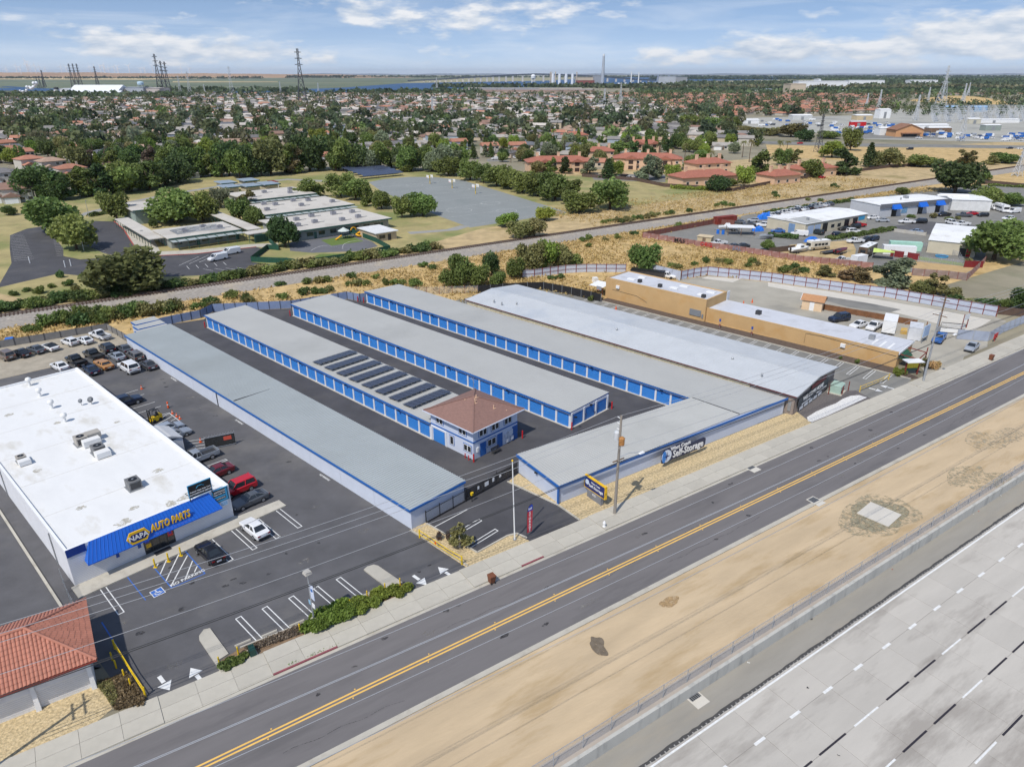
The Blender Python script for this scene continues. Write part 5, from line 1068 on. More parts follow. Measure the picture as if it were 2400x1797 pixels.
def treepx(label,k,x,yb,yt,hw,kind='round',leaf='mid',group=None,zb=0):
 p=g(k,x,yb);h=max(.8,ray(k,x,yt,p.y).z);s_=TL if k[0]=='T' else TS;w=hw*s_/FPX*math.hypot(p.x,p.y)
 return tree(label,p,h,kind,leaf,group,max(.4,w))
# junipers and low planting by the street
JUN='junipers along the store sidewalk'
def juniper(label,u,v,rx,ry,h,leaf='bright',seed=1,n=5200,rot=.2):
 rg=np.random.default_rng(seed);lb=[]
 for i in range(16):
  a=rg.random()*6.283;f=rg.random()**.5*.8;lb.append((rx*f*math.cos(a),ry*f*math.sin(a),h*rg.uniform(.3,.62),rx*.32,ry*.38,h*rg.uniform(.32,.42)))
 P,Tn=clump_pts(rg,lb,n,.3);P=P[P[:,2]>.03]
 T=thing('juniper_shrub',label,'shrub',uv(u,v),TH,JUN)
 obj('foliage',leaves('foliage',P,rg.uniform(.05,.13,len(P)),Tn[:len(P)],rg,.35),LEAF[leaf],T)
 b=MB()
 for i in range(6):a=i*1.05;b.tube([(0,0,-.05),(rx*.6*math.cos(a),ry*.6*math.sin(a),h*.5)],[.05,.02],4)
 obj('stems',b,BARK,T)
juniper('largest spreading juniper beside the lamp post',6.1,-15.2,3.0,1.45,1.35,seed=1,n=12000)
juniper('middle round juniper right of the largest one',7.0,-12.0,1.7,1.2,1.2,seed=2,n=6500)
juniper('small juniper between two yellow bollards',6.95,-9.9,1.0,.9,.95,'bright',3,3200)
juniper('juniper at the right store driveway corner',7.85,-8.0,1.35,1.0,1.05,seed=4,n=4200)
juniper('low green shrub right of the left store driveway',4.35,-24.35,1.0,.62,.6,'mid',5,3000)
juniper('small dark shrub at the left driveway corner',4.3,-25.5,.6,.6,.6,'dark',6,1800)
sheet('planter',[uv(3.2,-25.6),uv(3.05,-23.4),uv(4.75,-16.7),uv(6.25,-8.6),uv(7.1,-6.7),st(-13.2,9.38),st(-27.6,9.38)],.017,mat('planter_soil',srgb(142,118,92,KX),.95,.3,2.5,bump=.8,bscale=10))
b=MB()
for a,c in zip([(3.05,-23.4),(4.7,-16.8),(6.2,-8.65)],[(4.7,-16.8),(6.2,-8.65),(6.9,-7.0)]):b.beam(uv(*a,.08),uv(*c,.08),.15,.16)
struct('planter_kerb',b,CONC)
def island(pts):struct('traffic_island',MB().prism([uv(*p)[:2]for p in pts],0,.15),CONC)
island([(-1.5,-24.2),(-1.75,-24.7),(-1.25,-25.4),(-.7,-25.62),(4.6,-26.05),(4.65,-25.85),(3.1,-25.6),(3.0,-24.5)])
island([(2.1,-8.5),(1.95,-7.9),(2.2,-7.2),(2.7,-7.0),(7.0,-6.9),(6.6,-7.6),(6.1,-8.55)])
DRYP=LEAF['brown']
def groundcover(name,label,pts,n,h,leaf,seed,size=(.05,.12)):
 rg=np.random.default_rng(seed);xs=np.array([(p[0],p[1])for p in pts]);lo,hi=xs.min(0),xs.max(0);out=[]
 def inside(x,y):
  c=False;m=len(xs);j=m-1
  for i in range(m):
   if(xs[i][1]>y)!=(xs[j][1]>y)and x<(xs[j][0]-xs[i][0])*(y-xs[i][1])/(xs[j][1]-xs[i][1])+xs[i][0]:c=not c
   j=i
  return c
 while len(out)<n:
  q=lo+(hi-lo)*rg.random(2)
  if inside(*q):out.append((q[0],q[1],h*rg.random()**1.3*(.5+.5*math.sin(q[0]*1.7)*math.sin(q[1]*1.3)+.3)))
 P=np.array(out);P[:,2]=np.abs(P[:,2])+.02
 return tag(obj(name,leaves(name,P,rg.uniform(*size,len(P)),rg.random(len(P)),rg),LEAF[leaf]),label,'ground cover',kind='stuff')
groundcover('succulent_bed','grey-brown low succulents in the planter left of the lamp post',[uv(3.2,-23.2),uv(4.7,-17.2),uv(5.9,-17.6),uv(4.3,-22.8)],2600,.28,'purple',3,(.04,.1))
groundcover('dry_weeds','brown dry weeds beside the yellow swing barrier at the left driveway',[uv(-2.4,-34.2),uv(-1.6,-32.0),uv(2.6,-31.9),uv(3.4,-32.4),uv(2.0,-34.2)],4200,.35,'brown',4,(.05,.12))
groundcover('green_weeds','green weeds at the left of the dry weed bed',[uv(-2.0,-34.3),uv(-1.8,-33.2),uv(.6,-33.5),uv(1.6,-34.2)],1600,.45,'olive',5,(.05,.12))
groundcover('kerb_weeds','thin weeds growing in the sidewalk joints by the store',[st(-26,6.2),st(-21,6.2),st(-21,6.5),st(-26,6.6)],260,.22,'mid',6,(.03,.08))
YB=MB().cyl(0,0,0,.95,.075,8).mesh('pipe');YB.materials.append(YELP);YC=MB().lathe([(.075,.95),(.05,1.0),(.01,1.02)],n=8).mesh('cap');YC.materials.append(YELP)
for i,(u,v)in enumerate(((3.6,-25.7),(3.7,-23.9),(5.25,-18.3),(5.9,-12.9),(6.1,-10.9),(6.5,-8.9),(7.0,-7.3))):
 t=thing('bollard',['first','second','third','fourth','fifth','sixth','seventh'][i]+' yellow bollard from the left along the street planter','bollard',uv(u,v),0,'planter bollards');obj('pipe',YB,None,t);obj('cap',YC,None,t)
for i,(u,v)in enumerate(((-4.2,-32.3),(-2.9,-32.4),(-1.2,-32.3),(.3,-32.3))):
 t=thing('bollard',['first','second','third','fourth'][i]+' yellow bollard from the back beside the left swing barrier','bollard',uv(u,v),0,'barrier bollards');obj('pipe',YB,None,t);obj('cap',YC,None,t)
STOPM=MB().add([(x,y,z)for x in(-.75,.75)for y,z in((-.1,0),(.1,0),(.06,.12),(-.06,.12))],[(0,1,2,3),(7,6,5,4),(0,4,5,1),(1,5,6,2),(2,6,7,3),(3,7,4,0)]).mesh('wheel_stop');STOPM.materials.append(CONC)
for i,(u,v)in enumerate(((2.6,-22.9),(3.3,-20.5),(4.0,-17.9),(4.5,-15.3),(5.0,-12.8),(5.6,-10.3))):
 tag(obj('wheel_stop',STOPM,None,None,uv(u,v,.01),PH+math.pi/2-.19),['first','second','third','fourth','fifth','sixth'][i]+' concrete wheel stop from the left in the street-side row','wheel stop','wheel stops')
def swing_barrier(label,a,c,m,name='swing_barrier',arc=.5):
 a,c=Vector(a),Vector(c);L=(c-a).length;T=thing(name,label,'barrier',a,math.atan2(c.y-a.y,c.x-a.x))
 obj('post',MB().cyl(0,0,0,1.15,.09,8),m,T);obj('end_post',MB().cyl(L,0,0,1.15,.09,8),m,T)
 obj('bottom_rail',MB().tube([(0,0,.45),(L,0,.45)],.045),m,T);obj('top_rail',MB().tube([(0,0,1.05),(L*.3,0,1.0),(L*.65,0,.88),(L,0,1.05)],.045),m,T)
 for i in range(1,5):obj('strut',MB().tube([(L*i/5,0,.45),(L*i/5,0,.95)],.025),m,T)
 return T
sb1=swing_barrier('yellow swing barrier between store lot and storage gravel bed',uv(1.95,-.42),uv(9.2,-.36),YELP);obj('stop_disc',MB().cyl(0,0,-.02,.02,.16,12).xf(Matrix.Rotation(math.pi/2,4,'X')),ORANGE,sb1,(2.9,-.06,.75))
swing_barrier('yellow swing barrier at the left store driveway',uv(-5.5,-31.6),uv(2.4,-31.85),YELP)
swing_barrier('yellow swing barrier at the grey building driveway',g('Hz',975,620),g('Hz',1225,515),mat('faded_yellow',srgb(232,196,90,.9),.6))
# parking-lot lamp, flagpole, feather flag, hydrant, bins, kiosk box
lp=thing('lamp_post','square-headed lot lamp on a tapered post with hanging banner','street lamp',uv(5.35,-16.75),PH)
obj('base',MB().cyl(0,0,0,.7,.3,14),CONC,lp);obj('pole',MB().cyl(0,0,.7,6.2,.09,10,.07),GALV,lp);obj('lamp_head',MB().frus(-.35,-.35,.35,.35,6.2,-.28,-.28,.28,.28,6.5),mat('lamp_head_grey',srgb(196,190,180,.9),.6),lp)
bnr=obj('banner',MB().box(.1,-.02,3.3,.72,.02,5.0),mat('pale_banner',srgb(206,214,232,.9),.7,.25,3),lp);obj('emblem',MB().cyl(0,0,-.03,.03,.2,12).xf(Matrix.Rotation(math.pi/2,4,'X')),BLUET,bnr,(.41,0,4.4));obj('lower_notice',MB().box(.1,-.02,2.2,.6,.02,2.75),WHITE,lp);obj('notice',MB().box(-.5,-.02,2.3,-.1,.02,2.8),mat('pale_blue_notice',srgb(150,190,215,.9)),lp)
fp=thing('flagpole','bare white flagpole in the gravel island by the street','flagpole',uv(10.35,7.0),0);fp.rotation_euler=(0,R(-1.5),0)
obj('pole',MB().cyl(0,0,0,10.5,.085,10,.055),WHITE,fp);obj('ball',MB().lathe([(.02,10.5),(.11,10.6),(.11,10.7),(.02,10.8)],n=10),GOLD,fp);obj('base_collar',MB().cyl(0,0,0,.12,.2,12),GALV,fp)
ff=thing('feather_flag','red and blue feather flag with white STORAGE lettering beside the flagpole','flag',uv(11.0,8.4),math.pi/2+PH-.15)
obj('pole',MB().tube([(0,0,0),(0,0,3.2),(.15,0,4.0),(.55,0,4.35),(.85,0,4.3)],.025),BLACK,ff)
prof=[(.02,.5),(.75,.55),(.8,2.0),(.85,4.1),(.6,4.33),(.2,4.05),(.03,3.2)]
cl_=obj('cloth',MB().add([(x,y,z)for y in(-.012,.012)for x,z in prof],[tuple(range(7)),tuple(range(7,14))[::-1]]+[(i,7+i,7+(i+1)%7,(i+1)%7)for i in range(7)]),mat('flag_red',srgb(196,60,74,.9),.8,.1,2),ff)
obj('blue_top',MB().add([(x,y,z)for y in(-.016,.016)for x,z in((.03,3.45),(.83,3.45),(.85,4.1),(.6,4.33),(.2,4.05))],[tuple(range(5)),tuple(range(5,10))[::-1]]),mat('flag_blue',srgb(40,70,170,.9),.8),cl_)
text('lettering','Self',.36,WHITE,cl_,(.43,-.02,3.75),(math.pi/2,0,0),.004,.01)
for i,ch in enumerate('STORAGE'):text('lettering',ch,.44,WHITE,cl_,(.42,-.02,3.2-i*.4),(math.pi/2,0,0),.004,.012)
hy=thing('fire_hydrant','white fire hydrant on the sidewalk before the storage wing','hydrant',g('F',1717,868),TH)
obj('barrel',MB().lathe([(.2,0),(.2,.08),(.13,.1),(.13,.5),(.18,.52),(.18,.58),(.14,.62),(.1,.74),(.04,.8)],n=12),WHITE,hy);hy.location.z=.12
obj('outlet',MB().cyl(0,0,0,.3,.07,8).xf(Matrix.Translation((-.15,0,.42))@Matrix.Rotation(math.pi/2,4,'Y')),WHITE,hy);obj('outlet_cap',MB().cyl(0,0,0,.18,.08,8).xf(Matrix.Translation((0,-.2,.42))@Matrix.Rotation(-math.pi/2,4,'X')),WHITE,hy)
def wheelie(label,p,rz,m):
 t=thing('wheelie_bin',label,'bin',(p.x,p.y,.02),rz)
 obj('bin_body',MB().frus(-.27,-.24,.27,.28,.08,-.36,-.32,.36,.4,1.0),m,t);obj('lid',MB().frus(-.38,-.35,.38,.44,1.0,-.34,-.3,.34,.4,1.08),m,t)
 for x in(-.25,.2):obj('wheel',MB().cyl(0,0,0,.06,.13,10).xf(Matrix.Translation((x,.3,.13))@Matrix.Rotation(math.pi/2,4,'Y')),BLACK,t)
 obj('handle',MB().tube([(-.28,.42,.95),(.28,.42,.95)],.02),m,t)
BRN=mat('brown_bin',srgb(124,76,50,.9),.6,.1,1)
q=g('F',745,1345);wheelie('brown wheelie bin on the kerb before the storage driveway',q,TH+math.pi,BRN);q=g('Hz',2107,345);wheelie('brown wheelie bin on the sidewalk at the far right',q,TH+math.pi,BRN)
ub=thing('utility_cabinet','small dark green utility cabinet in the street planter','utility cabinet',uv(4.5,-22.9),TH);obj('casing',MB().frus(-.3,-.5,.3,.5,.05,-.26,-.42,.26,.42,.75),mat('dark_green',srgb(24,64,56,.9),.5),ub);obj('pad',MB().box(-.4,-.62,0,.4,.62,.06),CONC,ub)
for i,(u,v,hh,lab)in enumerate(((-66.2,-6.0,.7,'orange traffic cone at the rear stall lines'),(-55.2,-6.0,1.1,'tall orange post cone behind the forklift'),(-52.6,-6.4,.6,'first small orange cone right of the forklift'),(-51.0,-6.4,.6,'second small orange cone right of the forklift'),(-49.8,-6.4,.6,'third small orange cone right of the forklift'),(-39.9,-7.6,.7,'orange-topped barrel post by the swing gate'))):
 t=thing('traffic_cone',lab,'traffic cone',uv(u,v,.012),PH,'orange cones');obj('cone',MB().cyl(0,0,.04,hh,.16,10,.05 if hh<1 else.12),ORANGE,t);obj('base',MB().box(-.2,-.2,0,.2,.2,.04),ORANGE if hh<1 else BLACK,t);obj('band',MB().cyl(0,0,hh*.5,hh*.65,.117 if hh<1 else.142,10,.10 if hh<1 else.138),WHITE,t)
# birch in the gravel bed
tb=tree('small wind-bent birch with pale branches in the storage gravel bed',uv(6.7,1.6),3.6,'tall','olive',None,1.45);setm([c for c in tb.children if c.name.startswith('trunk')][0],mat('pale_bark',srgb(196,190,182,.9),.9,.2,2))
for i,(u,v)in enumerate(((4.0,.9),(4.7,1.6))):
 tree(['thin bare sapling left of the birch','second thin sapling left of the birch'][i],uv(u,v),1.5,'bush','purple','bare saplings',.35)
# ------------------------------------------------------------------ signs
ms=thing('post_sign','navy and yellow Self-Storage sign on a grey pedestal in the gravel','sign',uv(12.1,20.15),PH-R(12))
obj('pedestal',MB().box(-1.35,-.2,0,1.35,.2,1.15),mat('sign_grey',srgb(130,132,138,.9),.7),ms)
fb=obj('cabinet',MB().box(-2.0,-.17,1.15,2.0,.17,2.95),GOLD,ms);obj('face',MB().box(-1.86,-.2,1.28,1.86,-.17,2.82),NAVY,fb);obj('back_face',MB().box(-1.86,.17,1.28,1.86,.2,2.82),NAVY,fb)
text('lettering','West Coast',.34,WHITE,fb,(.2,-.205,2.4),(math.pi/2,0,0),.006,.008);text('lettering','Self-Storage',.56,WHITE,fb,(.28,-.205,1.88),(math.pi/2,0,0),.006,.012)
obj('emblem',MB().cyl(0,0,0,.03,.36,18).xf(Matrix.Rotation(math.pi/2,4,'X')),mat('emblem_pale',srgb(206,220,240,.9)),fb,(-1.4,-.19,2.15));text('street_number','815',.42,WHITE,ms,(0,-.205,.8),(math.pi/2,0,0),.005,.01)
ws=thing('wall_sign','large navy wall sign with white West Coast Self-Storage lettering and compass','sign',uv(14.55,37.1,.55),PH+fa);ws.location=uv(14.55,37.1,.75)+(EU*math.sin(fa)*.0)
nrm=Vector((math.sin(PH+fa),-math.cos(PH+fa),0));ws.location=ws.location+nrm*.35
SH=[(-4.4,.1),(-4.0,-.05),(-2.6,.1),(4.1,.12),(4.3,.6),(4.3,1.45),(3.9,1.7),(.8,1.62),(.4,2.25),(-2.5,2.25),(-2.9,2.0),(-3.6,2.15),(-4.3,1.9),(-4.6,1.1)]
pn=obj('back_panel',MB().add([(x,y,z)for y in(-.06,.06)for x,z in SH],[tuple(range(14)),tuple(range(14,28))[::-1]]+[(i,14+i,14+(i+1)%14,(i+1)%14)for i in range(14)]),mat('sign_slate',srgb(44,54,84,.9),.5),ws)
text('lettering','West Coast',.8,WHITE,pn,(-.9,-.07,1.85),(math.pi/2,0,0),.03,.02);text('lettering','Self-Storage',1.5,WHITE,pn,(.75,-.07,.85),(math.pi/2,0,0),.03,.035).scale=(.86,1,1)
em=obj('compass_disc',MB().cyl(0,0,0,.05,.95,28).xf(Matrix.Rotation(math.pi/2,4,'X')),mat('compass_pale',srgb(220,228,240,.9)),pn,(-3.6,-.06,1.02));obj('compass_shade',MB().cyl(0,0,0,.03,.9,24).xf(Matrix.Diagonal((.42,1,1,1))@Matrix.Rotation(math.pi/2,4,'X')),BLUE,em,(-.5,-.05,0))
obj('compass_star',MB().add([(0,-.09,.75),(.1,-.09,.1),(.6,-.09,0),(.1,-.09,-.1),(0,-.09,-.75),(-.1,-.09,-.1),(-.6,-.09,0),(-.1,-.09,.1)],[(0,7,6,5,4,3,2,1)]),NAVY,em)
obj('bracket',MB().box(-3,.06,.3,-2.9,.32,.4).box(3,.06,.3,3.1,.32,.4).box(-3,.06,1.5,-2.9,.32,1.6).box(3,.06,1.5,3.1,.32,1.6),GREYM,ws)
# ------------------------------------------------------------------ utility poles and wires
def upole(label,p,h,arms,extra=False,grp='utility poles along the street',m=None):
 t=thing('utility_pole',label,'utility pole',(p.x,p.y,0),TH,grp)
 obj('pole',MB().cyl(0,0,0,h,.2,10,.13),m or mat('grey_pole_wood',srgb(150,142,132,.9),.9,.2,1.5,stretch=(1,1,.1)),t)
 for z,L in arms:
  a=obj('crossarm',MB().box(-.06,-L/2,z,.06,L/2,z+.12),WOODP,t)
  for y in(-L/2+.15,-L/6,L/6,L/2-.15):obj('insulator',MB().lathe([(.03,z+.12),(.07,z+.18),(.07,z+.24),(.03,z+.3)],0,y,8),WHITE,a)
 return t
P1=st(15.45,8.0);P2=st(88.5,8.25);P0=st(-50.5,8.1);P3=st(165,8.3)
u1=upole('tall utility pole with transformer and street light before the storage wing',P1,13.6,[]);
for i in range(3):obj('side_insulator',MB().cyl(0,0,0,.5,.05,8).xf(Matrix.Translation((0,.1,13.2-i*.75))@Matrix.Rotation(-math.pi/2,4,'X')),WHITE,u1)
obj('transformer',MB().lathe([(.05,10.2),(.36,10.25),(.36,11.2),(.3,11.3),(.06,11.4)],0,.55,12),mat('transformer_grey',srgb(206,208,210,.9),.5),u1);obj('rusty_equipment',MB().lathe([(.08,9.8),(.34,9.9),(.34,10.7),(.4,10.75),(.1,11.0)],0,-.35,10),mat('rust_brown',srgb(176,124,70,.9),.8,.35,3),u1)
obj('crossarm',MB().box(-.9,-.06,7.6,.9,.06,7.72),WOODP,u1);obj('riser_pipe',MB().cyl(.2,.05,0,9.0,.06,8),GALV,u1)
la=obj('lamp_arm',MB().tube([(.1,0,8.0),(1.2,-.5,8.5),(2.4,-1.1,8.5)],.05),GALV,u1);obj('lamp_head',MB().frus(2.2,-1.35,3.0,-1.0,8.35,2.3,-1.3,2.9,-1.05,8.5),WHITE,la)
u2=upole('utility pole with street light at the right end of the sidewalk',P2,12.8,[(12.2,2.4)],m=GALV);la=obj('lamp_arm',MB().tube([(.1,0,8.3),(1.6,-.9,8.9),(3.0,-1.7,8.8)],.05),GALV,u2);obj('lamp_head',MB().frus(2.8,-1.95,3.7,-1.55,8.65,2.9,-1.9,3.6,-1.6,8.85),WHITE,la);obj('equipment_box',MB().box(-.3,-.5,9.6,.3,-.15,10.3),GREYM,u2)
upole('utility pole standing beyond the left frame edge',P0,13.4,[(12.9,2.6),(11.5,2.0)]);upole('utility pole standing beyond the right frame edge',P3,13,[(12.5,2.4)])
WIRE=mat('bright_conductor',(.5,.5,.5),.4,.05,1,metal=.4);WIREB=mat('black_cable',(.03,.03,.03),.6,.05,1)
def wire(label,a,c,sag,r,m,n=28):
 a,c=Vector(a),Vector(c);pts=[a.lerp(c,i/n)-Vector((0,0,sag*4*(i/n)*(1-i/n)))for i in range(n+1)]
 return tag(obj('overhead_wire',MB().tube(pts,r,5),m),label,'wire','overhead wires')
def pz(p,dt,z):return(p.x+ET.x*dt,p.y+ET.y*dt,z)
for nm,(A_p,B_p)in(('left',(P0,P1)),('right',(P1,P2)),('far right',(P2,P3))):
 for z,dt,sag,r,m in((13.25,.6,1.0,.022,WIRE),(12.5,.6,1.0,.022,WIRE),(11.75,.6,1.0,.022,WIRE),(9.6,-.3,.9,.022,WIRE),(7.8,-.5,.7,.03,WIREB),(7.1,.15,.7,.04,WIREB)):
  wire('thin overhead %s in the %s span between street poles'%('cable' if m is WIREB else 'wire',nm),pz(A_p,dt,z),pz(B_p,dt,z),sag,r,m)
for i,(t0,zm)in enumerate(((-15.4,17.6),(-15.0,17.1),(-14.5,14.3),(-10.0,14.1),(-14.8,11.4))):
 e_=135;za=zm+.00037*e_*e_
 wire(['upper bright wire over the road','second bright wire over the road','bright wire beside the yellow line','bright wire along the near kerb','lowest bright wire over the far road edge'][i],st(19.5-e_,t0,za),st(19.5+e_,t0,za),.00037*e_*e_,.02,WIRE,48)
for s_,nm in((-115.5,'left'),(154.5,'right')):
 t=thing('transmission_pole','tall steel wire pole beyond the %s frame edge by the freeway'%nm,'utility pole',st(s_,-14.2),TH);obj('shaft',MB().cyl(0,0,0,25,.4,12,.25),GALV,t)
 for z in(23.9,20.7,18.0):obj('crossarm',MB().box(-.1,-1.8,z-.1,.1,4.6,z+.1),GALV,t)
# ------------------------------------------------------------------ red-tiled building at the lower left (street frame)
er=g('D',835,545,3.3);eb=g('D',745,20,3.3);sr,tr0=to_st(er);tb0=to_st(eb)[1]
rb=thing('tile_roof_building','white brick building with red clay tile hipped roof at the lower left','building',st(sr,tr0),TH)
DP=tb0-tr0;LN=24.0
obj('wall',MB().box(-LN,.7,0,-.6,DP-.7,3.15),mat('white_brick',srgb(232,230,226,.9),.85,.06,.5),rb)
for z in range(1,9):obj('brick_course',MB().box(-LN,.690,.1+z*.2,-.62,.7,.112+z*.2),MATS['mortar_grey'],rb)
obj('wall_band',MB().box(-LN,.66,1.95,-.58,.7,3.1),mat('grey_white_plaster',srgb(224,224,226,.9),.85),rb)  # upper wall band, one even white slightly greyer than the brick
for i in range(6):obj('buttress',MB().frus(-.75-i*4.2-.25,.3,-.75-i*4.2+.15,.7,0,-.75-i*4.2-.2,.6,-.75-i*4.2+.1,.7,3.1),WHITE,rb)
def tile_face(e0,e1,up,x0,x1,step=.30,rows=11):
 e0,e1,up=Vector(e0),Vector(e1),Vector(up);d=(e1-e0);L=d.length;d.normalize();n_=d.cross(up).normalized();b=MB()
 if n_.z<0:n_=-n_
 k=int(L/step)
 for i in range(k):
  xa=i*L/k;xm=xa+L/k/2;f=1.0
  if xm<x0:f=xm/x0
  elif xm>x1:f=(L-xm)/(L-x1)
  R_=max(1,round(rows*f))
  for r_ in range(R_):
   v0,v1=f*r_/R_,f*(r_+1)/R_;lift=.035
   row0=[];row1=[]
   for q,hh in((0,0),(.22,.07),(.5,.095),(.78,.07),(1,0)):
    row0.append(tuple(e0+d*(xa+q*L/k)+up*v0+n_*(hh+lift)));row1.append(tuple(e0+d*(xa+q*L/k)+up*v1+n_*hh))
   m=len(b.v);b.v+=row0+row1;b.f+=[(m+j,m+j+1,m+6+j,m+5+j)for j in range(4)]
 return b
H_=2.3;hx=DP/2
rfo=obj('roof',MB().add([(-LN,0,3.3),(0,0,3.3),(0,DP,3.3),(-LN,DP,3.3),(-hx,DP/2,3.3+H_),(-LN,DP/2,3.3+H_)],[(0,1,4,5),(1,2,4),(2,3,5,4),(3,2,1,0)]),mat('dark_underlay',srgb(120,60,46,.8),.9),rb)
for nm,e0,e1,up,x0,x1 in(('front',(-LN,0,3.3),(0,0,3.3),(0,DP/2,H_),0,LN-hx),('side',(0,0,3.3),(0,DP,3.3),(-hx,0,H_),DP/2,DP/2),('back',(0,DP,3.3),(-LN,DP,3.3),(0,-DP/2,H_),hx,LN)):
 tag(obj('roof_tiles',tile_face(e0,e1,up,max(x0,.001),x1 if x1<LN else LN+.001),TERR,rfo),kind='stuff')
for a in((0,0,3.36),(0,DP,3.36)):obj('ridge_tiles',MB().tube([a,(-hx,DP/2,3.4+H_)],.13,8),TERR,rfo)
obj('ridge_tiles',MB().tube([(-hx,DP/2,3.4+H_),(-LN,DP/2,3.4+H_)],.13,8),TERR,rfo)
obj('gutter',MB().box(-LN,-.14,3.16,.02,0,3.3),RUST,rb)
fence_line('chain_link_gate','leaning chain-link panel at the store front-left corner',[uv(-19.6,-31.9),uv(-15.4,-32.4),uv(-11.5,-32.6)],1.8,2.2,CHAIN,GALV,.04)
stall('parking_marking','faded blue kerb line behind the red-tiled building',[(-10.2,-31.2),(-5.2,-31.4)],.12,BLP,z=.02,group=None)
struct('lot_kerb',MB().beam(uv(-72,-32.6,.09),uv(-11,-33.3,.09),.25,.18),CONC)
# ------------------------------------------------------------------ grey metal building beside the storage
sheet('grey_lot',[uv(-66,61.0),uv(-62,92),uv(-41,90.4),uv(29.5,90.4),st(85.5,9.38),st(57.7,9.38),uv(20,63.3),uv(19,61.0)],.009,ASPH_OLD)
gbld=thing('metal_building','wide grey-roofed metal building between storage rows and tan building','building',uv(-56,61.5),PH)
BEI=mat('beige_metal_wall',srgb(212,200,168,.9),.7,.1,.4,stain=srgb(160,134,98,.9),samt=.5,sscale=.5,stretch=(1,1,.1));TAUPE=mat('taupe_siding',srgb(150,138,130,.9),.8,.08,.5)
obj('wall',MB().add([(0.1,.1,0),(76.1,.1,0),(76.1,16.7,0),(.1,16.7,0),(.1,.1,3.35),(76.1,.1,3.35),(76.1,16.7,3.35),(.1,16.7,3.35),(.1,8.4,4.1),(76.1,8.4,4.1)],[(0,1,5,4),(2,3,7,6),(1,2,6,9,5),(3,0,4,8,7),(3,2,1,0)]),TAUPE,gbld)
pmw=panel_mesh(7.55,3.3,'wall_panel',.03,20);pmw.materials.append(BEI)
for i in range(9):obj('wall_panel',pmw,None,gbld,(.3+i*7.58,.04,0))
obj('wall_panel',panel_mesh(7.3,3.3,'wall_panel',.03,20),TAUPE,gbld,(68.7,.04,0))
fpn=panel_mesh(16.4,3.35,'front_siding',.03,44);fpn.materials.append(TAUPE);q=obj('front_siding',fpn,None,gbld,(76.16,.2,0));q.rotation_euler=(0,0,math.pi/2)
rfg=obj('roof',ribbed((-.1,-.2,3.36),(76.5,-.2,3.36),(-.1,8.4,4.2),(76.5,8.4,4.2),118,.03,.12),ROOFG2,gbld);obj('roof_slope',ribbed((-.1,8.4,4.2),(76.5,8.4,4.2),(-.1,17.1,3.36),(76.5,17.1,3.36),118,.03,.12),ROOFG2,gbld)
obj('ridge_cap',MB().beam((-.1,8.4,4.22),(76.5,8.4,4.22),.35,.05),ROOFG2,gbld);obj('eave_trim',MB().box(-.1,-.26,3.2,76.5,-.2,3.37),mat('dark_red_trim',srgb(96,40,42,.9),.6),gbld)
obj('gable_trim',MB().beam((76.52,-.2,3.3),(76.52,8.4,4.14),.06,.22).beam((76.52,8.4,4.14),(76.52,17.1,3.3),.06,.22),GREYM,gbld)
SDARK=mat('sign_dark_slate',srgb(64,70,76,.9),.6,.1,1)
sgn=obj('shop_sign',MB().box(76.36,1.0,.9,76.42,13.2,2.6),SDARK,gbld)
text('lettering','WELCOME HOME',1.05,WHITE,sgn,(76.43,7.0,1.95),(math.pi/2,0,math.pi/2),.01,.02)
obj('sign_stripe',MB().box(76.43,8.5,1.1,76.44,12.8,1.35).box(76.43,2.5,1.05,76.44,6.0,1.25),WHITE,sgn)
obj('upper_sign',MB().box(76.36,5.9,2.7,76.4,12.0,3.5),mat('sign_maroon',srgb(110,36,44,.9),.6),gbld)
for i in range(5):obj('shop_window',MB().box(76.36,2.0+i*1.9,.25,76.39,3.4+i*1.9,.85),WHITE,gbld)
obj('wall_meter',MB().box(75.2,-.12,.6,75.7,.04,2.2),GREYM,gbld)
for i,(x,y,lab)in enumerate(((38,5,0),(62,6.2,0),(69,3,0),(7,2.0,0),(9.5,1.9,0),(12,4,0))):obj('roof_vent',MB().cyl(x,y,3.3,4.2+.1*(i%2),.14,8).cyl(x,y,4.2,4.35,.24,8,.1),GREYM,rfg)
sheet('dark_gravel',[uv(20.3,62),uv(20.4,74.5),uv(24,78.5),st(74,9.38),st(58.2,9.38)],.014,mat('dark_slate_gravel',srgb(112,106,104,KX),.95,.3,4,bump=.7,bscale=12))
sheet('white_gravel',[g(*p)for p in(('Hz',520,840),('Hz',600,790),('Hz',690,750),('Hz',770,720),('Hz',830,680),('Hz',900,655),('Hz',970,648),('Hz',1040,668),('Hz',900,735),('Hz',700,825),('Hz',565,880),('Hz',530,872))],.019,mat('white_rock',srgb(222,220,216,.95),.9,.35,5,bump=.8,bscale=9))
bx=thing('transformer_box','pale green pad-mounted transformer beside the grey building','transformer box',g('Hz',775,620),TH+.3)
obj('casing',MB().box(-1.1,-.9,.12,1.1,.9,1.45),mat('pale_green_steel',srgb(172,196,182,.9),.6),bx);obj('lid',MB().frus(-1.15,-.95,1.15,.95,1.45,-1.1,-.7,1.1,.9,1.6),MATS['pale_green_steel'],bx);obj('pad',MB().box(-1.4,-1.2,0,1.4,1.2,.12),CONC,bx);obj('dark_opening',MB().box(-.8,-.92,.2,.8,-.9,.75),DARK,bx)
for i,(x,y)in enumerate(((705,640),(820,650),(875,610))):tag(obj('guard_post',MB().cyl(0,0,0,1.7,.08,8).lathe([(.085,1.65),(.06,1.74),(.01,1.76)],n=8),RUST,None,g('Hz',x,y)),['left','middle','right'][i]+' rusty red guard post around the green transformer','guard post','transformer guard posts')
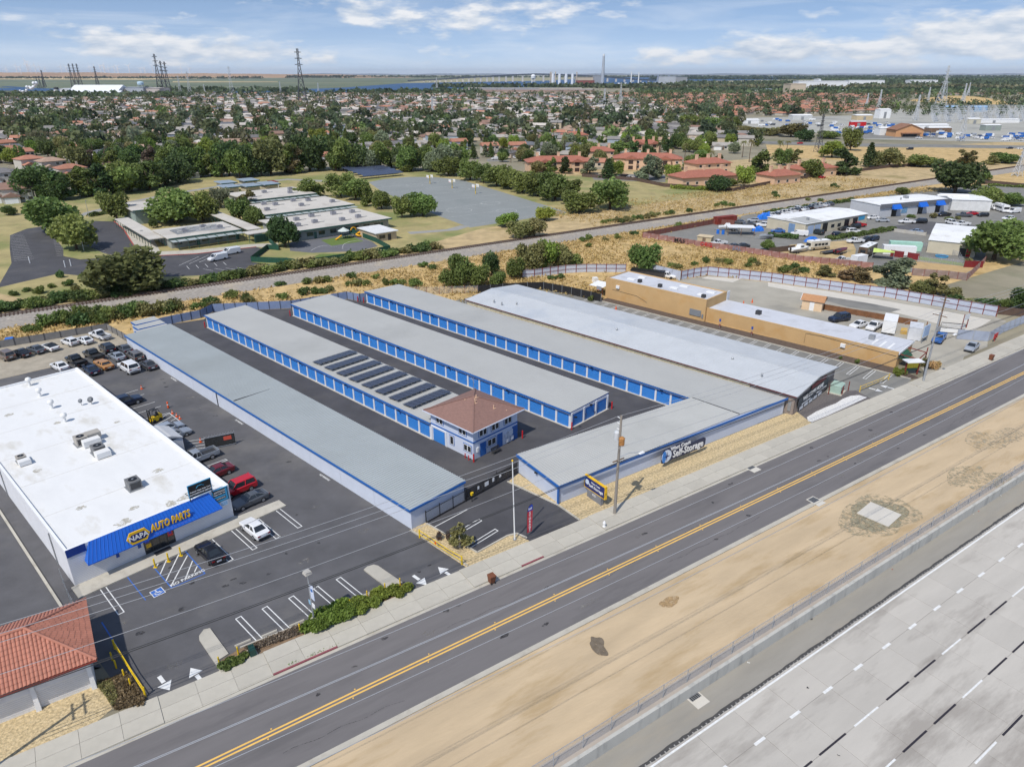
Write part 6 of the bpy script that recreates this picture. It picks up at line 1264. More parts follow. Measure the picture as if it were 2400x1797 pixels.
for i in range(25):
 u_=-43+i*2.87;stall('parking_marking','white hairpin stall line in the parking row before the tan building',[(u_,90.0),(u_,84.9),(u_+.5,84.9),(u_+.5,90.0)],.1,LINE,z=.0135,group='stalls before the tan building')
for(x,y,rz)in((1125,605,PH),(1205,577,PH+math.pi)):tag(obj('pavement_arrow',ARW,None,None,g('Hz',x,y)+Vector((0,0,.016)),rz-math.pi/2),'white painted %s arrow at the grey building driveway'%('exit' if y>600 else 'entry'),'arrow','painted driveway arrows')
sheet('planting_strip',[uv(-40,90.45),uv(-40,93.6),uv(26,94.2),uv(30.5,92),uv(29.5,90.45)],.012,mat('dark_mulch',srgb(98,84,74,KX),.95,.35,2,bump=.7,bscale=8))
struct('strip_kerb',MB().beam(uv(-41,90.42,.08),uv(29.4,90.42,.08),.16,.16),CONC)
# ------------------------------------------------------------------ tan building
tb_=thing('tan_building','long tan stucco building with tall rear block and lower front wing','building',uv(-40.6,93.6),PH)
obj('rear_block',MB().box(0,0,0,27,9.2,4.7),STUCT,tb_);obj('rear_roof',MB().box(.25,.25,4.7,26.75,8.95,4.76),mat('grey_roll_roof',srgb(206,208,214,.9),.8,.06,.4,stain=srgb(170,170,172),samt=.5,sscale=.3),tb_)
obj('rear_parapet',MB().box(-.02,-.02,4.7,27.02,.26,5.05).box(26.74,.26,4.7,27.02,9.2,5.0).box(-.021,8.94,4.7,26.74,9.22,4.95).box(-.02,.26,4.7,.26,8.94,5.0),STUCT,tb_)
obj('front_wing',MB().box(27.02,.5,0,66.2,9.5,2.85),STUCT,tb_);obj('front_roof',MB().box(27.05,.75,2.85,66.3,9.6,2.92),MATS['grey_roll_roof'],tb_);obj('front_parapet',MB().box(27.02,.48,2.85,66.3,.74,3.12),STUCT,tb_);obj('roof_edge',MB().box(66.3,.5,2.6,66.42,9.6,3.0),WHITE,tb_)
obj('white_return',MB().box(26.9,9.22,2.9,27.04,10.6,4.9),WHITE,tb_)
for i,(x,y)in enumerate(((4,3),(5,6),(15.5,3.4),(16.5,6.2),(23,3),(23.5,6))):s_=obj('skylight',MB().box(x,y,4.76,x+2.0,y+1.0,4.98),WHITE,tb_)
for i,(x,y)in enumerate(((7.5,2.2),(13.2,2),(24.8,1.4))):obj('roof_unit',MB().box(x,y,4.76,x+.8,y+.8,5.5),DARK,tb_)
for x,y in((36.5,4),(59.5,4.5)):obj('roof_unit',MB().box(x,y,2.92,x+1.0,y+1.0,3.75),GREYM if x>50 else DARK,tb_)
for i in range(3):obj('roof_patch',MB().box(60.8+i*1.5,1.8,2.921,61.2+i*1.5,5.6,2.93),WHITE,tb_)
obj('meter_panel',MB().box(23.2,-.15,.9,26.0,0,2.3).box(26.2,-.12,.7,26.6,0,1.6),mat('meter_grey',srgb(132,136,140,.9),.6),tb_)
for x in(3.2,56.0):obj('wall_unit',MB().box(x,-.35 if x<20 else.15,3.0 if x<20 else 1.6,x+.9,0 if x<20 else.5,3.7 if x<20 else 2.3),WHITE,tb_)
obj('wall_conduit',MB().tube([(49,.45,.6),(49,.45,2.6),(52,.44,2.75),(66,.44,2.3)],.03).tube([(2,-.04,2.4),(9,-.04,2.2),(12,-.04,1.2)],.03),DARK,tb_)
obj('green_awning',MB().frus(66.2,1.6,67.6,5.2,1.6,66.2,1.6,66.6,5.2,2.4),mat('awning_green',srgb(40,92,66,.9),.7),tb_)
obj('porch_frame',MB().beam((66.2,1.2,2.6),(69.6,1.2,2.4),.14,.14).beam((69.6,1.2,0),(69.6,1.2,2.6),.16,.16).beam((66.3,6.0,2.6),(69.6,6.0,2.4),.14,.14).beam((69.6,6.0,0),(69.6,6.0,3.4),.16,.16).beam((69.6,1.2,2.5),(69.6,6.0,2.5),.14,.14),RUST,tb_)
for i,(x,lab)in enumerate(((31.5,'left'),(38.8,'right'))):
 t=thing('stall_sign',lab+' blue stall sign post before the tan wall','sign',uv(x-40.6,92.0),PH,'blue stall signs');obj('post',MB().cyl(0,0,0,2.1,.04,6),GALV,t);obj('plate',MB().box(-.2,-.04,1.5,.2,-.02,2.1),MATS['sign_blue'],t);obj('mulch_box',MB().box(-.2,-.03,.5,.2,.02,.9),RUST,t)
cn=thing('canopy','white canopy over the rear door of the tan building','canopy',uv(-43.0,94.0),PH);obj('cover',MB().add([(-2.2,-1,2.4),(2,-1,2.5),(2,2.6,2.9),(-2.2,2.6,2.8),(-2.2,-1,2.34),(2,-1,2.44),(2,2.6,2.84),(-2.2,2.6,2.74)],[(0,1,2,3),(7,6,5,4),(0,4,5,1),(1,5,6,2),(2,6,7,3),(3,7,4,0)]),WHITE,cn)
for x,y in((-2,-.9),(1.8,-.9),(-2,2.4),(1.8,2.4)):obj('post',MB().cyl(x,y,0,2.5,.05,6),RUST,cn)
hp=thing('basketball_hoop','portable basketball hoop beside the white canopy','basketball hoop',uv(-40.5,91.2),PH);obj('pole',MB().cyl(0,0,0,3.0,.07,8),BLACK,hp);obj('backboard',MB().box(-.7,-.5,2.5,.7,-.44,3.4),mat('grey_backboard',(.3,.3,.32),.4),hp);obj('base',MB().box(-.5,-.3,0,.5,.8,.2),BLACK,hp);obj('hoop',MB().tube([(.23*math.cos(a),-.75+.23*math.sin(a),2.6)for a in[i*.524 for i in range(13)]],.02,4),ORANGE,hp)
# monument sign at the street before the tan building
sy=thing('roofed_sign','yellow street sign with small white roof on rusty posts','sign',g('Hz',1415,470),TH-.5);obj('post',MB().box(-1.3,-.1,0,-1.1,.1,2.6).box(1.1,-.1,0,1.3,.1,2.6),RUST,sy);obj('roof',MB().box(-1.6,-.9,2.6,1.6,.9,2.75),WHITE,sy);obj('panel',MB().box(-1.1,-.05,1.3,1.1,.05,2.5),mat('sign_yellow_green',srgb(214,196,60,.9),.6,.3,3),sy);obj('lower_panel',MB().box(-1.1,-.051,.9,1.1,.051,1.28),MATS['dark_green'],sy)
for k,x,y,hw,h,lf in(('Hz',1285,480,45,1.6,'bright'),('Hz',1350,470,30,1.3,'mid'),('Hz',1530,400,50,1.8,'olive'),('Hz',1600,420,50,1.5,'straw'),('Hz',1650,400,35,1.2,'straw'),('Hz',955,375,22,1.0,'mid'),('Hz',810,335,18,.7,'mid'),('J',1415,755,32,1.4,'mid')):
 p=g(k,x,y);tree({'bright':'rounded bright shrub beside the yellow street sign','olive':'olive shrub beside the right utility pole','straw':'dry straw-coloured shrub beside the right utility pole','mid':'small green shrub in the strip along the tan building'}[lf],p,h,'bush',lf,'shrubs by the tan building',hw*TS/FPX*p.length)
# ------------------------------------------------------------------ steel fences and the walled yard behind the tan building
YARDC=mat('cracked_yard',srgb(176,170,156,KX),.95,.16,.12,stain=srgb(140,138,130,KX),samt=.8,sscale=.05)
yard_poly=[g(*p)for p in(('K',835,925),('K',950,908),('K',1500,965),('K',2212,1065),('L',1000,1095),('L',1960,1262),('L',2060,1300),('L',1900,1440),('Hz',2080,230),('Hz',1880,315))]+[st(105,9.38),st(92,9.38),uv(30,96),uv(26,103.3),uv(-41,102.9)]
sheet('walled_yard',yard_poly,.008,YARDC)
sheet('pale_slab',[g(*p)for p in(('K',950,915),('K',1240,935),('K',1170,965),('K',900,930))],.013,MATS['pale_concrete'])
sheet('pale_slab',[g(*p)for p in(('L',0,965),('L',500,1040),('L',1400,1190),('L',1930,1290),('L',1750,1400),('L',1200,1250),('L',600,1110),('L',0,1000))],.013,MATS['pale_concrete'])
sheet('patched_asphalt',[g(*p)for p in(('L',500,1085),('L',900,1150),('L',1150,1200),('L',1050,1225),('L',700,1180),('L',480,1120))],.017,ASPH_OLD)
STEELP=mat('pale_steel_panel',srgb(198,204,218,.9),.5,.08,.6,rand=.05,metal=.1)
fence_line('steel_fence','pale corrugated steel fence with rust-red frame behind the walled yard',[g('K',722,945),g('K',830,922),g('K',950,905),g('K',1500,962),g('K',2212,1062),g('L',1000,1092),g('L',1968,1262)],2.5,2.75,STEELP,RUST,.07,(1.2,2.4),RUST)
fence_line('steel_fence','pale corrugated steel fence with rust-red frame behind the weedy corner lot',[g('J',825,562),g('J',930,556),g('J',1200,518),g('J',1380,508),g('J',1720,510)],2.3,2.75,STEELP,RUST,.07,(1.1,2.2),RUST)
fence_line('steel_fence','plain pale steel fence behind the white pickup at the yard corner',[g('K',430,880),g('K',715,950)],2.6,3.0,STEELP,GALV,.05)
fence_line('steel_fence','grey corrugated fence along the far-right apron',[g('L',1625,1455),g('L',1900,1475),g('L',2030,1400),g('L',2212,1320),g('L',2400,1230)],2.1,2.6,mat('dull_steel_panel',srgb(166,174,190,.9),.6,.12,.6),GALV,.05)
BOARD=mat('dark_board',srgb(96,78,68,.9),.9,.25,1.0);BOARD['flat']=1
fence_line('board_fence','dark brown board fence at the far right edge',[g('L',1975,1240),g('L',2240,1265),g('L',2500,1290)],1.8,2.4,BOARD,BOARD,.07)
SCREEN=mat('black_windscreen',(.016,.016,.018),.9,.15,1.5);SCREEN['flat']=1
fence_line('screened_fence','black wind-screened fence between grey building lot and weedy corner',[g('J',442,690),g('J',870,662),g('J',1010,660),g('J',1250,705),g('J',1505,765)],2.0,3.0,SCREEN,GALV,.04)
fence_line('chain_link_fence','rusty chain-link fence behind the farthest storage row',[uv(-80.2,60.5),g('J',0,700),g('J',440,688)],1.9,3.0,CHAIN,RUST,.04)
fence_line('grey_board_fence','weathered grey fence along the back of the gravel yard',[g('A',-400,500),g('A',0,425),g('A',390,362),g('A',930,272),g('A',1110,372)],1.5,2.6,mat('grey_slat',srgb(134,132,130,.9),.85,.15,.8),DARK,.05)
sh=thing('shed','small beige cabin with tan gable roof by the timber wall','shed',g('L',385,1190),R(-32));obj('wall',MB().box(-2.2,-1.9,0,2.2,1.9,2.3),mat('peach_wall',srgb(226,198,164,.9),.8),sh);obj('roof',MB().add([(-2.6,-2.2,2.25),(2.6,-2.2,2.25),(2.6,2.2,2.25),(-2.6,2.2,2.25),(-2.6,0,3.3),(2.6,0,3.3)],[(0,1,5,4),(2,3,4,5),(1,2,5),(3,0,4),(3,2,1,0)]),mat('tan_shingle',srgb(186,138,98,.9),.9,.15,2),sh);obj('trim',MB().beam((-2.62,-2.2,2.25),(-2.62,0,3.3),.08,.14).beam((-2.62,0,3.3),(-2.62,2.2,2.25),.08,.14),WHITE,sh);obj('door',MB().box(-.5,-1.95,0,.5,-1.9,2.0),WHITE,sh)
tw=thing('timber_wall','low brown timber retaining wall with posts behind the tan building','wall',g('L',450,1195),0);a_,c_=g('L',450,1195),g('L',1440,1370);d_=c_-a_;tw.rotation_euler=(0,0,math.atan2(d_.y,d_.x));Lw=d_.length
for i in range(4):
 for j in range(int(Lw/4)):obj('plank',MB().box(j*4+.03,-.06,.08+i*.32,j*4+3.97,.06,.37+i*.32)if not(i==0 and j==0)else MB().box(.03,-.06,.08,3.97,.06,.37),mat('brown_timber',srgb(132,92,62,.9),.9,.25,1.0),tw)
for j in range(int(Lw/2)+1):obj('post',MB().box(j*2-.1,-.22,0,j*2+.1,-.06,1.4),MATS['brown_timber'],tw)
bs_=thing('post_sign','blank white board sign on rusty posts at the walled yard corner','sign',g('L',1690,1365),R(35));obj('post',MB().box(-1.2,-.08,0,-1.04,.08,3.4).box(1.04,-.08,0,1.2,.08,3.4),RUST,bs_);obj('panel',MB().box(-1.2,-.1,2.0,1.2,-.08,3.3),WHITE,bs_)
pl=upole('leaning wooden utility pole beside the blank board sign',g('L',1440,1470),9.5,[(8.6,1.8)],grp='poles right of the tan building',m=WOODP)
bn2=thing('sign_board','tall pale business sign beside the cargo box','sign',g('L',1345,1480),R(40));obj('panel',MB().box(-1.4,-.08,1.2,1.4,.08,3.6),mat('pale_blue_sign',srgb(176,196,220,.9),.6,.2,2),bn2);obj('post',MB().box(-1.3,-.07,0,-1.16,.07,1.2).box(1.16,-.07,0,1.3,.07,1.2),GREYM,bn2)
rs=tag(obj('red_sign',MB().box(-1.0,-.05,.6,1.0,.05,1.7).box(-.9,-.06,.75,.9,-.05,1.0).box(-.06,-.03,0,.06,.03,.6),RED,None,g('L',1940,1468)+Vector((.2,-.3,0)),R(40)),'red notice board on the far-right grey fence','sign')
gs=thing('steel_gate','dark framed gate between blue pickup and walled yard','gate',g('L',1480,1395),R(-18));obj('frame',MB().tube([(0,0,.1),(4.5,0,.1),(4.5,0,2.2),(0,0,2.2),(0,0,.1)],.08).tube([(0,0,1.1),(4.5,0,1.1)],.06),DARK,gs);obj('lower_sheet',MB().box(.1,-.03,.15,4.4,.03,1.0),WHITE,gs);obj('upper_mesh',MB().box(.1,-.02,1.2,4.4,.02,2.1),CHAIN,gs)
cube=tag(obj('water_tote',MB().box(-.6,-.6,.12,.6,.6,1.2).box(-.62,-.62,0,.62,.62,.12).cyl(0,0,1.2,1.28,.12,8),WHITE,None,g('J',1455,592),.4),'white cube water tote in the weedy corner lot','water tote')
pal=thing('timber_pile','stack of yellow timber pallets beside the white box trailer','pallets',g('L',1170,1400),R(60))
for i in range(6):obj('pallet',MB().box(-1.1,-.6,i*.14,1.1,.6,i*.14+.1).box(-1.1+.05*i,-.62,i*.14+.02,-.9+.05*i,.62,i*.14+.12),mat('yellow_timber',srgb(214,176,96,.9),.8,.2,2),pal)
hc=thing('parked_trailer','black-topped carport trailer and white pickup cab behind the tan building','trailer',(*g('K',450,895,1.0)[:2],0),R(-20));obj('black_deck',MB().box(-5,-1.2,1.9,4,1.2,2.1),BLACK,hc);obj('side',MB().box(-5,-1.2,.4,4,-1.1,1.9).box(-5,1.1,.4,4,1.2,1.9),DARK,hc);wheels(hc,[(-1,-1.1),(-1,1.1),(0,-1.1),(0,1.1)],.4)
ct('pickup','white pickup nosing out from behind the tan building','K',590,905,R(-20),CW,YARD,lod=1)
for i,(k,x,y)in enumerate((('K',1337,1140),('K',1262,1155),('K',160,1200))):tag(obj('traffic_cone',MB().box(-.22,-.22,0,.22,.22,.05).cyl(0,0,.05,.95,.2,10,.05),ORANGE,None,g(k,x,y)),['taller orange cone in the yard behind the tan building','smaller orange cone in the yard behind the tan building','orange cone at the rear stalls before the tan building'][i],'traffic cone','orange cones')
# ------------------------------------------------------------------ railway
RT=to_st((-13.4,219.1))[1]
struct('railway_bank',sbox(MB(),-330,620,RT-9.5,RT+3.2,-.2,.05),BALLAST)
b=MB();S_=[-330+10*i for i in range(96)]
for s in S_:
 for dt,z in((-3.4,.06),(-2.0,.45),(2.0,.45),(3.2,.06)):b.v.append(tuple(st(s,RT+dt,z)))
b.f=[(4*i+j+4,4*i+j,4*i+j+1,4*i+j+5)for i in range(95)for j in range(3)]
struct('track_bed',b,BALLAST)
rw=thing('railway_track','single railway track running across behind the storage yard','railway track',st(0,RT,.45),TH)
b=MB()
for i in range(1180):b.box(-330+i*.8-.12,-1.35,-.02,-330+i*.8+.12,1.35,.12)
tag(obj('ties',b,mat('tie_wood',srgb(86,70,60,.9),.9,.25,1),rw),kind='stuff')
RAILM=mat('rusty_rail',srgb(120,96,84,.9),.45,.12,.5,metal=.4)
for y in(-.75,.75):obj('rail',MB().box(-330,y-.07,.12,620,y+.07,.30),RAILM,rw)
# dry banks either side
sheet('dry_bank',[st(-330,38),st(620,38),st(620,RT-9.4),st(-330,RT-9.4)],.003,DRYB)
sheet('dry_meadow',[st(-330,RT+3.1),st(720,RT+3.1),st(720,RT+75),st(60,RT+150),st(-330,RT+75)],.003,DRY)
# ------------------------------------------------------------------ school
SA=R(40);SO=Vector((-69.8,226.5,0));EX=Vector((math.cos(SA),math.sin(SA),0));EY=Vector((-EX.y,EX.x,0))
def sc(x,y,z=0.0):p=SO+EX*x+EY*y;return Vector((p.x,p.y,z))
def ssheet(name,pts,z,m):return sheet(name,[sc(*p)for p in pts],z,m)
sheet('school_lawn',[sc(-75,-20),sc(-25,-24),sc(-8,-31),sc(20,-32),sc(60,-20),sc(110,-20),sc(200,-30),sc(215,40),sc(140,90),sc(130,160),sc(60,190),sc(-95,150),sc(-110,60)],.006,LAWN)
ssheet('school_drive',[(-79.5,5),(-74.2,28),(-72,50),(-69,74),(-63,83),(-52,86),(-41.6,84),(-36,78),(-37,60),(-42.4,20),(-41,11.2),(-29.5,5.3),(-12,2.9),(-11,-4),(-20.6,-15.3),(-13.9,-29.6),(-34,-22.6),(-45.4,-16),(-52,-22),(-58.7,-5),(-66,6),(-95,-6)],.012,ASPHD)
ssheet('school_walk',[(-36,78),(-37,60),(-42.2,20),(-41,11.4),(-29.5,5.5),(-12,3.1),(-8,-2),(-4,4),(-12,8),(-28,11),(-37,16),(-34,33),(-30,78)],.018,CONC)
b=MB()
for a,c in zip([(-36,78),(-37,60),(-42.4,20),(-41,11.2),(-29.5,5.3)],[(-37,60),(-42.4,20),(-41,11.2),(-29.5,5.3),(-12,2.9)]):b.beam(sc(*a,.08),sc(*c,.08),.3,.14)
struct('red_kerb',b,mat('red_kerb_paint',srgb(186,84,74,.9),.8,.15,1))
struct('lot_island',MB().prism([sc(*p)[:2]for p in((-61,28),(-58,20),(-52,17.5),(-49.5,19),(-51,24),(-54,50),(-55,74),(-57.5,74),(-59,40))],0,.15),LAWN)
WSL=mat('school_line',(.6,.6,.58),.7)
def sline(a,c,w=.14,lab='white stall stroke in the school parking lot',z=.02):
 A_,C_=sc(*a,z),sc(*c,z);d=(C_-A_).normalized();s_=Vector((-d.y,d.x,0))*w/2
 tag(obj('parking_marking',MB().quad(A_-s_,C_-s_,C_+s_,A_+s_),WSL),lab,'parking marking','school lot lines')
for i in range(17):sline((-73.2+i*.25,31+i*2.7),(-68.4+i*.2,29.5+i*2.7))
for i in range(13):sline((-62.5+i*.35,30+i*2.7),(-58.6+i*.2,29+i*2.7))
for i in range(8):sline((-54+i*.1,26+i*2.8),(-50+i*.1,25+i*2.8))
for i in range(5):sline((-37+i*2.4,-12-i*.5),(-36.5+i*2.4,-8-i*.5));sline((-34+i*2.6,-14.5-i*1.4),(-32.5+i*2.6,-18-i*1.4))
for i in range(3):sline((-38+i*2.8,-6),(-30+i*2.8,1.5),lab='long slanted bus bay line before the school')
SROOF=mat('school_roof',srgb(206,200,190,.9),.85,.1,.25,stain=srgb(168,160,150),samt=.6,sscale=.12);SWALL=mat('school_wall',srgb(152,156,150,.9),.8,.1,.5);SGRN=mat('school_green',srgb(52,92,84,.9),.6,.1,.6)
def school_block(label,x0,x1,y0,y1,h,units=(),canopy=None,windows=True,name='school_building',wm_=None,rm=None):
 T=thing(name,label,'school building',sc(x0,y0),SA);L,W=x1-x0,y1-y0
 obj('wall',MB().box(0,0,0,L,W,h-.3),wm_ or SWALL,T);rf=obj('roof',MB().box(-.9,-1.2,h-.3,L+.9,W+.9,h),rm or SROOF,T)
 obj('fascia',MB().box(-.95,-1.28,h-.42,L+.95,-1.2,h+.04),SGRN,T)
 if windows:
  n=int(L/4.2)
  for i in range(n):
   w_=obj('window',MB().box(.9+i*4.2,-.04,1.0,3.2+i*4.2,0,2.3),SGRN,T);obj('pane',MB().box(1.0+i*4.2,-.06,1.1,2.0+i*4.2,-.04,2.2).box(2.1+i*4.2,-.06,1.1,3.1+i*4.2,-.04,2.2),GLASS,w_)
   if i%3==1:obj('door',MB().box(3.4+i*4.2,-.05,0,4.4+i*4.2,0,2.2),SGRN,T)
 for x,y in units:
  u_=obj('roof_unit',MB().box(x-.9,y-.7,h,x+.9,y+.7,h+1.1),mat('roof_unit_grey',srgb(150,150,156,.9),.6),rf);obj('fan_guard',MB().cyl(x,y,h+1.1,h+1.14,.45,10),DARK,u_);obj('duct',MB().box(x+.9,y-.1,h,x+3.6,y+.1,h+.18),GREYM,u_)
 if canopy:
  c=obj('canopy',MB().box(-.5,-4.4,h-.75,L+.5,-1.4,h-.6),mat('canopy_slats',srgb(176,184,182,.9),.6),T)
  for i in range(int(L/3)):obj('canopy_post',MB().cyl(1+i*3,-4.2,0,h-.75,.07,6),SGRN,c);obj('canopy_beam',MB().box(.9+i*3,-4.4,h-.6,1.1+i*3,-1.4,h-.45),SGRN,c)
 return T
school_block('front classroom block beside the playground',0,36,2.5,26.5,3.5,[(5,6),(12,8),(21,5.5),(28,7),(31,17),(24,18),(16,19),(9,16)])
school_block('second classroom block behind the front one',5,40,37,60.5,3.5,[(4,7),(11,16),(18,8),(25,17),(31,8),(8,20),(20,20)],True)
school_block('third classroom block partly behind trees',13,41,72,95,3.5,[(4,6),(12,14),(20,6),(24,15)],True)
sA=school_block('low school office with pipes on its roof before the bus lane',-33,-12,17.5,33,3.4,[(6,6),(13,9),(17,5)],True)
for i in range(5):obj('roof_pipe',MB().tube([(3,3.5+i*1.8,3.6),(9,4+i*1.9,3.75),(18,3+i*2.0,3.65)],.16),GALV,sA)
for i in range(6):obj('roof_duct',MB().box(4+i*2.3,5+(i%3)*2,3.4,5.4+i*2.3,6+(i%3)*2,4.1),ROOFG,sA)
school_block('green-walled school hall behind the large trees',-31,-13,66,84,5.2,[],None,False,wm_=mat('sage_wall',srgb(150,166,158,.9),.8))
def walkway(label,x0,x1,y0,y1,h):
 T=thing('covered_walkway',label,'walkway',sc(x0,y0),SA);L,W=x1-x0,y1-y0
 obj('roof',MB().box(0,0,h-.25,L,W,h),SROOF,T)
 n=int(max(L,W)/3.2)
 for i in range(n+1):
  for s_ in(0,1):
   x,y=((.2+s_*(L-.4),W*i/n)if W>L else(L*i/n,.2+s_*(W-.4)));obj('post',MB().cyl(min(max(x,.15),L-.15),min(max(y,.15),W-.15),0,h-.25,.09,6),SGRN,T)
walkway('long covered walkway along the school drop-off kerb',-38,-33.5,22,66,2.9)
walkway('covered walkway linking the school office to the classrooms',-9,-4.5,16,72,3.0);walkway('covered entrance walkway beside the green doors',-11.5,-.3,9.5,14.5,2.9)
gd=thing('entrance_doors','dark green double doors of the school entrance','doors',sc(-7,8.6),SA);obj('door_frame',MB().box(-3,0,0,3,.25,2.6),SGRN,gd)
for i in range(4):obj('door',MB().box(-2.8+i*1.4,-.04,0,-1.5+i*1.4,0,2.3),mat('deep_green',srgb(20,56,48,.9),.5),gd)
for i,(x,y)in enumerate(((16.5,108),(25,105),(33.5,105),(20,122),(31,123))):
 school_block('flat grey-roofed portable classroom, '+['leftmost','front left','front right','rear left','rear right'][i],x,x+5.6,y,y+8.5,4.2,[],None,True,'portable_classroom',mat('cream_portable',srgb(206,196,168,.9),.8),mat('portable_roof',srgb(150,164,176,.9),.6));
rsd=thing('storage_container','small white and rust container behind the portables','container',sc(43,121),SA);obj('box',MB().box(0,0,0,3,6,2.6),WHITE,rsd);obj('roof',MB().box(-.1,-.1,2.6,3.1,6.1,2.75),RUST,rsd)
sh2=thing('utility_building','square block-walled restroom building by the playground','building',sc(20.8,-15.5),SA);obj('wall',MB().box(0,0,0,7.5,11.5,2.7),mat('tan_block',srgb(196,178,148,.9),.85,.08,.5),sh2);obj('roof',MB().box(-.5,-.6,2.7,8.0,12.0,2.95),mat('white_shed_roof',srgb(226,226,224,.9),.7),sh2);obj('door',MB().box(4.2,-.05,0,5.4,0,2.1),DARK,sh2);obj('window',MB().box(1.0,-.05,.9,3.2,0,2.0),GLASS,sh2)
ssheet('play_court',[(-1.5,2),(-6,-9),(-2,-16),(10,-23),(18,-21),(20,-14),(21,2)],.015,mat('play_asphalt',srgb(112,112,116,KX),.9,.12,.3))
ssheet('play_turf',[(8.2,-1),(19,-.5),(18.2,-11.5),(7,-11)],.021,mat('play_turf',srgb(104,124,58,KX),.95,.15,1));ssheet('play_turf',[(-8,-24),(-1,-19),(10,-26),(8,-29),(-6,-28)],.014,MATS['play_turf'])
b=MB()
pts=[(-1+6.5*math.sin(i*.33)*.4+i*.9,-13+4.0*math.sin(i*.42))for i in range(24)]
for a,c in zip(pts,pts[1:]):b.quad(sc(a[0],a[1]-.1,.026),sc(c[0],c[1]-.1,.026),sc(c[0],c[1]+.1,.026),sc(a[0],a[1]+.1,.026))
tag(obj('play_track',b,WSL),'white curving tricycle track painted on the playground','marking')
ps=thing('playground_set','green and yellow playground structure with pale umbrella roof','playground',sc(14.5,-4.5),SA)
for x,y in((0,0),(1.6,0),(0,1.6),(1.6,1.6),(3.8,.3),(5.2,.3),(3.8,1.7),(5.2,1.7)):obj('post',MB().cyl(x,y,0,2.6,.08,8),SGRN,ps)
obj('deck',MB().box(-.1,-.1,1.1,1.7,1.7,1.2).box(3.7,.2,1.3,5.3,1.8,1.4),SGRN,ps);obj('bridge',MB().box(1.7,.4,1.1,3.7,1.3,1.2),SGRN,ps);obj('umbrella_roof',MB().lathe([(2.0,2.6),(.1,3.7),(.02,3.7)],.8,.8,8),mat('pale_shade',srgb(206,214,206,.9),.7),ps)
obj('slide',MB().beam((-.1,.8,1.2),(-2.6,.3,.2),.7,.12),mat('slide_yellow',srgb(240,176,30,.9),.4),ps);obj('spiral_slide',MB().tube([(5.6+.7*math.cos(a),.6+.7*math.sin(a)-.8,1.5-a*.2)for a in[i*.4 for i in range(16)]],.32,8),MATS['slide_yellow'],ps);obj('yellow_arch',MB().tube([(4.5+1.0*math.cos(a),1.0,2.2+1.0*math.sin(a))for a in[i*.3 for i in range(11)]],.16,6),MATS['slide_yellow'],ps)
GSCR=mat('green_windscreen',srgb(34,84,66,.9),.85,.12,1.0,alpha=.92);GSCR['flat']=1
fence_line('screened_fence','dark green screened fence around the school playground',[sc(-6.2,6.5),sc(-8.4,-6.2),sc(-10.5,-2.6),sc(-20.5,-15),sc(-15.2,-21.4),sc(-13.2,-23.2),sc(-11.2,-28.2),sc(2,-29.5),sc(18.0,-28.6),sc(20.4,-15.5)],1.6,3.0,GSCR,SGRN,.04)
fence_line('screened_fence','green screened fence between playground and restroom building',[sc(20.4,-15.5),sc(21.2,2.6)],1.6,3.0,GSCR,SGRN,.04)
ssheet('sports_court',[(58.2,-16),(106,-17),(119,40),(129,86),(124,104),(114,113),(100,114),(88,109),(78,80),(62.5,10)],.014,mat('court_asphalt',srgb(146,150,148,KX),.9,.08,.12,stain=srgb(130,136,134,KX),samt=.6,sscale=.06))
for(cx_,cy_,r_)in((96,20,4),(84,50,4),(110,60,4),(76,15,5),(100,85,4),(90,2,4)):
 b=MB()
 for i in range(24):
  a0,a1=6.283*i/24,6.283*(i+1)/24;b.quad(*[sc(cx_+k*math.cos(a),cy_+k*math.sin(a),.022)for k,a in((r_,a0),(r_+.12,a0),(r_+.12,a1),(r_,a1))])
 tag(obj('court_marking',b,WSL),'faded painted circle on the school sports court','marking','court circles')
for i in range(7):sline((62+i*1.2,-12+i*17),(104+i*3.2,-14+i*17),.1,'faded straight line across the school sports court',.0215)
for i,(x,y)in enumerate(((108.7,84.5),(108.1,64.7),(106.6,44.3))):
 T=thing('basketball_hoop',['farthest','middle','nearest'][i]+' yellow-posted double basketball hoop on the school court','basketball hoop',sc(x,y),SA,'school basketball hoops');obj('pole',MB().cyl(0,0,0,3.6,.16,8),YELP,T)
 for s_ in(-1,1):bbd=obj('backboard',MB().box(s_*1.2-.06,-1.0,2.9,s_*1.2+.06,1.0,4.2),WHITE,T);obj('hoop',MB().tube([(s_*1.6+.3*math.cos(a),.3*math.sin(a),3.1)for a in[j*.524 for j in range(13)]],.04,4),ORANGE,bbd)
 obj('arm',MB().box(-1.2,-.08,3.4,1.2,.08,3.55),YELP,T)
PV2=mat('field_photovoltaic',(.06,.075,.12),.2,.1,.5,spec=.6);pm2=MB().box(0,0,-.04,7.9,4.2,.04).mesh('solar_panel');pm2.materials.append(PV2)
for j in range(5):
 T=thing('solar_array',['nearest','second','third','fourth','farthest'][j]+' ground-mounted solar row behind the school court','solar panels',sc(91+j*1.6,119+j*8.2),SA,'school solar rows')
 for i in range(3):o=obj('solar_panel',pm2,None,T,(i*8,0,1.6));o.rotation_euler=(R(14),0,0)
 for i in range(6):obj('post',MB().cyl(1+i*4.4,2,0,1.9,.08,6),GALV,T)
ssheet('path',[(36,-12),(52,-17),(60,-14),(58,-10.5),(50,-13),(37,-8)],.016,mat('path_grey',srgb(160,158,152,KX),.9,.1,.5))
sheet('path',[g(*p)for p in(('W',560,480),('W',720,365),('W',1100,270),('W',1500,190),('W',1900,130),('I',640,70),('I',980,85),('I',980,100),('I',640,82),('W',1900,142),('W',1500,205),('W',1100,290),('W',740,385))],.016,MATS['path_grey'])
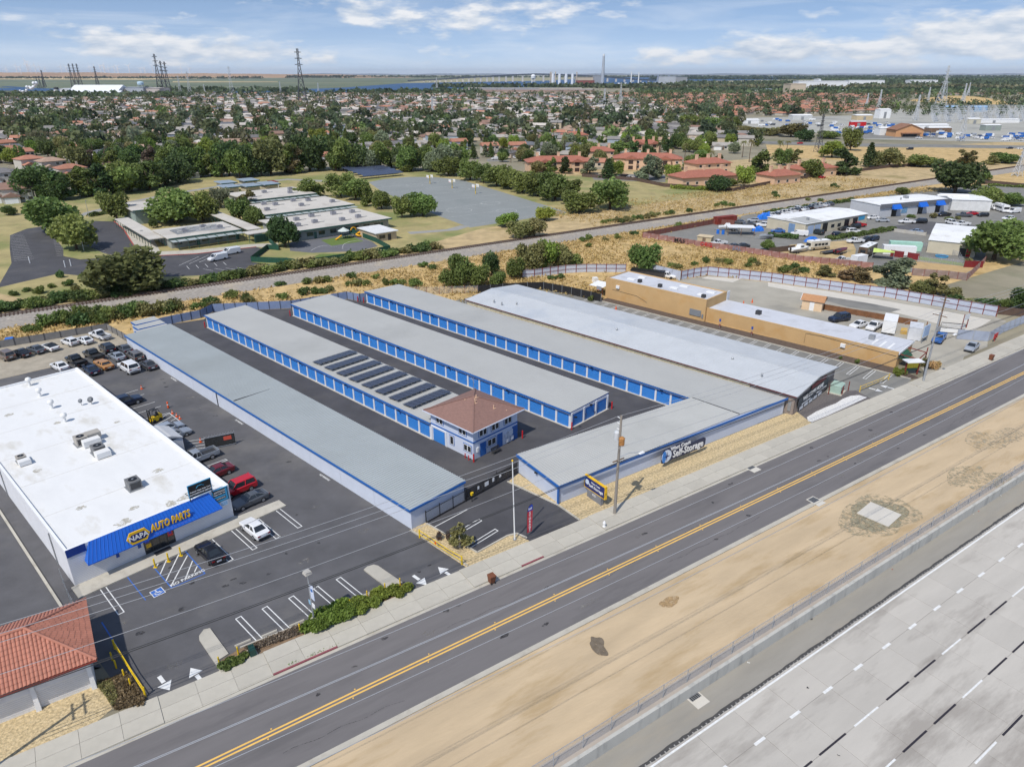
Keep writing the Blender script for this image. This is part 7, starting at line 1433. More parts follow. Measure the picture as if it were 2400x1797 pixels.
for i,(k,x,y,yt)in enumerate((('W',728,700,480),('W',770,400,260),('W',1230,600,520),('W',1130,460,420))):
 p=g(k,x,y);h=ray(k,x,yt,p.y).z;T=thing('lamp_post',['tall pale lamp post in the school lot island','thin pole at the school lot back edge','lamp post by the covered walkway front','lamp post by the covered walkway middle'][i],'street lamp',p,SA,'school lamp posts');obj('pole',MB().cyl(0,0,0,h,.1,8,.06),GALV,T);obj('lamp_head',MB().box(-.1,-.15,h,.7,.15,h+.15),GREYM,T)
for i,(k,x,y)in enumerate((('W',565,835),('W',615,825),('W',260,800))):
 T=thing('gate_post',['white gate post at the school drive, left one','white gate post at the school drive, right one','white sign post beside the school drive entrance'][i],'post',g(k,x,y),SA);obj('post',MB().cyl(0,0,0,1.8,.12,8),WHITE,T);obj('cap',MB().cyl(0,0,1.8,1.9,.16,8),WHITE,T)
# ------------------------------------------------------------------ yards to the right beyond the bank
def wh(label,a,b_,c,h,wall,roof,rise=.6,name='warehouse'):
 """a,b_ front corners, c a rear corner beyond b_"""
 a,b_,c=Vector((a[0],a[1],0)),Vector((b_[0],b_[1],0)),Vector((c[0],c[1],0));d=b_-a;L=d.length;ang=math.atan2(d.y,d.x);W=abs((c-b_).dot(Vector((-d.y,d.x,0)).normalized()))
 T=thing(name,label,'warehouse',a,ang)
 obj('wall',MB().add([(0,0,0),(L,0,0),(L,W,0),(0,W,0),(0,0,h),(L,0,h),(L,W,h),(0,W,h),(0,W/2,h+rise),(L,W/2,h+rise)],[(0,1,5,4),(1,2,6,9,5),(2,3,7,6),(3,0,4,8,7),(3,2,1,0)]),wall,T)
 obj('roof',MB().add([(-.2,-.25,h+.02),(L+.2,-.25,h+.02),(L+.2,W/2,h+rise+.08),(-.2,W/2,h+rise+.08),(-.2,W+.25,h+.02),(L+.2,W+.25,h+.02),(-.2,-.25,h-.1),(L+.2,-.25,h-.1),(L+.2,W+.25,h-.1),(-.2,W+.25,h-.1)],[(0,1,2,3),(3,2,5,4),(0,6,7,1),(4,5,8,9),(1,7,8,5,2),(0,3,4,9,6)]),roof,T)
 return T,L,W
sheet('yard_ground',[g(*p)for p in(('K',390,575),('K',1000,450),('K',1300,380),('K',2212,250),('L',1000,215),('L',1400,160),('L',1750,130),('L',2400,100),('L',2400,470),('L',2212,520),('L',1900,640),('L',1860,800),('L',1720,940),('L',1250,880),('L',700,830),('L',0,740))],.008,ASPH_OLD)
sheet('dark_drive',[g(*p)for p in(('L',1080,480),('L',1400,440),('L',1800,480),('L',1560,500),('L',1480,560),('L',1100,530))],.014,ASPH)
sheet('dry_yard',[g(*p)for p in(('L',0,720),('L',200,640),('L',720,600),('L',760,680),('L',740,800),('L',300,770))],.013,DRY);sheet('dog_run',[g(*p)for p in(('L',1230,770),('L',1800,840),('L',1700,890),('L',1240,840))],.013,mat('tan_dirt',srgb(196,166,118,KX),.95,.15,.5));sheet('dog_run_turf',[g(*p)for p in(('L',1300,740),('L',1690,800),('L',1690,825),('L',1300,770))],.016,mat('run_turf',srgb(120,140,70,KX),.95,.1,1))
WHB=mat('beige_warehouse_wall',srgb(206,196,172,.9),.8,.08,.4);WHR=mat('bright_white_roof',(.82,.82,.81),.6,.06,.3,stain=srgb(200,196,186),samt=.5,sscale=.2)
w1,L1,W1=wh('long cream warehouse with bright white roof and roller doors',(98.8,238.2),(128.6,257.6),(121.2,271.3),3.9,WHB,WHR)
for i,x in enumerate((1.4,5.2)):obj('roller_door',MB().box(x,-.05,0,x+3.2,0,3.0),mat('pale_blue_door',srgb(176,196,224,.9),.6,.08,1),w1)
for i,x in enumerate((9.6,22.0,27.0)):obj('bay_door',MB().box(x,-.05,0,x+2.8,0,3.1),BLACK,w1)
for i,x in enumerate((14.5,18.2)):obj('window',MB().box(x,-.06,1.1,x+1.8,0,2.2),GLASS,w1)
obj('grey_roof_patch',MB().add([(.2,.1,4.04),(9,.1,4.04),(9,W1*.45,4.54),(.2,W1*.45,4.54)],[(0,1,2,3)]),ROOFG,w1);obj('roof_fan',MB().cyl(5,3,4.2,5.1,.5,10),GREYM,w1);obj('wall_sign',MB().box(30.2,-.06,2.0,34,-.01,3.4),TEALB,w1);obj('side_door',MB().box(-.06,4,0,0,6.5,3.2),mat('faded_blue',srgb(120,150,186,.9),.7,.2,1),w1)
w2,L2_,W2_=wh('white-roofed commercial building with three blue awnings',(139.2,270.4),(173.5,284.5),(165.8,296.5),4.7,mat('light_grey_wall',srgb(196,198,202,.9),.8,.05,.4),WHR,.3)
obj('parapet_band',MB().box(-.1,-.5,3.6,L2_+.1,-.05,5.0),mat('slate_band',srgb(112,114,120,.9),.8),w2)
for i,x in enumerate((5.6,19.5,29.0)):
 obj('awning',MB().add([(x,-.5,4.6),(x+4.2,-.5,4.6),(x+4.2,-1.9,3.0),(x,-1.9,3.0),(x,-.5,3.0),(x+4.2,-.5,3.0)],[(0,3,2,1),(0,4,3),(1,2,5),(3,4,5,2)]),NAPAB,w2);obj('dark_entry',MB().box(x+.8,-.08,0,x+3.4,-.01,3.0),BLACK,w2)
obj('poster',MB().box(11.5,-.08,.9,14.5,-.01,3.0),mat('mural',srgb(120,160,190,.9),.7,.5,1.5),w2);obj('roof_unit',MB().box(20,6,4.9,21.5,7.5,6.0).cyl(16,5,4.9,5.8,.3,8),GREYM,w2)
w3,L3_,W3_=wh('pale square shop with white roof beside the dog run',(127.0,213.8),(137.6,207.0),(157,230.5),3.9,WHB,WHR,.5);obj('doorway',MB().box(8.5,-.05,0,10.2,0,2.4),BLACK,w3);obj('red_door',MB().box(10.3,-.06,0,11.4,0,2.3),RED,w3)
w4,_,_=wh('low white building behind the blue-awning building',(176,287),(190,284),(192,300),4.2,mat('off_white_wall',srgb(222,222,220,.9),.8),WHR,.2);obj('roof_duct',MB().tube([(-4,6,4.6),(3,7,4.8),(8,7,4.7)],.6,8),WHITE,w4)
GRAF=mat('graffiti_fence',srgb(156,116,108,.9),.8,.3,.8,stain=srgb(196,190,196,.9),samt=.9,sscale=.35,rand=.1);GRAF['flat']=1;RBR=mat('red_brown_fence',srgb(128,82,72,.9),.85,.15,.8);RBR['flat']=1
gfn=fence_line('graffiti_fence','long low fence covered in faded graffiti along the dry bank',[g('K',390,580),g('K',600,610),g('K',900,660),g('K',1200,700),g('K',1500,745),g('L',300,790),g('L',600,815),g('L',900,850)],1.8,2.6,GRAF,RUST,.05)
def tagtxt(s_,k,x,y,size,m,rz):
 p=g(k,x,y);o=text('graffiti_lettering',s_,size,m,gfn,Vector((p.x,p.y,1.0))-gfn.location+Vector((.05,-.12,0)),(math.pi/2,0,R(rz)),.01,.03)
tagtxt('MAS','K',705,632,1.9,BLACK,-33);tagtxt('ORG','K',935,668,1.8,RED,-33);tagtxt('EAL','K',1200,704,1.7,mat('graffiti_grey',srgb(120,130,150,.9)),-33)
fence_line('red_brown_fence','red-brown board fence along the railway side of the yard',[g('K',390,578),g('K',1000,462),g('K',1180,470)],1.8,2.8,RBR,RUST,.05);fence_line('yard_fence','dark slatted fence across the middle of the yard',[g('K',1480,715),g('K',1700,690)],1.7,2.6,BOARD,BOARD,.05)
fence_line('graffiti_fence','painted block fence below the dog run',[g('L',1240,905),g('L',1550,930),g('L',1715,950),g('L',1870,800)],2.0,2.6,mat('painted_block',srgb(150,132,126,.9),.8,.3,.6,stain=srgb(206,198,206,.9),samt=.8,sscale=.3),RUST,.05)
MRN=mat('maroon_panel',srgb(126,36,40,.9),.7,.1,1);MRN['flat']=1
for i,(a,c)in enumerate(((('L',1055,740),('L',1165,755)),(('L',1200,760),('L',1300,775)),(('L',1690,835),('L',1850,840)))):fence_line('maroon_screen',['left','middle','right'][i]+' maroon screen panel around the dog run',[g(*a),g(*c)],1.9,2.6,MRN,RUST,.05,group='maroon screens')
fence_line('chain_link_fence','chain-link enclosure of the dog run with pool',[g('L',1290,790),g('L',1340,660),g('L',1640,745),g('L',1690,825),g('L',1290,790)],1.7,2.6,CHAIN,GALV,.04);fence_line('block_wall','low pale concrete wall beside the dark drive',[g('L',1090,530),g('L',1360,565)],1.2,3,mat('pale_wall_panel',srgb(190,186,178,.9),.85),CONC,.1)
fence_line('yard_fence','dark brown fence behind the right lot trees',[g('L',1800,115),g('L',2000,125),g('L',2400,165)],1.8,3.0,BOARD,BOARD,.06)
ss_=thing('shade_sail','lime green shade sail over the trailer yard corner','shade sail',g('L',990,760),R(-20));obj('sail',MB().add([(-3.2,-1.6,2.0),(2.6,-2.0,2.4),(3.0,2.0,2.0),(-2.6,1.8,2.6),(0,0,2.0),(-3.2,-1.6,1.96),(2.6,-2.0,2.36),(3.0,2.0,1.96),(-2.6,1.8,2.56),(0,0,1.96)],[(0,1,4),(1,2,4),(2,3,4),(3,0,4),(6,5,9),(7,6,9),(8,7,9),(5,8,9)]),mat('lime_cloth',srgb(206,226,120,.9),.8),ss_)
for x,y in((-3.1,-1.5),(2.5,-1.9),(2.9,1.9),(-2.5,1.7)):obj('post',MB().cyl(x,y,0,2.5,.05,6),GALV,ss_)
pool=thing('paddling_pool','blue paddling pool in the dog run','pool',g('L',1500,745),0);obj('rim',MB().lathe([(1.7,0),(1.75,.4),(1.6,.42),(1.5,.3)],n=18),mat('pool_blue',srgb(70,160,206,.9),.5),pool);obj('water',MB().cyl(0,0,.2,.31,1.52,18),WATER,pool)
TARP=mat('blue_tarp',srgb(36,116,214,.9),.5,.15,1.5)
def tarp(label,k,x,y,a,b_,h):
 p=g(k,x,y);T=thing('tarp_heap',label,'tarp',p,R(20),'blue tarps in the yard');mbx=MB();r0=random.Random(int(x));n=8
 for j in range(n+1):
  for i in range(n+1):
   u_,v_=i/n*2-1,j/n*2-1;mbx.v.append((a*u_,b_*v_,max(.02,h*(1-max(abs(u_),abs(v_))**3)*(.75+.5*r0.random()))))
 mbx.f=[(j*(n+1)+i,j*(n+1)+i+1,(j+1)*(n+1)+i+1,(j+1)*(n+1)+i)for j in range(n)for i in range(n)]
 obj('tarp',mbx,TARP,T);obj('load',MB().box(-a*.6,-b_*.6,0,a*.6,b_*.6,h*.6),WOODP,T)
tarp('blue tarp over a load left of the warehouse','K',1440,415,2.6,1.6,1.9);tarp('small blue tarp heap behind the warehouse','K',1475,398,1.6,1.3,1.6);tarp('blue tarp heap before the warehouse left wall','K',1385,520,2.0,1.3,1.5);tarp('blue tarp over lumber behind the cream motorhome','L',380,612,2.6,1.3,1.4)
tag(obj('blue_tarp_heap',MB().frus(-1.2,-1,1.2,1,0,-.6,-.5,.7,.4,.9),TARP,None,g('A',85,372),.5),'crumpled blue tarp beyond the gravel yard fence','tarp')
shd=thing('shed','small beige flat-roofed shed beside the pickup in the yard','shed',g('K',930,625),R(-30));obj('wall',MB().box(-2.2,-1.6,0,2.2,1.6,2.2),mat('beige_shed',srgb(206,186,150,.9),.8),shd);obj('roof',MB().box(-2.4,-1.8,2.2,2.4,1.8,2.35),mat('tan_shed_roof',srgb(214,194,160,.9),.8),shd);obj('door',MB().box(-.5,-1.65,0,.5,-1.6,1.9),WOODP,shd)
shl=thing('open_shelter','open white-roofed shelter over the yard boats','shelter',g('K',1230,550),R(-8));obj('roof',MB().box(-4.5,-2.4,2.6,4.5,2.4,2.75),WHITE,shl)
for x,y in((-4.3,-2.2),(0,-2.2),(4.3,-2.2),(-4.3,2.2),(0,2.2),(4.3,2.2)):obj('post',MB().box(x-.08,y-.08,0,x+.08,y+.08,2.6),WOODP,shl)
ctn=thing('shipping_container','rust-red container by the railway-side fence','container',g('K',1100,455),R(25));obj('box',MB().box(-4.5,-1.2,0,4.5,1.2,2.5),RUST,ctn);obj('roof',MB().box(-4.6,-1.25,2.5,4.6,1.25,2.6),RUST,ctn)
for i in range(14):obj('side_rib',MB().box(-4.4+i*.66,-1.26,.1,-4.25+i*.66,1.26,2.4),RUST,ctn)
for i,(x,y)in enumerate(((1040,545),(1085,550))):t=thing('barrel',['left','right'][i]+' blue barrel in the yard','barrel',g('K',x,y),0,'blue barrels');obj('drum',MB().cyl(0,0,0,1.3,.5,12),TARP,t);obj('lid',MB().cyl(0,0,1.3,1.36,.46,12),TARP,t)
def hedge(label,pts,h,w,leaf,n,seed,name='hedge'):
 rg=np.random.default_rng(seed);P=[]
 P3=[Vector((p[0],p[1],0))for p in pts];ls=[(b2-a2).length for a2,b2 in zip(P3,P3[1:])];tot=sum(ls)
 for a2,b2,l_ in zip(P3,P3[1:],ls):
  m=int(n*l_/tot);f=rg.random(m);q=np.array(a2)[None]+np.outer(f,np.array(b2-a2));d=(b2-a2).normalized();sd=np.array((-d.y,d.x,0));o_=rg.normal(size=m)*.42;lump=.75+.25*np.sin(f*l_*.9+seed)*np.sin(f*l_*.37)
  q+=np.outer(o_*w,sd);q[:,2]=h*lump*np.sqrt(np.clip(1-(o_/1.1)**2,.05,1))*(1-.75*rg.random(m)**2.2);P.append(q)
 P=np.concatenate(P)-np.array(P3[0]);T=thing(name,label,'hedge',P3[0],0)
 obj('foliage',leaves('foliage',P,rg.uniform(.14,.3,len(P)),rg.random(len(P)),rg),LEAF[leaf],T)
 b=MB()
 for a2,b2 in zip(P3,P3[1:]):
  for i in range(int((b2-a2).length/2)):q=a2.lerp(b2,(i+.5)/max(1,int((b2-a2).length/2)))-P3[0];b.cyl(q.x,q.y,0,h*.6,.06,5)
 obj('stems',b,BARK,T)
hedge('clipped dark hedge between warehouse drive and trailer yard',[g('L',510,600),g('L',800,560),g('L',1090,510)],1.7,1.3,'dark',5200,1);hedge('hedge before the warehouse left end',[g('L',0,570),g('L',260,590)],1.7,1.2,'dark',2200,2);hedge('long hedge along the railway side of the yards',[g('K',1450,375),g('K',1800,320),g('K',2212,262)],1.6,1.2,'dark',5200,3)
hedge('clipped bright hedge below the right apartment block',[g('T3',-80,945),g('T3',170,958)],2.0,1.6,'bright',3600,4);hedge('hedge on the lot bank at the far right',[g('L',1900,130),g('L',2400,160)],1.3,1.2,'mid',2600,5);hedge('trimmed hedge behind the school lot',[g('W',770,400),g('W',930,370)],1.6,1.4,'dark',1600,6)
# ------------------------------------------------------------------ trees placed one by one
SC,CT_,BK,YD='trees around the school','trees along the school court','trees on the railway bank','trees around the yards'
for k,x,yb,yt,hw,kind,lf,grp,lab in(
 ('W',480,545,215,190,'round','mid',SC,'largest round tree at the back of the school lot'),('W',665,685,370,155,'round','mid',SC,'round tree in the school lot island beside the tall lamp'),
 ('W',1120,1035,700,290,'round','oak',BK,'big dark spreading tree beside the railway below the school'),('W',1015,435,190,105,'round','mid',SC,'tree at the left end of the covered walkway'),
 ('W',1530,455,160,185,'round','mid',SC,'largest tree in the school courtyard'),('W',1760,440,175,125,'round','mid',SC,'tree right of the largest courtyard tree'),('W',1330,495,410,34,'round','dark',SC,'small tree before the covered walkway'),
 ('W',1910,320,155,75,'round','grey',SC,'grey-green tree behind the school courtyard'),('W',80,385,300,50,'round','dark',SC,'small round tree at the left above the school lot'),('I',625,660,390,120,'round','deep',SC,'dark tree before the front classroom block'),('I',545,610,385,85,'tall','deep',SC,'dark tall tree left of the one before the front classroom block'),
 ('I',235,440,240,90,'round','mid',SC,'tree between covered walkway and second block'),('I',365,475,305,72,'round','mid',SC,'tree beside the entrance walkway'),('I',300,330,165,95,'tall','olive',SC,'thin olive tree before the third block'),
 ('I',840,235,85,118,'round','mid',SC,'dense round tree at the right end of the third block'),('I',1100,225,28,115,'round','mid',CT_,'first tree from the left along the near side of the school court'),('I',1230,255,65,115,'round','mid',CT_,'second tree from the left along the near side of the school court'),
 ('I',1330,310,110,68,'tall','mid',CT_,'third tree from the left along the near side of the school court'),('I',1455,330,178,84,'round','mid',CT_,'fourth tree from the left along the near side of the school court'),('I',1632,408,220,78,'round','mid',CT_,'fifth tree from the left along the near side of the school court'),('I',1812,388,190,128,'round','mid',CT_,'rightmost tree along the near side of the school court'),
 ('T2',695,862,735,85,'round','mid',CT_,'first tree from the left in the row beyond the school court'),('T2',835,892,762,74,'round','mid',CT_,'second tree from the left in the row beyond the school court'),('T2',920,908,790,60,'round','mid',CT_,'third tree from the left in the row beyond the school court'),('T2',1005,932,790,88,'round','mid',CT_,'fourth tree in the row beyond the school court'),
 ('T2',1092,948,812,78,'round','mid',CT_,'fifth tree in the row beyond the school court'),('T2',1172,972,832,88,'round','mid',CT_,'sixth tree in the row beyond the school court'),('T2',1272,995,852,88,'round','mid',CT_,'seventh tree in the row beyond the school court'),('T2',1385,1018,835,105,'round','mid',CT_,'eighth tree in the row beyond the school court'),
 ('T2',1475,1048,885,95,'tall','mid',CT_,'ninth tree in the row beyond the school court'),('T2',1545,1100,965,105,'round','mid',CT_,'nearest tree in the row beyond the school court'),('T2',1740,1078,895,122,'round','mid',CT_,'lone large round tree on the lawn right of the school court'),
 ('J',690,115,-5,95,'round','bright',CT_,'small round tree at the lower corner of the school court'),('J',1020,62,-60,85,'round','bright',CT_,'small round tree right of the lower court corner'),('J',800,215,70,105,'round','olive',BK,'left half of the low spreading tree above the railway'),('J',930,205,55,105,'round','olive',BK,'right half of the low spreading tree above the railway'),
 ('J',310,628,345,112,'round','mid',BK,'tall leafy tree behind the farthest storage row'),('J',190,630,480,80,'round','mid',BK,'low leafy tree left of the tall one behind the storage row'),('J',450,632,440,90,'round','mid',BK,'tree right of the tall one behind the storage row'),('J',560,545,345,78,'round','deep',BK,'dark tree behind the grey building rear'),('J',610,640,505,75,'round','mid',BK,'low tree at the grey building rear corner'),
 ('J',770,565,375,85,'round','mid',BK,'left tree of the broad clump by the steel fence'),('J',900,520,260,120,'round','olive',BK,'tall tree of the broad clump by the steel fence'),('J',1030,500,245,120,'round','bright',BK,'bright tree in the middle of the broad clump by the steel fence'),('J',1160,480,250,110,'round','olive',BK,'right tall tree of the broad clump by the steel fence'),('J',1260,470,350,85,'round','mid',BK,'right low tree of the broad clump by the steel fence'),
 ('J',1880,505,270,125,'round','mid',BK,'lone tree behind the tan building rear'),('L',1060,1005,735,180,'tall','grey',YD,'largest tree along the steel fence below the trailer yard'),('L',1440,1065,890,105,'tall','olive',YD,'olive tree right of the largest fence tree'),('L',1320,1060,945,85,'round','olive',YD,'bushy tree between the largest and the olive fence trees'),('L',1585,1105,1015,62,'round','olive',YD,'small tree at the right end of the fence trees'),
 ('L',815,965,830,85,'tall','brown',YD,'thin brownish tree left of the largest fence tree'),('L',680,940,832,80,'tall','brown',YD,'second thin brownish tree along the steel fence'),('L',470,910,822,85,'tall','olive',YD,'sparse olive tree along the steel fence'),('L',1950,770,435,205,'round','mid',YD,'big tree beside the pale square shop'),('L',1610,195,-75,165,'round','deep',YD,'very large dark tree by the railway bend'),
 ('L',1880,305,140,105,'round','mid',YD,'round tree behind the white vans'),('L',2090,300,190,85,'round','mid',YD,'round tree right of the white vans'),('L',1850,85,10,58,'round','mid',YD,'small round tree above the right lot'),('L',2190,1190,1025,85,'round','dark',YD,'dark shrub tree at the right frame edge'),('L',1152,205,140,48,'round','mid',YD,'small tree by the railway left of the blue-awning building'),
 ('K',1470,690,595,58,'round','mid',YD,'small tree by the dark slatted yard fence')):
 treepx(lab,k,x,yb,yt,hw,kind,lf,grp)
AP='trees around the tile-roofed apartments'
for k,x,yb,yt,hw,kind,lf in(('T3',965,745,640,70,'round','bright'),('T3',1085,700,555,52,'round','mid'),('T3',1045,855,680,85,'tall','deep'),('T3',1200,805,640,52,'conifer','deep'),('T3',1335,805,690,75,'round','olive'),('T3',1265,805,705,55,'round','olive'),('T3',820,875,752,65,'round','mid'),('T3',900,840,770,50,'round','mid'),
 ('T3',500,885,690,82,'tall','mid'),('T3',395,935,800,52,'round','bright'),('T3',235,965,862,68,'round','deep'),('T3',310,930,880,40,'round','mid'),('T3',120,770,700,58,'round','mid'),('T3',640,795,690,52,'round','mid'),('T3',720,780,690,48,'tall','olive'),('T3',1540,805,725,75,'round','mid'),('T3',1630,800,750,50,'round','mid'),('T3',2000,790,730,40,'tall','olive'),
 ('T3',2090,780,715,70,'round','mid'),('T3',1820,800,690,60,'tall','olive'),('T3',420,590,545,100,'round','olive'),('T3',560,600,552,78,'round','olive'),('T3',700,612,520,78,'round','olive'),('T3',200,565,482,70,'round','mid'),('T3',300,560,482,66,'round','mid'),('T3',40,555,470,58,'round','mid'),('T3',950,622,572,62,'round','mid'),('T3',790,640,560,50,'round','deep'),
 ('T3',60,830,740,55,'round','mid'),('T3',230,800,720,45,'tall','deep'),('T3',570,890,850,35,'round','deep'),('T3',620,900,860,30,'round','mid'),('T2',1360,850,740,45,'tall','mid'),('T2',1440,850,740,48,'tall','deep'),('T2',1510,760,650,50,'palm','olive'),('T2',1610,850,740,60,'tall','grey'),('T2',1730,880,745,62,'conifer','deep'),('T2',1790,860,770,40,'round','bright'),('T2',1980,890,725,70,'tall','grey'),('T2',2060,880,740,55,'tall','grey'),('T2',2140,890,790,45,'round','bright'),('T2',1270,850,770,45,'round','olive'),('T2',1630,740,640,70,'round','mid'),('T2',1820,730,640,90,'round','mid'),('T2',1950,690,600,60,'round','mid'),
 ('T3',430,775,612,22,'palm','olive'),('T3',385,745,625,22,'palm','olive'),('T3',620,752,622,22,'palm','olive'),('T3',675,700,632,20,'palm','olive'),('T3',10,765,640,22,'palm','olive'),('T3',180,800,690,22,'palm','olive'),('T2',2130,800,670,22,'palm','olive'),('T2',1540,800,660,20,'palm','olive')):
 d_={'bright':'bright green','mid':'green','deep':'dark green','olive':'olive green','grey':'grey-green'}[lf];n_={'round':'broadleaf tree','tall':'tall tree','conifer':'conifer','palm':'palm tree'}[kind]
 treepx('%s %s among the tile-roofed apartments'%(d_,n_)if x<3000 else '',k,x,yb,yt,hw,kind,lf,AP)
def belt(label,grp,k,pts,n,hts,kinds,leafs,wf=.55,jit=7.0,seed=1):
 r0=random.Random(seed);P=[g(k,*p)for p in pts];ls=[(b2-a2).length for a2,b2 in zip(P,P[1:])];tot=sum(ls)
 for i in range(n):
  d=tot*(i+r0.uniform(.2,.8))/n
  for a2,b2,l_ in zip(P,P[1:],ls):
   if d<=l_:break
   d-=l_
  q=a2.lerp(b2,min(1,d/l_));h=r0.uniform(*hts);kd=r0.choice(kinds);lf=r0.choice(leafs)
  nm={'bright':'bright','mid':'green','deep':'dark','dark':'dark','olive':'olive','grey':'grey-green','brown':'brownish','purple':'purplish'}[lf];kn={'round':'broadleaf tree','tall':'tall tree','conifer':'conifer','cypress':'cypress','palm':'palm','bush':'shrub'}[kd]
  tree('%s %s %s'%(nm,kn,label),(q.x+r0.uniform(-jit,jit)*.6,q.y+r0.uniform(-jit,jit)),h,kd,lf,grp,h*wf*(.42 if kd in('cypress','palm')else 1)*r0.uniform(.85,1.15))
belt('in the dense belt left behind the school','dense tree belt left of the school','T1',[(215,1030),(420,1015),(700,985),(1000,945),(1120,915)],22,(10,14),['round','round','tall'],['dark','deep','mid'],.55,6,2)
belt('in the front row behind the school portables','tree wall behind the school','T1',[(1180,880),(1500,870),(1840,845),(2200,828)],18,(12,19),['tall','round','round'],['olive','mid','brown','mid','deep'],.45,8,3)
belt('in the row behind the school solar field','tree wall behind the school','T2',[(0,825),(250,815),(480,828),(640,835),(780,800)],16,(9,16),['round','round','tall'],['mid','deep','grey','mid'],.5,8,4)
belt('between the orange-roofed houses and the belt','trees among the left houses','T1',[(480,830),(620,800),(760,815),(900,810),(1010,800),(1150,850)],14,(9,15),['round','tall'],['brown','purple','mid','olive','dark'],.5,9,5)
# shrubs along the tracks and the bank (one by one)
r0=random.Random(21)
for i in range(74):
 s_=-120+i*2.55+r0.uniform(-.8,.8);q=st(s_,RT+r0.uniform(4.0,7.5));px_=proj(q.x,q.y,.5)
 if-60<px_[0]<2460:tree('low green bramble shrub along the school side of the track',q,r0.uniform(1.8,2.8),'bush',r0.choice(['mid','dark','mid','olive']),'brambles along the track',r0.uniform(2.5,3.6))
for k,lst,lab,grp in(('W',[(60,1200),(130,1190),(240,1040),(340,1060),(110,1080),(300,1190),(400,1170),(450,1010),(530,920),(600,990),(660,1040),(700,1130),(760,1090),(830,1010),(640,1130),(720,930),(900,1090),(960,1060),(1050,1090),(1150,1060),(1230,1040),(1000,1110),(1100,1100)],'green shrub on the dry slope below the school drive','shrubs below the school drive'),
       ('W',[(600,1320),(680,1330),(760,1310),(850,1310),(930,1290),(1020,1290),(1100,1270),(1180,1250),(1280,1250),(1360,1230),(1450,1220),(1500,1200),(700,1290),(900,1270),(1060,1240),(1220,1210),(430,1340),(520,1320)],'leafy shrub in the thicket behind the stepped annex','thicket behind the annex'),
       ('W',[(240,1390),(290,1390),(520,1270),(1720,1190),(1830,1150),(1760,1180),(1850,1190),(2110,1130),(2000,1100)],'scattered shrub between track and gravel yard','scattered bank shrubs'),
       ('I',[(570,990),(600,1110),(830,970),(920,970),(980,960),(780,1070),(860,1060),(940,1060),(1000,1050),(1200,930),(1180,990),(1260,990),(1330,990),(1400,930),(1480,990),(1740,1000),(1620,980),(320,1140),(130,1100),(1820,830),(1900,850),(1550,980)],'scrubby shrub on the bank behind the storage fence','scrub behind the storage fence'),
       ('J',[(1400,230),(1350,240),(1540,240),(1650,225),(1790,180),(1400,290),(2180,110),(1150,560),(1080,575)],'small scrub on the dry bank right of the clump','bank scrub'),
       ('K',[(210,450),(320,420),(480,400),(590,380),(1030,310),(1090,300),(1155,305),(800,360),(1550,230),(1820,260),(1930,265),(2030,140),(2070,150),(705,490),(640,830),(850,820),(940,800),(1060,800),(1130,810),(1290,830),(1380,820),(1330,800),(1640,860),(1720,850),(700,850)],'bush on the dry ground near the tracks and fences','bushes near tracks and fences'),
       ('L',[(60,210),(130,880),(220,890),(300,880),(1750,1140),(1850,1150),(1960,1170),(2050,1180),(1620,1120),(2150,1150),(1000,380),(1230,405),(1560,425),(1640,420),(1740,800),(1430,410)],'bush near the yards at the right','bushes by the right yards'),
       ('K',[(60,455),(110,440),(160,445),(250,440),(290,430),(370,420),(440,410),(530,385),(640,375)],'dark shrub along the railway edge of the lawn','shrubs at the lawn edge')):
 for i,(x,y)in enumerate(lst):
  q=g(k,x,y);big='thicket' in grp;tree(lab,q,r0.uniform(2.2,3.4)if big else r0.uniform(1.1,2.2),'bush',r0.choice(['mid','dark','olive','mid']),grp,r0.uniform(2.0,2.8)if big else r0.uniform(1.2,2.1))
# dry grass tufts on the bank
EXCL=[[uv(-92,-80),uv(-92,3),uv(40,3),uv(40,-80)],[uv(-98,-2),uv(-100,23),uv(-89,37),uv(-86,50),uv(-81,62),uv(-58,62),uv(-58,80),uv(-42,92),uv(-42,104),uv(40,104),uv(40,-2)],[uv(-108,-62),uv(-108,-17.4),uv(-104,2),uv(-90,2),uv(-90,-62)],[Vector(p)for p in yard_poly],
  [g('K',390,580),g('K',1000,460),g('K',2212,250),g('L',2400,100),g('L',2400,480),g('L',1870,800),g('L',1715,950),g('L',900,850),g('K',1500,745)]]
def inpoly(x,y,P):
 c=False;j=len(P)-1
 for i in range(len(P)):
  if(P[i][1]>y)!=(P[j][1]>y)and x<(P[j][0]-P[i][0])*(y-P[i][1])/(P[j][1]-P[i][1])+P[i][0]:c=not c
  j=i
 return c
rg=np.random.default_rng(5);pts=[]
while len(pts)<15000:
 s_,t_=rg.uniform(-150,330),rg.uniform(60,RT-9.7)if rg.random()<.8 else rg.uniform(RT+4,RT+40)
 q=st(s_,t_)
 if t_>RT and s_<130:continue
 if any(inpoly(q.x,q.y,E_)for E_ in EXCL):continue
 if math.sin(s_*.09)*math.sin(t_*.13+s_*.05)+rg.normal()*.5>-.3:pts.append((q.x,q.y,0))
base=np.array(pts);N_=len(base);P=np.repeat(base,5,0)+np.concatenate([rg.normal(size=(N_*5,2))*.35,rg.random((N_*5,1))*.55+.08],1)
tag(obj('dry_grass',leaves('dry_grass',P,rg.uniform(.1,.26,len(P)),rg.random(len(P)),rg),LEAF['straw']),'tall straw-coloured dry grass on the railway banks','grass',kind='stuff')
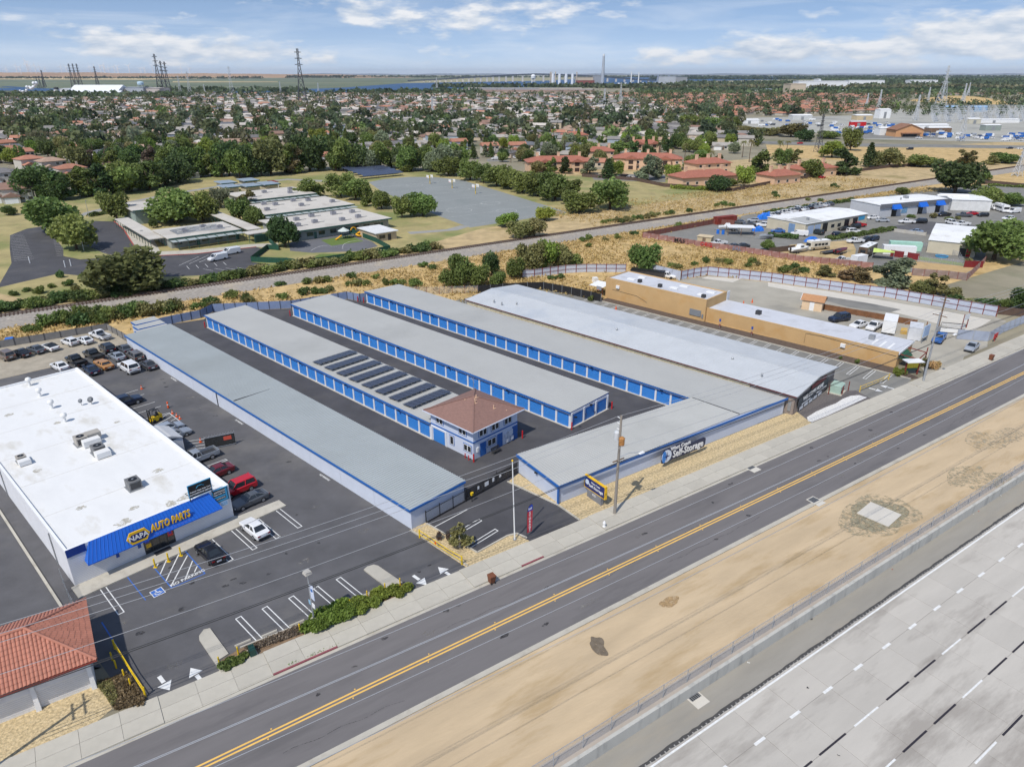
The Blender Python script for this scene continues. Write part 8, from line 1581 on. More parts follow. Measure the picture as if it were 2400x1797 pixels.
# ------------------------------------------------------------------ houses
RC=[srgb(146,142,138,.85),srgb(172,166,158,.85),srgb(120,117,117,.85),srgb(176,148,128,.85),srgb(184,128,104,.85),srgb(146,116,102,.85),srgb(206,198,188,.85),srgb(108,110,116,.85)]
RN=['grey','light grey','dark grey','tan','orange tile','brown','pale','slate']
WC=[srgb(206,200,188,.85),srgb(206,190,164,.85),srgb(190,186,178,.85),srgb(176,190,204,.85),srgb(214,196,176,.85)]
RMAT=[mat('house_roof_%d'%i,c,.9,.16,.5,rand=.1)for i,c in enumerate(RC)];WMAT=[mat('house_wall_%d'%i,c,.85,.06,.5,rand=.06)for i,c in enumerate(WC)]
HM={}
def roof_gable(x0,x1,y0,y1,z,h,o=.5):
 ym=(y0+y1)/2
 return MB().add([(x0-o,y0-o,z),(x1+o,y0-o,z),(x1+o,y1+o,z),(x0-o,y1+o,z),(x0-o,ym,z+h),(x1+o,ym,z+h),(x0-o,y0-o,z-.15),(x1+o,y0-o,z-.15),(x1+o,y1+o,z-.15),(x0-o,y1+o,z-.15)],
     [(0,1,5,4),(2,3,4,5),(1,7,8,2,5),(3,9,6,0,4),(0,6,7,1),(2,8,9,3),(9,8,7,6)])
def roof_hip(x0,x1,y0,y1,z,h,o=.5):
 ym=(y0+y1)/2;k=min((y1-y0)/2+o,(x1-x0)/2+o-.05)
 return MB().add([(x0-o,y0-o,z),(x1+o,y0-o,z),(x1+o,y1+o,z),(x0-o,y1+o,z),(x0-o+k,ym,z+h),(x1+o-k,ym,z+h),(x0-o,y0-o,z-.15),(x1+o,y0-o,z-.15),(x1+o,y1+o,z-.15),(x0-o,y1+o,z-.15)],
     [(0,1,5,4),(1,2,5),(2,3,4,5),(3,0,4),(0,6,7,1),(1,7,8,2),(2,8,9,3),(3,9,6,0),(9,8,7,6)])
def merge(a,b):a.add(b.v,b.f);return a
def house_meshes(v):
 if v in HM:return HM[v]
 st2=2 if v in(4,5)else 1;h=2.7*st2+.2;L,W=[(15,9),(14,10),(17,9),(13,9),(11,9),(13,10)][v]
 wl_=MB().box(-L/2,-W/2,0,L/2,W/2,h);rf=(roof_gable if v in(0,2,4)else roof_hip)(-L/2,L/2,-W/2,W/2,h,1.9)
 gx=-L/2+3.2;wl_.box(gx-3,-W/2-3.5,0,gx+3,-W/2,2.8)
 g2=roof_gable(-3.5,0,-3,3,2.8,1.4,.4)if v!=1 else roof_hip(-3.5,.5,-3,3,2.8,1.4,.4)
 g2.v=[(p[1]+gx,p[0]-W/2+(.2 if p[0]>-1 else 0),p[2]+.01)for p in g2.v];g2.f=[q[::-1]for q in g2.f];merge(rf,g2)
 gd=MB().box(gx-2.4,-W/2-3.56,0,gx+2.4,-W/2-3.5,2.2).mesh('garage_door');gd.materials.append(WHITE)
 wn_=[]
 for s_ in range(st2):
  for x in(1.5,4.8):wn_.append((x if x<L/2-.8 else L/2-1.2,s_*2.7+.9))
 wm_=MB().box(-.85,-.05,0,.85,0,1.2).mesh('window');wm_.materials.append(GLASS)
 wf=MB().box(-.95,-.03,-.1,.95,-.001,1.3).mesh('window_frame');wf.materials.append(WHITE)
 dm=MB().box(-.5,-.06,0,.5,0,2.1).mesh('door');dm.materials.append(WOODP)
 ch=MB().box(L*.25,.5,h,L*.25+.9,1.3,h+2.6).mesh('chimney')
 HM[v]=dict(wall=wl_.mesh('wall'),roof=rf.mesh('roof'),gd=gd,wins=wn_,win=wm_,wf=wf,door=dm,ch=ch,W=W,L=L,raw=(wl_,rf));return HM[v]
def house(label,p,rz,v,wi,ri,group,lod=0,name='house'):
 m=house_meshes(v);T=thing(name,label,'house',(p[0],p[1],0),rz,group)
 setm(obj('wall',m['wall'],None,T),WMAT[wi]);r=obj('roof',m['roof'],None,T);setm(r,RMAT[ri])
 obj('garage_door',m['gd'],None,T)
 if lod==0:
  for x,z in m['wins']:
   w_=obj('window',m['win'],None,T,(x,-m['W']/2,z));obj('window_frame',m['wf'],None,w_)
   w2=obj('window',m['win'],None,T,(-x,m['W']/2,z));w2.rotation_euler=(0,0,math.pi)
  obj('door',m['door'],None,T,(0,-m['W']/2,0))
  if(int(p[0]*7)%3)==0:c_=obj('chimney',m['ch'],None,r);setm(c_,WMAT[1])
 return T
OCC=[]
def occupy(p,r):OCC.append((p[0],p[1],r))
def free(x,y,r):return all((x-a)**2+(y-b_)**2>(r+c)**2 for a,b_,c in OCC)
OG='orange-roofed houses at the left'
for i,(k,x,y,rz,v,wi,ri,lab)in enumerate((('T1',60,745,60,4,0,4,'two-storey house with orange roof at the left edge'),('T1',150,765,60,4,1,4,'house with pale orange roof second from the left edge'),('T1',205,815,55,5,0,4,'white house with orange hipped roof in the left cluster'),('T1',345,830,50,5,2,3,'house with brown-orange long roof in the left cluster'),('T1',470,880,45,5,0,4,'house with bright orange roof nearest the dense belt'),
 ('T1',40,700,60,4,1,4,'orange-roofed house at the rear of the left cluster'),('T1',80,735,58,4,0,7,'house with dark solar roof in the left cluster'),('T1',390,670,50,5,3,3,'pale blue two-storey house with tan roof'),('T1',460,700,40,3,1,4,'small orange-roofed house beside the pale blue one'),('W',175,260,30,4,0,5,'white two-storey house with brown roof left of the school'),('W',30,260,30,4,2,5,'brown-roofed house at the left frame edge above the school lot'),('W',40,110,35,5,2,2,'grey house at the left edge with dark roof'),
 ('T1',1185,880,35,0,0,6,'low white-roofed house behind the school path'),('T1',520,770,40,0,2,6,'long pale-roofed house behind the left cluster'),('T1',480,540,30,2,1,4,'long brick hall with red tile and solar roof'),('T1',780,640,30,3,0,6,'white house with pale roof and blue tarp patch'),
 ('T2',960,720,15,4,0,4,'white house with red tile roof beside the parked van'),('T2',1140,715,10,4,0,4,'small red-roofed house with roof solar panels'),('T2',760,690,20,4,3,4,'red-roofed house behind tall trees right of the court'),('T2',1120,660,20,5,0,1,'large pale-roofed house above the red-roofed ones'),('T2',340,725,20,0,4,5,'brown-roofed house with orange fence behind the solar field'),('T2',480,700,20,3,0,1,'white boxy house right of the brown-roofed one'))):
 p=g(k,x,y);occupy(p,13);house(lab,p,R(rz),v,wi,ri,OG if i<12 else 'houses behind the school')
car('van','white delivery van parked beside the red-roofed house',A_('T2',1000,748,1),R(200),CW,None,lod=1);car('sedan','white car in the drive of the small red-roofed house',A_('T2',1120,740,1),R(100),CW,None,lod=1)
sheet('side_street',[g(*p)for p in(('T2',940,755),('T2',1080,745),('T2',1075,770),('T2',950,772))],.012,ASPH_OLD)
# tile-roofed apartments
APT=mat('apartment_wall',srgb(226,190,158,.88),.85,.05,.4);ATR=mat('apartment_tile',srgb(174,110,90,.85),.85,.16,.8,bump=.4,bscale=4)
def apartment(label,p,rz,L,W,h,wins=6,gables=2):
 T=thing('apartment_block',label,'apartment block',(p[0],p[1],0),R(rz),'tile-roofed apartment blocks');occupy(p,max(L,W)*.55)
 obj('wall',MB().box(-L/2,-W/2,0,L/2,W/2,h),APT,T);r=obj('roof',roof_hip(-L/2,L/2,-W/2,W/2,h,W*.2,.8),ATR,T)
 for i in range(gables):
  x=-L/2+L*(i+.5)/gables;bw=MB().box(x-3.2,-W/2-2.2,0,x+3.2,-W/2,h);bay=obj('bay',bw,APT,T)
  g2=roof_gable(-2.8,1.5,-3.2,3.2,h,1.7,.5);g2.v=[(q[1]+x,q[0]-W/2+.3,q[2])for q in g2.v];g2.f=[f_[::-1]for f_ in g2.f];obj('bay_roof',g2,ATR,bay)
  for z in((.4,2.4),(3.3,5.3))[:1 if h<4.5 else 2]:
   obj('balcony_opening',MB().box(x-1.3,-W/2-2.26,z[0],x+1.3,-W/2-2.19,z[1]),mat('dark_recess',srgb(70,52,46,.8),.8),bay)
 for i in range(wins):
  for z in(.9,3.6)[:1 if h<4.5 else 2]:
   x=-L/2+L*(i+.5)/wins
   w_=obj('window',MB().box(x-.7,-W/2-.05,z,x+.7,-W/2,z+1.2),GLASS,T);obj('window_frame',MB().box(x-.8,-W/2-.03,z-.1,x+.8,-W/2-.001,z+1.3),WHITE,w_)
 for i in range(3):x=-L/3+i*L/3;obj('chimney',MB().box(x-.7,-.6,h+W*.06,x+.7,.6,h+W*.2+1.8).box(x-.8,-.7,h+W*.2+1.6,x+.8,.7,h+W*.2+1.85),APT,r)
apartment('two-storey peach apartment block with arched balconies facing the lawn',(78,423),-8,38,13,6.2,7,2);apartment('peach apartment block partly behind tall palms',(26,413),8,36,13,5.6,6,2);apartment('low tile-roofed block behind the clipped bright hedge',(95,362),22,32,13,4.2,6,0)
apartment('tile-roofed block right of the grey-green tall tree',(134,366),28,18,12,4.2,3,0);apartment('tile-roofed block beside the railway meadow',(160,392),25,26,12,4.4,4,0);apartment('tile-roofed block behind the first hedge block',(108,405),20,22,12,5.6,4,0);apartment('dark red-roofed block at the rear of the apartments',(92,520),10,22,12,5.8,4,2);apartment('red-roofed block left of the utility yard trees',(50,600),10,20,12,5.6,4,0);apartment('red-roofed block behind the peach palms',(55,470),5,20,12,5.6,4,0)
for i,(k,x,y)in enumerate((('T2',1840,868),('T2',1870,872),('T2',1928,870),('T3',900,870))):car(['van','sedan','suv','sedan'][i],['black van in the apartment car park','white car beside the black van in the apartment car park','grey car by the apartment car park hedge','red car behind the apartment fence'][i],A_(k,x,y,.8),R(15),[CK,CW,CS,CRED][i],None,lod=1)
sheet('apartment_car_park',[g(*p)for p in(('T2',1600,850),('T2',2100,855),('T2',2100,905),('T2',1640,890))],.010,ASPH_OLD)
fence_line('board_fence','weathered board fence between the apartments and the dry meadow',[g('T2',1560,870),g('T2',1900,895),g('T2',2090,935),g('T3',330,965),g('T3',640,905),g('T3',1000,855),g('T3',1330,812),g('T3',1510,800)],1.7,3.6,BOARD,BOARD,.06)
# ------------------------------------------------------------------ utility yard, substation, arterial road at the right
sheet('arterial_road',[g(*p)for p in(('T3',380,628),('T3',540,640),('T3',1200,655),('T3',2212,668),('T3',2600,672),('T3',2600,690),('T3',2212,688),('T3',1200,672),('T3',560,658),('T3',380,640))],.02,ASPH_OLD)
sheet('dry_field',[g(*p)for p in(('T3',540,662),('T3',1300,680),('T3',2500,695),('T3',2500,790),('T3',2100,770),('T3',1500,790),('T3',1000,760),('T3',560,740))],.015,DRYB)
sheet('utility_yard',[g(*p)for p in(('T3',360,490),('T3',1250,470),('T3',1400,430),('T3',2600,430),('T3',2600,655),('T3',1130,625),('T3',700,560),('T3',360,545))],.03,mat('yard_pale_gravel',srgb(178,176,166,.85),.95,.14,.04,stain=srgb(130,130,128,.85),samt=.7,sscale=.015))
sheet('dark_yard',[g(*p)for p in(('T3',1120,575),('T3',1360,570),('T3',1700,580),('T3',1700,625),('T3',1130,622))],.04,ASPH_OLD)
ob=thing('utility_hall','tan gabled hall with brown roof edge in the utility yard','hall',(345,655,0),R(4));L_,W_=25,15
obj('wall',MB().add([(-L_/2,-W_/2,0),(L_/2,-W_/2,0),(L_/2,W_/2,0),(-L_/2,W_/2,0),(-L_/2,-W_/2,5.6),(L_/2,-W_/2,5.6),(L_/2,W_/2,5.6),(-L_/2,W_/2,5.6),(0,-W_/2,10.2),(0,W_/2,10.2)],[(0,1,5,8,4),(1,2,6,5),(2,3,7,9,6),(3,0,4,7)]),mat('hall_tan',srgb(214,162,116,.88),.85,.05,.3),ob)
obj('roof',MB().add([(-L_/2-.8,-W_/2-.6,5.2),(0,-W_/2-.6,9.9),(L_/2+.8,-W_/2-.6,5.2),(-L_/2-.8,W_/2+.6,5.2),(0,W_/2+.6,9.9),(L_/2+.8,W_/2+.6,5.2),(-L_/2-.8,-W_/2-.6,5.8),(0,-W_/2-.6,10.5),(L_/2+.8,-W_/2-.6,5.8),(-L_/2-.8,W_/2+.6,5.8),(0,W_/2+.6,10.5),(L_/2+.8,W_/2+.6,5.8)],[(0,1,7,6),(1,2,8,7),(6,7,10,9),(7,8,11,10),(3,4,1,0),(4,5,2,1)]),mat('hall_brown',srgb(150,110,86,.85),.8),ob);obj('lean_to',MB().box(-8,-W_/2-3,2.6,9,-W_/2,3.4),MATS['hall_brown'],ob);obj('door',MB().box(-6,-W_/2-.1,0,7,-W_/2,2.6),DARK,ob)
BLT=mat('utility_blue',srgb(50,110,190,.88),.5)
def shedbox(label,p,rz,L,W,h,m,rm=None,name='utility_shed',cat='shed',group=None):
 T=thing(name,label,cat,(p[0],p[1],0),R(rz),group);obj('wall',MB().box(-L/2,-W/2,0,L/2,W/2,h),m,T);obj('roof',MB().add([(-L/2-.3,-W/2-.3,h),(L/2+.3,-W/2-.3,h),(L/2+.3,W/2+.3,h),(-L/2-.3,W/2+.3,h),(-L/2-.3,0,h+W*.1),(L/2+.3,0,h+W*.1)],[(0,1,5,4),(2,3,4,5),(1,2,5),(3,0,4),(3,2,1,0)]),rm or WHR,T);obj('door',MB().box(-1.6,-W/2-.08,0,1.6,-W/2,h*.75),GREYM,T);return T
for k,x,y,L,W,h,m,lab in(('T3',1310,598,16,9,6,WHITE,'white block shed left of the tan hall'),('T3',1290,490,14,12,10,WHITE,'white gabled building before the substation'),('T3',1560,560,45,10,4,WHITE,'long white open shed behind the tan hall'),('T3',1650,580,22,8,4,WOODP,'brown low shed right of the tan hall'),('T3',420,525,22,10,4,WHITE,'white shed at the left of the utility yard'),('T3',1130,545,16,5,5,RED,'dark red container in the utility yard'),
 ('T3',1990,570,16,8,5,mat('grey_green_shed',srgb(150,160,152,.88),.7),'grey-green shed near the substation'),('T3',2000,520,60,8,3.5,WHITE,'long white canopy below the substation'),('T3',1870,525,14,10,5,mat('cream_shed',srgb(206,200,180,.88),.8),'cream shed below the substation'),('T3',760,500,24,12,5,mat('pale_shed',srgb(206,208,206,.88),.8),'pale sheds in the rear of the utility yard'),('T3',1160,500,20,12,5,mat('sand_shed',srgb(206,186,150,.88),.8),'sand-coloured shed in the rear of the utility yard')):
 p=g(k,x,y);shedbox(lab,p,5,L,W,h,m);occupy(p,max(L,W)*.6)
rr=random.Random(31);n_=0;UY='service trucks in the utility yard'
def truck(p,rz,cabm,boxm,label,group):
 T=thing('service_truck',label,'truck',(p[0],p[1],0),rz,group);obj('cab',MB().frus(1.2,-1.05,3.4,1.05,.5,1.3,-1.0,2.9,1.0,2.3),cabm,T);obj('box',MB().box(-3.4,-1.15,.7,1.1,1.15,2.4),boxm,T);wheels(T,[(2.2,-1),(2.2,1),(-2,-1),(-2,1)],.45)
for i in range(190):
 x,y=rr.choice([(rr.uniform(480,900),rr.uniform(500,545)),(rr.uniform(950,1350),rr.uniform(520,590)),(rr.uniform(1130,1300),rr.uniform(575,595)),(rr.uniform(1500,1750),rr.uniform(560,625)),(rr.uniform(1780,2000),rr.uniform(600,630)),(rr.uniform(2080,2212),rr.uniform(600,640))]);p=g('T3',x,y)
 if not free(p.x,p.y,2.6):continue
 occupy(p,3.2)
 if rr.random()<.5:truck(p,R(rr.choice([5,95,185])),WHITE,rr.choice([BLT,WHITE,BLT]),'blue and white service truck parked in the utility yard',UY)
 else:car(rr.choice(['pickup','van','suv']),'light vehicle parked in the utility yard',(p.x,p.y),R(rr.choice([5,95,185])),rr.choice([CW,CW,CW,CBL,CG,CS]),'light vehicles in the utility yard',lod=1)
for i,(x,y,col,lab)in enumerate(((1472,688,CK,'dark SUV driving on the arterial road verge'),(760,650,CRED,'red car on the arterial road'),(2120,682,CNV,'dark sedan on the arterial road at the right'),(2190,684,CW,'white car on the arterial road at the right edge'))):car('suv' if i==0 else 'sedan',lab,A_('T3',x,y,.8),R(185),col,None,lod=1)
for i in range(9):x=1715+i*29;p=g('T3',x,447);T=thing('transformer_tank','pale blue tank in the row of nine above the substation','tank',p,0,'substation tanks');obj('tank',MB().lathe([(5,0),(5,6),(3.5,8),(.2,8.6)],n=14),mat('tank_blue',srgb(120,166,206,.88),.5),T,smooth=False);obj('rim',MB().cyl(0,0,6,6.3,5.15,14),mat('tank_blue',(0,0,0)),T)
# lattice towers
def lattice(H,base,top,arms,r=.16,waist=None,sect=9):
 legs=[];br=MB()
 def wz(z):f=z/H;return base+(top-base)*(f if waist is None else min(1,f/waist)if f<waist else 1)
 for sx,sy in((-1,-1),(1,-1),(1,1),(-1,1)):legs.append(MB().tube([(sx*wz(z),sy*wz(z),z)for z in[H*i/sect for i in range(sect+1)]],r,5))
 zs=[H*(1-(1-i/sect)**1.3)for i in range(sect+1)]
 for z0,z1 in zip(zs,zs[1:]):
  a,c=wz(z0),wz(z1)
  for k in range(4):
   p=[(-1,-1),(1,-1),(1,1),(-1,1)];s0,s1=p[k],p[(k+1)%4]
   br.tube([(s0[0]*a,s0[1]*a,z0),(s1[0]*c,s1[1]*c,z1)],r*.6,4);br.tube([(s1[0]*a,s1[1]*a,z0),(s0[0]*c,s0[1]*c,z1)],r*.6,4);br.tube([(s0[0]*c,s0[1]*c,z1),(s1[0]*c,s1[1]*c,z1)],r*.6,4)
 am=[MB().tube([(-w,0,z),(0,0,z+w*.12),(w,0,z)],r*.8,4).tube([(-w,0,z),(0,0,z-w*.2),(w,0,z)],r*.7,4)for z,w in arms]
 return legs,br,am
LT={}
def tower(label,p,H,kind,rz,m,group,r=.16):
 key=(kind,round(H),r)
 if key not in LT:
  if kind=='wide':l,b_,a=lattice(H,H*.11,H*.015,[(H*.62,H*.14),(H*.74,H*.12),(H*.87,H*.1)],r,.7)
  elif kind=='slim':l,b_,a=lattice(H,H*.085,H*.016,[(H*.72,H*.075),(H*.83,H*.07),(H*.94,H*.065)],r,.75)
  else:l,b_,a=lattice(H,H*.03,H*.03,[(H*.96,H*.05)],r,None)
  LT[key]=([x.mesh('leg')for x in l],b_.mesh('bracing'),[x.mesh('crossarm')for x in a])
 l,b_,a=LT[key];T=thing('transmission_tower',label,'pylon',(p[0],p[1],0),rz,group)
 for x in l:setm(obj('leg',x,None,T),m)
 setm(obj('bracing',b_,None,T),m)
 for x in a:setm(obj('crossarm',x,None,T),m)
DKS=mat('dark_tower_steel',(.055,.06,.07),.6,.1,1);PLS=mat('pale_tower_steel',(.5,.52,.54),.5,.1,1)
def towerpx(label,k,x,yb,yt,kind,m,Y=None,r=None,group='transmission towers'):
 p=g(k,x,yb)if Y is None else ray(k,x,yb,Y);h=ray(k,x,yt,p.y).z
 tower(label,p,h,kind,R(20),m,group,r or max(.13,p.y*.00028))
towerpx('large lattice tower at the right frame edge by the railway','T3',2165,865,655,'wide',PLS,r=.14);towerpx('tall pale lattice tower in the utility yard','T3',1800,640,415,'slim',PLS);towerpx('slender lattice tower behind the tan hall','T3',1505,505,340,'slim',PLS);towerpx('very tall lattice tower behind the substation','T3',1665,430,150,'wide',PLS);towerpx('lattice tower left of the white gabled building','T3',1265,440,305,'slim',PLS);towerpx('lattice tower left of the pair near the substation','T3',1188,425,330,'slim',PLS)
towerpx('lattice tower behind the dry mound','T3',1810,400,265,'slim',PLS);towerpx('pale lattice tower right behind the dry mound','T3',1845,350,260,'slim',PLS);towerpx('dark dead-end tower on the near meadow','T3',875,710,465,'slim',DKS);towerpx('slim tower beside the mound trees','T3',1585,390,290,'slim',PLS)
towerpx('tallest dark lattice tower left of the bridge','T1',1965,400,40,'slim',DKS,r=.42);towerpx('dark tower of the tight group at left centre','T1',1045,335,75,'slim',DKS,r=.5);towerpx('second dark tower of the tight group at left centre','T1',1075,335,120,'slim',DKS,r=.5);towerpx('third dark tower of the tight group at left centre','T1',1100,335,125,'slim',DKS,r=.5)
for i,x in enumerate((480,505,530)):towerpx(['left','middle','right'][i]+' dark tower of the trio at the far left','T1',x,300,138,'slim',DKS,r=.4)
for i,x in enumerate((250,268,288)):towerpx(['left','middle','right'][i]+' faint dark tower of the leftmost trio','T1',x,300,218,'slim',DKS,r=.3)
towerpx('lone dark tower right of the far-left trio','T1',635,280,155,'slim',DKS,r=.7);towerpx('thin dark tower by the leftmost wind turbines','T1',292,290,180,'slim',DKS,r=.5)
for i,(x,yb,yt)in enumerate(((1505,335,155),(1170,330,215),(1232,330,190),(1330,335,270),(1745,400,335),(1548,390,335),(2065,330,262),(1820,330,255))):towerpx('faint pale tower on the flats, number %s from the left group'%['one','two','three','four','five','six','seven','eight'][i],'T1',x,yb,yt,'slim',PLS,r=.3)
for i,(x,yb,yt)in enumerate(((592,468,350),(1808,380,260),(620,318,225),(1703,420,300),(1620,500,440),(1915,490,430),(2100,500,425))):towerpx('pale lattice mast in the middle distance, %s'%['left of centre','right of the chimney','before the bridge','red and white beside the chimney','over the grey roofs','over the tile roofs','at the tile-roof edge'][i],'T2',x,yb,yt,'slim',PLS,r=.22)
# substation gantries
def gantry_mesh():
 l=MB();b_=MB()
 for x in(-9,0,9):
  for dx in(-.7,.7):l.tube([(x+dx,0,0),(x+dx*.4,0,11)],.16,4)
  for z in(2,4,6,8,10):b_.tube([(x-.65,0,z-1),(x+.65,0,z)],.08,4)
 for z in(10.4,11):b_.tube([(-9,0,z),(9,0,z)],.14,4)
 for i in range(18):b_.tube([(-9+i,0,10.4+.6*(i%2)),(-8+i,0,10.4+.6*((i+1)%2))],.08,4)
 eq=MB()
 for x in(-6,-4,-2,2,4,6):eq.cyl(x,2,0,2.4,.25,6).cyl(x,2,2.4,4.6,.12,6,.2)
 eq.box(-2,5,0,2,8,2.6)
 return l.mesh('column'),b_.mesh('girder'),eq.mesh('switchgear')
GL,GB,GE=gantry_mesh()
for m_ in(GL,GB,GE):m_.materials.append(PLS)
for i in range(15):
 for j in range(5):
  p=g('T3',1640+i*42+j*6,462+j*14)
  if not free(p.x,p.y,2):continue
  T=thing('substation_gantry','pale steel gantry of the substation yard at the right','gantry',p,R(8),'substation gantries');obj('column',GL,None,T);obj('girder',GB,None,T);obj('switchgear',GE,None,T);occupy(p,9)
mound=MB();c0=g('T3',1800,385)
for j in range(9):
 for i in range(17):a,rr_=6.283*i/16,j/8;mound.v.append((c0.x+75*rr_*math.cos(a),c0.y+130*rr_*math.sin(a),11*(1-rr_**2)**1.2+.02))
mound.f=[(j*17+i,(j+1)*17+i,(j+1)*17+i+1,j*17+i+1)for j in range(8)for i in range(16)]
struct('dry_mound',mound,DRYB)
# ------------------------------------------------------------------ suburb: houses and trees to the middle distance
rr=random.Random(77);SUB=[];TRS=[]
occupy((98,233),8)
for c in((-60,330,130),(0,340,95),(-120,260,95),(90,330,70),(160,420,95),(350,650,60)):OCC.append(c)
def in_any(x,y):
 px_,py_=proj(x,y,0);return not(-90<px_<2490)
rowdir={0:20,1:-14,2:35}
def band(x,y):return 0 if x<-60 else(1 if x<260 else 2)
yards=[[g(*p)for p in(('T3',330,480),('T3',1250,455),('T3',1400,340),('T3',2700,340),('T3',2700,830),('T3',1500,900),('T3',900,780),('T3',500,740),('T3',500,640),('T3',330,560))]]
for bnd,ang in rowdir.items():
 a=R(ang);ex,ey=(math.cos(a),math.sin(a)),(-math.sin(a),math.cos(a))
 for j in range(-40,100):
  for i in range(-120,120):
   lx,ly=i*19.5+(j%2)*3,(j//2)*62+(j%2)*27;x,y=lx*ex[0]+ly*ey[0],lx*ex[1]+ly*ey[1]+420
   if band(x,y)!=bnd or y<425 or y>2080:continue
   if y<470 and x<-60 and False:continue
   if in_any(x,y)or any(inpoly(x,y,P_)for P_ in yards):continue
   if x>250 and y<900:continue
   if rr.random()<(.10 if y<1400 else.3):continue
   SUB.append((x+rr.uniform(-2,2),y+rr.uniform(-2,2),a+(0 if j%2 else math.pi)+rr.uniform(-.06,.06),bnd))
SUB=[h for h in SUB if free(h[0],h[1],9)];SUB.sort(key=lambda h:h[0]**2+h[1]**2)
NH=262
LBL=['near','middle','far']
for n,(x,y,a,bnd)in enumerate(SUB[:NH]):
 v=rr.choice([0,0,1,1,2,3,3,4]);ri=rr.choice([0,1,2,7,6,3,5,0,1]if bnd!=2 else[4,4,3,5])if rr.random()>.08 else 4
 side='left' if x<-150 else('central' if x<120 else 'right');dist='nearer' if n<NH*.4 else 'farther'
 house('%s-roofed house among trees in the %s %s suburb blocks'%(RN[ri],dist,side),(x,y),a,v,rr.randrange(5),ri,'suburb houses',0 if y<560 else 1)
# the rest of the houses and trees: two joined masses
def joined(name,items,raw,label,cat,matl):
 V=[];F=[];off=0
 for(x,y,a,s_),rw_ in zip(items,raw):
  v=np.array(rw_.v);c,s=math.cos(a),math.sin(a);V.append(np.stack([(v[:,0]*c-v[:,1]*s)*s_+x,(v[:,0]*s+v[:,1]*c)*s_+y,v[:,2]*s_],1));F+=[tuple(i+off for i in f)for f in rw_.f];off+=len(v)
 me=bpy.data.meshes.new(name);me.from_pydata([tuple(p)for p in np.concatenate(V)],[],F);me.update();return tag(obj(name,me,matl),label,cat,kind='stuff')
groups={}
for(x,y,a,bnd)in SUB[NH:]:
 v=rr.choice([0,1,2,3]);ri=rr.choice([0,1,2,7,6,6,5,3]if bnd!=2 else[4,4,3,5])if rr.random()>.07 else 4;groups.setdefault(ri,[]).append((x,y,a,v))
allw=[]
for ri,l in groups.items():
 joined('distant_rooftops',[(x,y,a,1.0)for x,y,a,v in l],[house_meshes(v)['raw'][1]for*_,v in l],'mass of %s rooftops of the distant suburb'%RN[ri],'houses',RMAT[ri]);allw+=l
joined('distant_house_walls',[(x,y,a,1.0)for x,y,a,v in allw],[house_meshes(v)['raw'][0]for*_,v in allw],'pale walls of the distant suburb houses','houses',WMAT[0])
# trees
def tree_ok(x,y):return not in_any(x,y)
TL_=[]
for(x,y,a,bnd)in SUB:
 for k in range(2 if y<900 else 1):
  if rr.random()<(.88 if y<1000 else.55):b_=rr.choice([-1,1]);TL_.append((x+10.2*math.cos(a)*b_+rr.uniform(-2,2)-9*math.sin(a)*(k*2-1)*.9,y+10.2*math.sin(a)*b_+9*math.cos(a)*(k*2-1)*.9+rr.uniform(-2,2)))
for i in range(9000):
 y=rr.uniform(430,2020);x=rr.uniform(-.80,.80)*y*1.02
 if in_any(x,y):continue
 cl=math.sin(x*.011+1)*math.sin(y*.008)+.6*math.sin(x*.023+y*.017)
 p_=.2+.45*max(0,cl)
 if x>250 and y>900:p_=.55
 if x>200 and 850<y<1000:p_=.8
 if y>1860:p_=.6
 if any(inpoly(x,y,P_)for P_ in yards)and not(y>980):continue
 if rr.random()<p_:TL_.append((x,y))
TL_=[t for t in TL_ if all((t[0]-a)**2+(t[1]-b_)**2>(c*.8)**2 for a,b_,c in OCC if c>12)]
hs_={}
for(x,y,a,bnd)in SUB:hs_.setdefault((int(x//20),int(y//20)),[]).append((x,y))
def clear(x,y):
 for i in(-1,0,1):
  for j in(-1,0,1):
   for hx_,hy_ in hs_.get((int(x//20)+i,int(y//20)+j),()):
    if(x-hx_)**2+(y-hy_)**2<36:return False
 return True
TL_=[t for t in TL_ if clear(*t)];TL_.sort(key=lambda t:t[0]**2+t[1]**2)
NT_=215
for n,(x,y)in enumerate(TL_[:NT_]):
 kd=rr.choice(['round']*6+['tall']*3+['cypress','conifer','palm']);lf=rr.choice(['mid','mid','dark','deep','olive','bright','grey']);h=rr.uniform(6,12)if kd in('round','tall')else rr.uniform(9,14)
 side='left' if x<-150 else('central' if x<120 else 'right')
 tree('%s %s in the %s gardens of the nearer suburb'%({'bright':'bright','mid':'green','deep':'very dark','dark':'dark','olive':'olive','grey':'grey-green'}[lf],{'round':'broadleaf tree','tall':'tall tree','cypress':'cypress','conifer':'conifer','palm':'palm'}[kd],side),(x,y),h,kd,lf,'suburb garden trees',h*(.5 if kd=='round' else.36 if kd in('tall','conifer')else.15 if kd=='cypress' else.2))
FAR=dict(mid=leafmat('far_leaf_mid',srgb(112,124,84,.9)),dark=leafmat('far_leaf_dark',srgb(92,106,76,.9)),olive=leafmat('far_leaf_olive',srgb(130,130,96,.9)),deep=leafmat('far_leaf_deep',srgb(76,90,66,.9)),bright=leafmat('far_leaf_bright',srgb(128,142,82,.9)),grey=leafmat('far_leaf_grey',srgb(124,132,108,.9)))
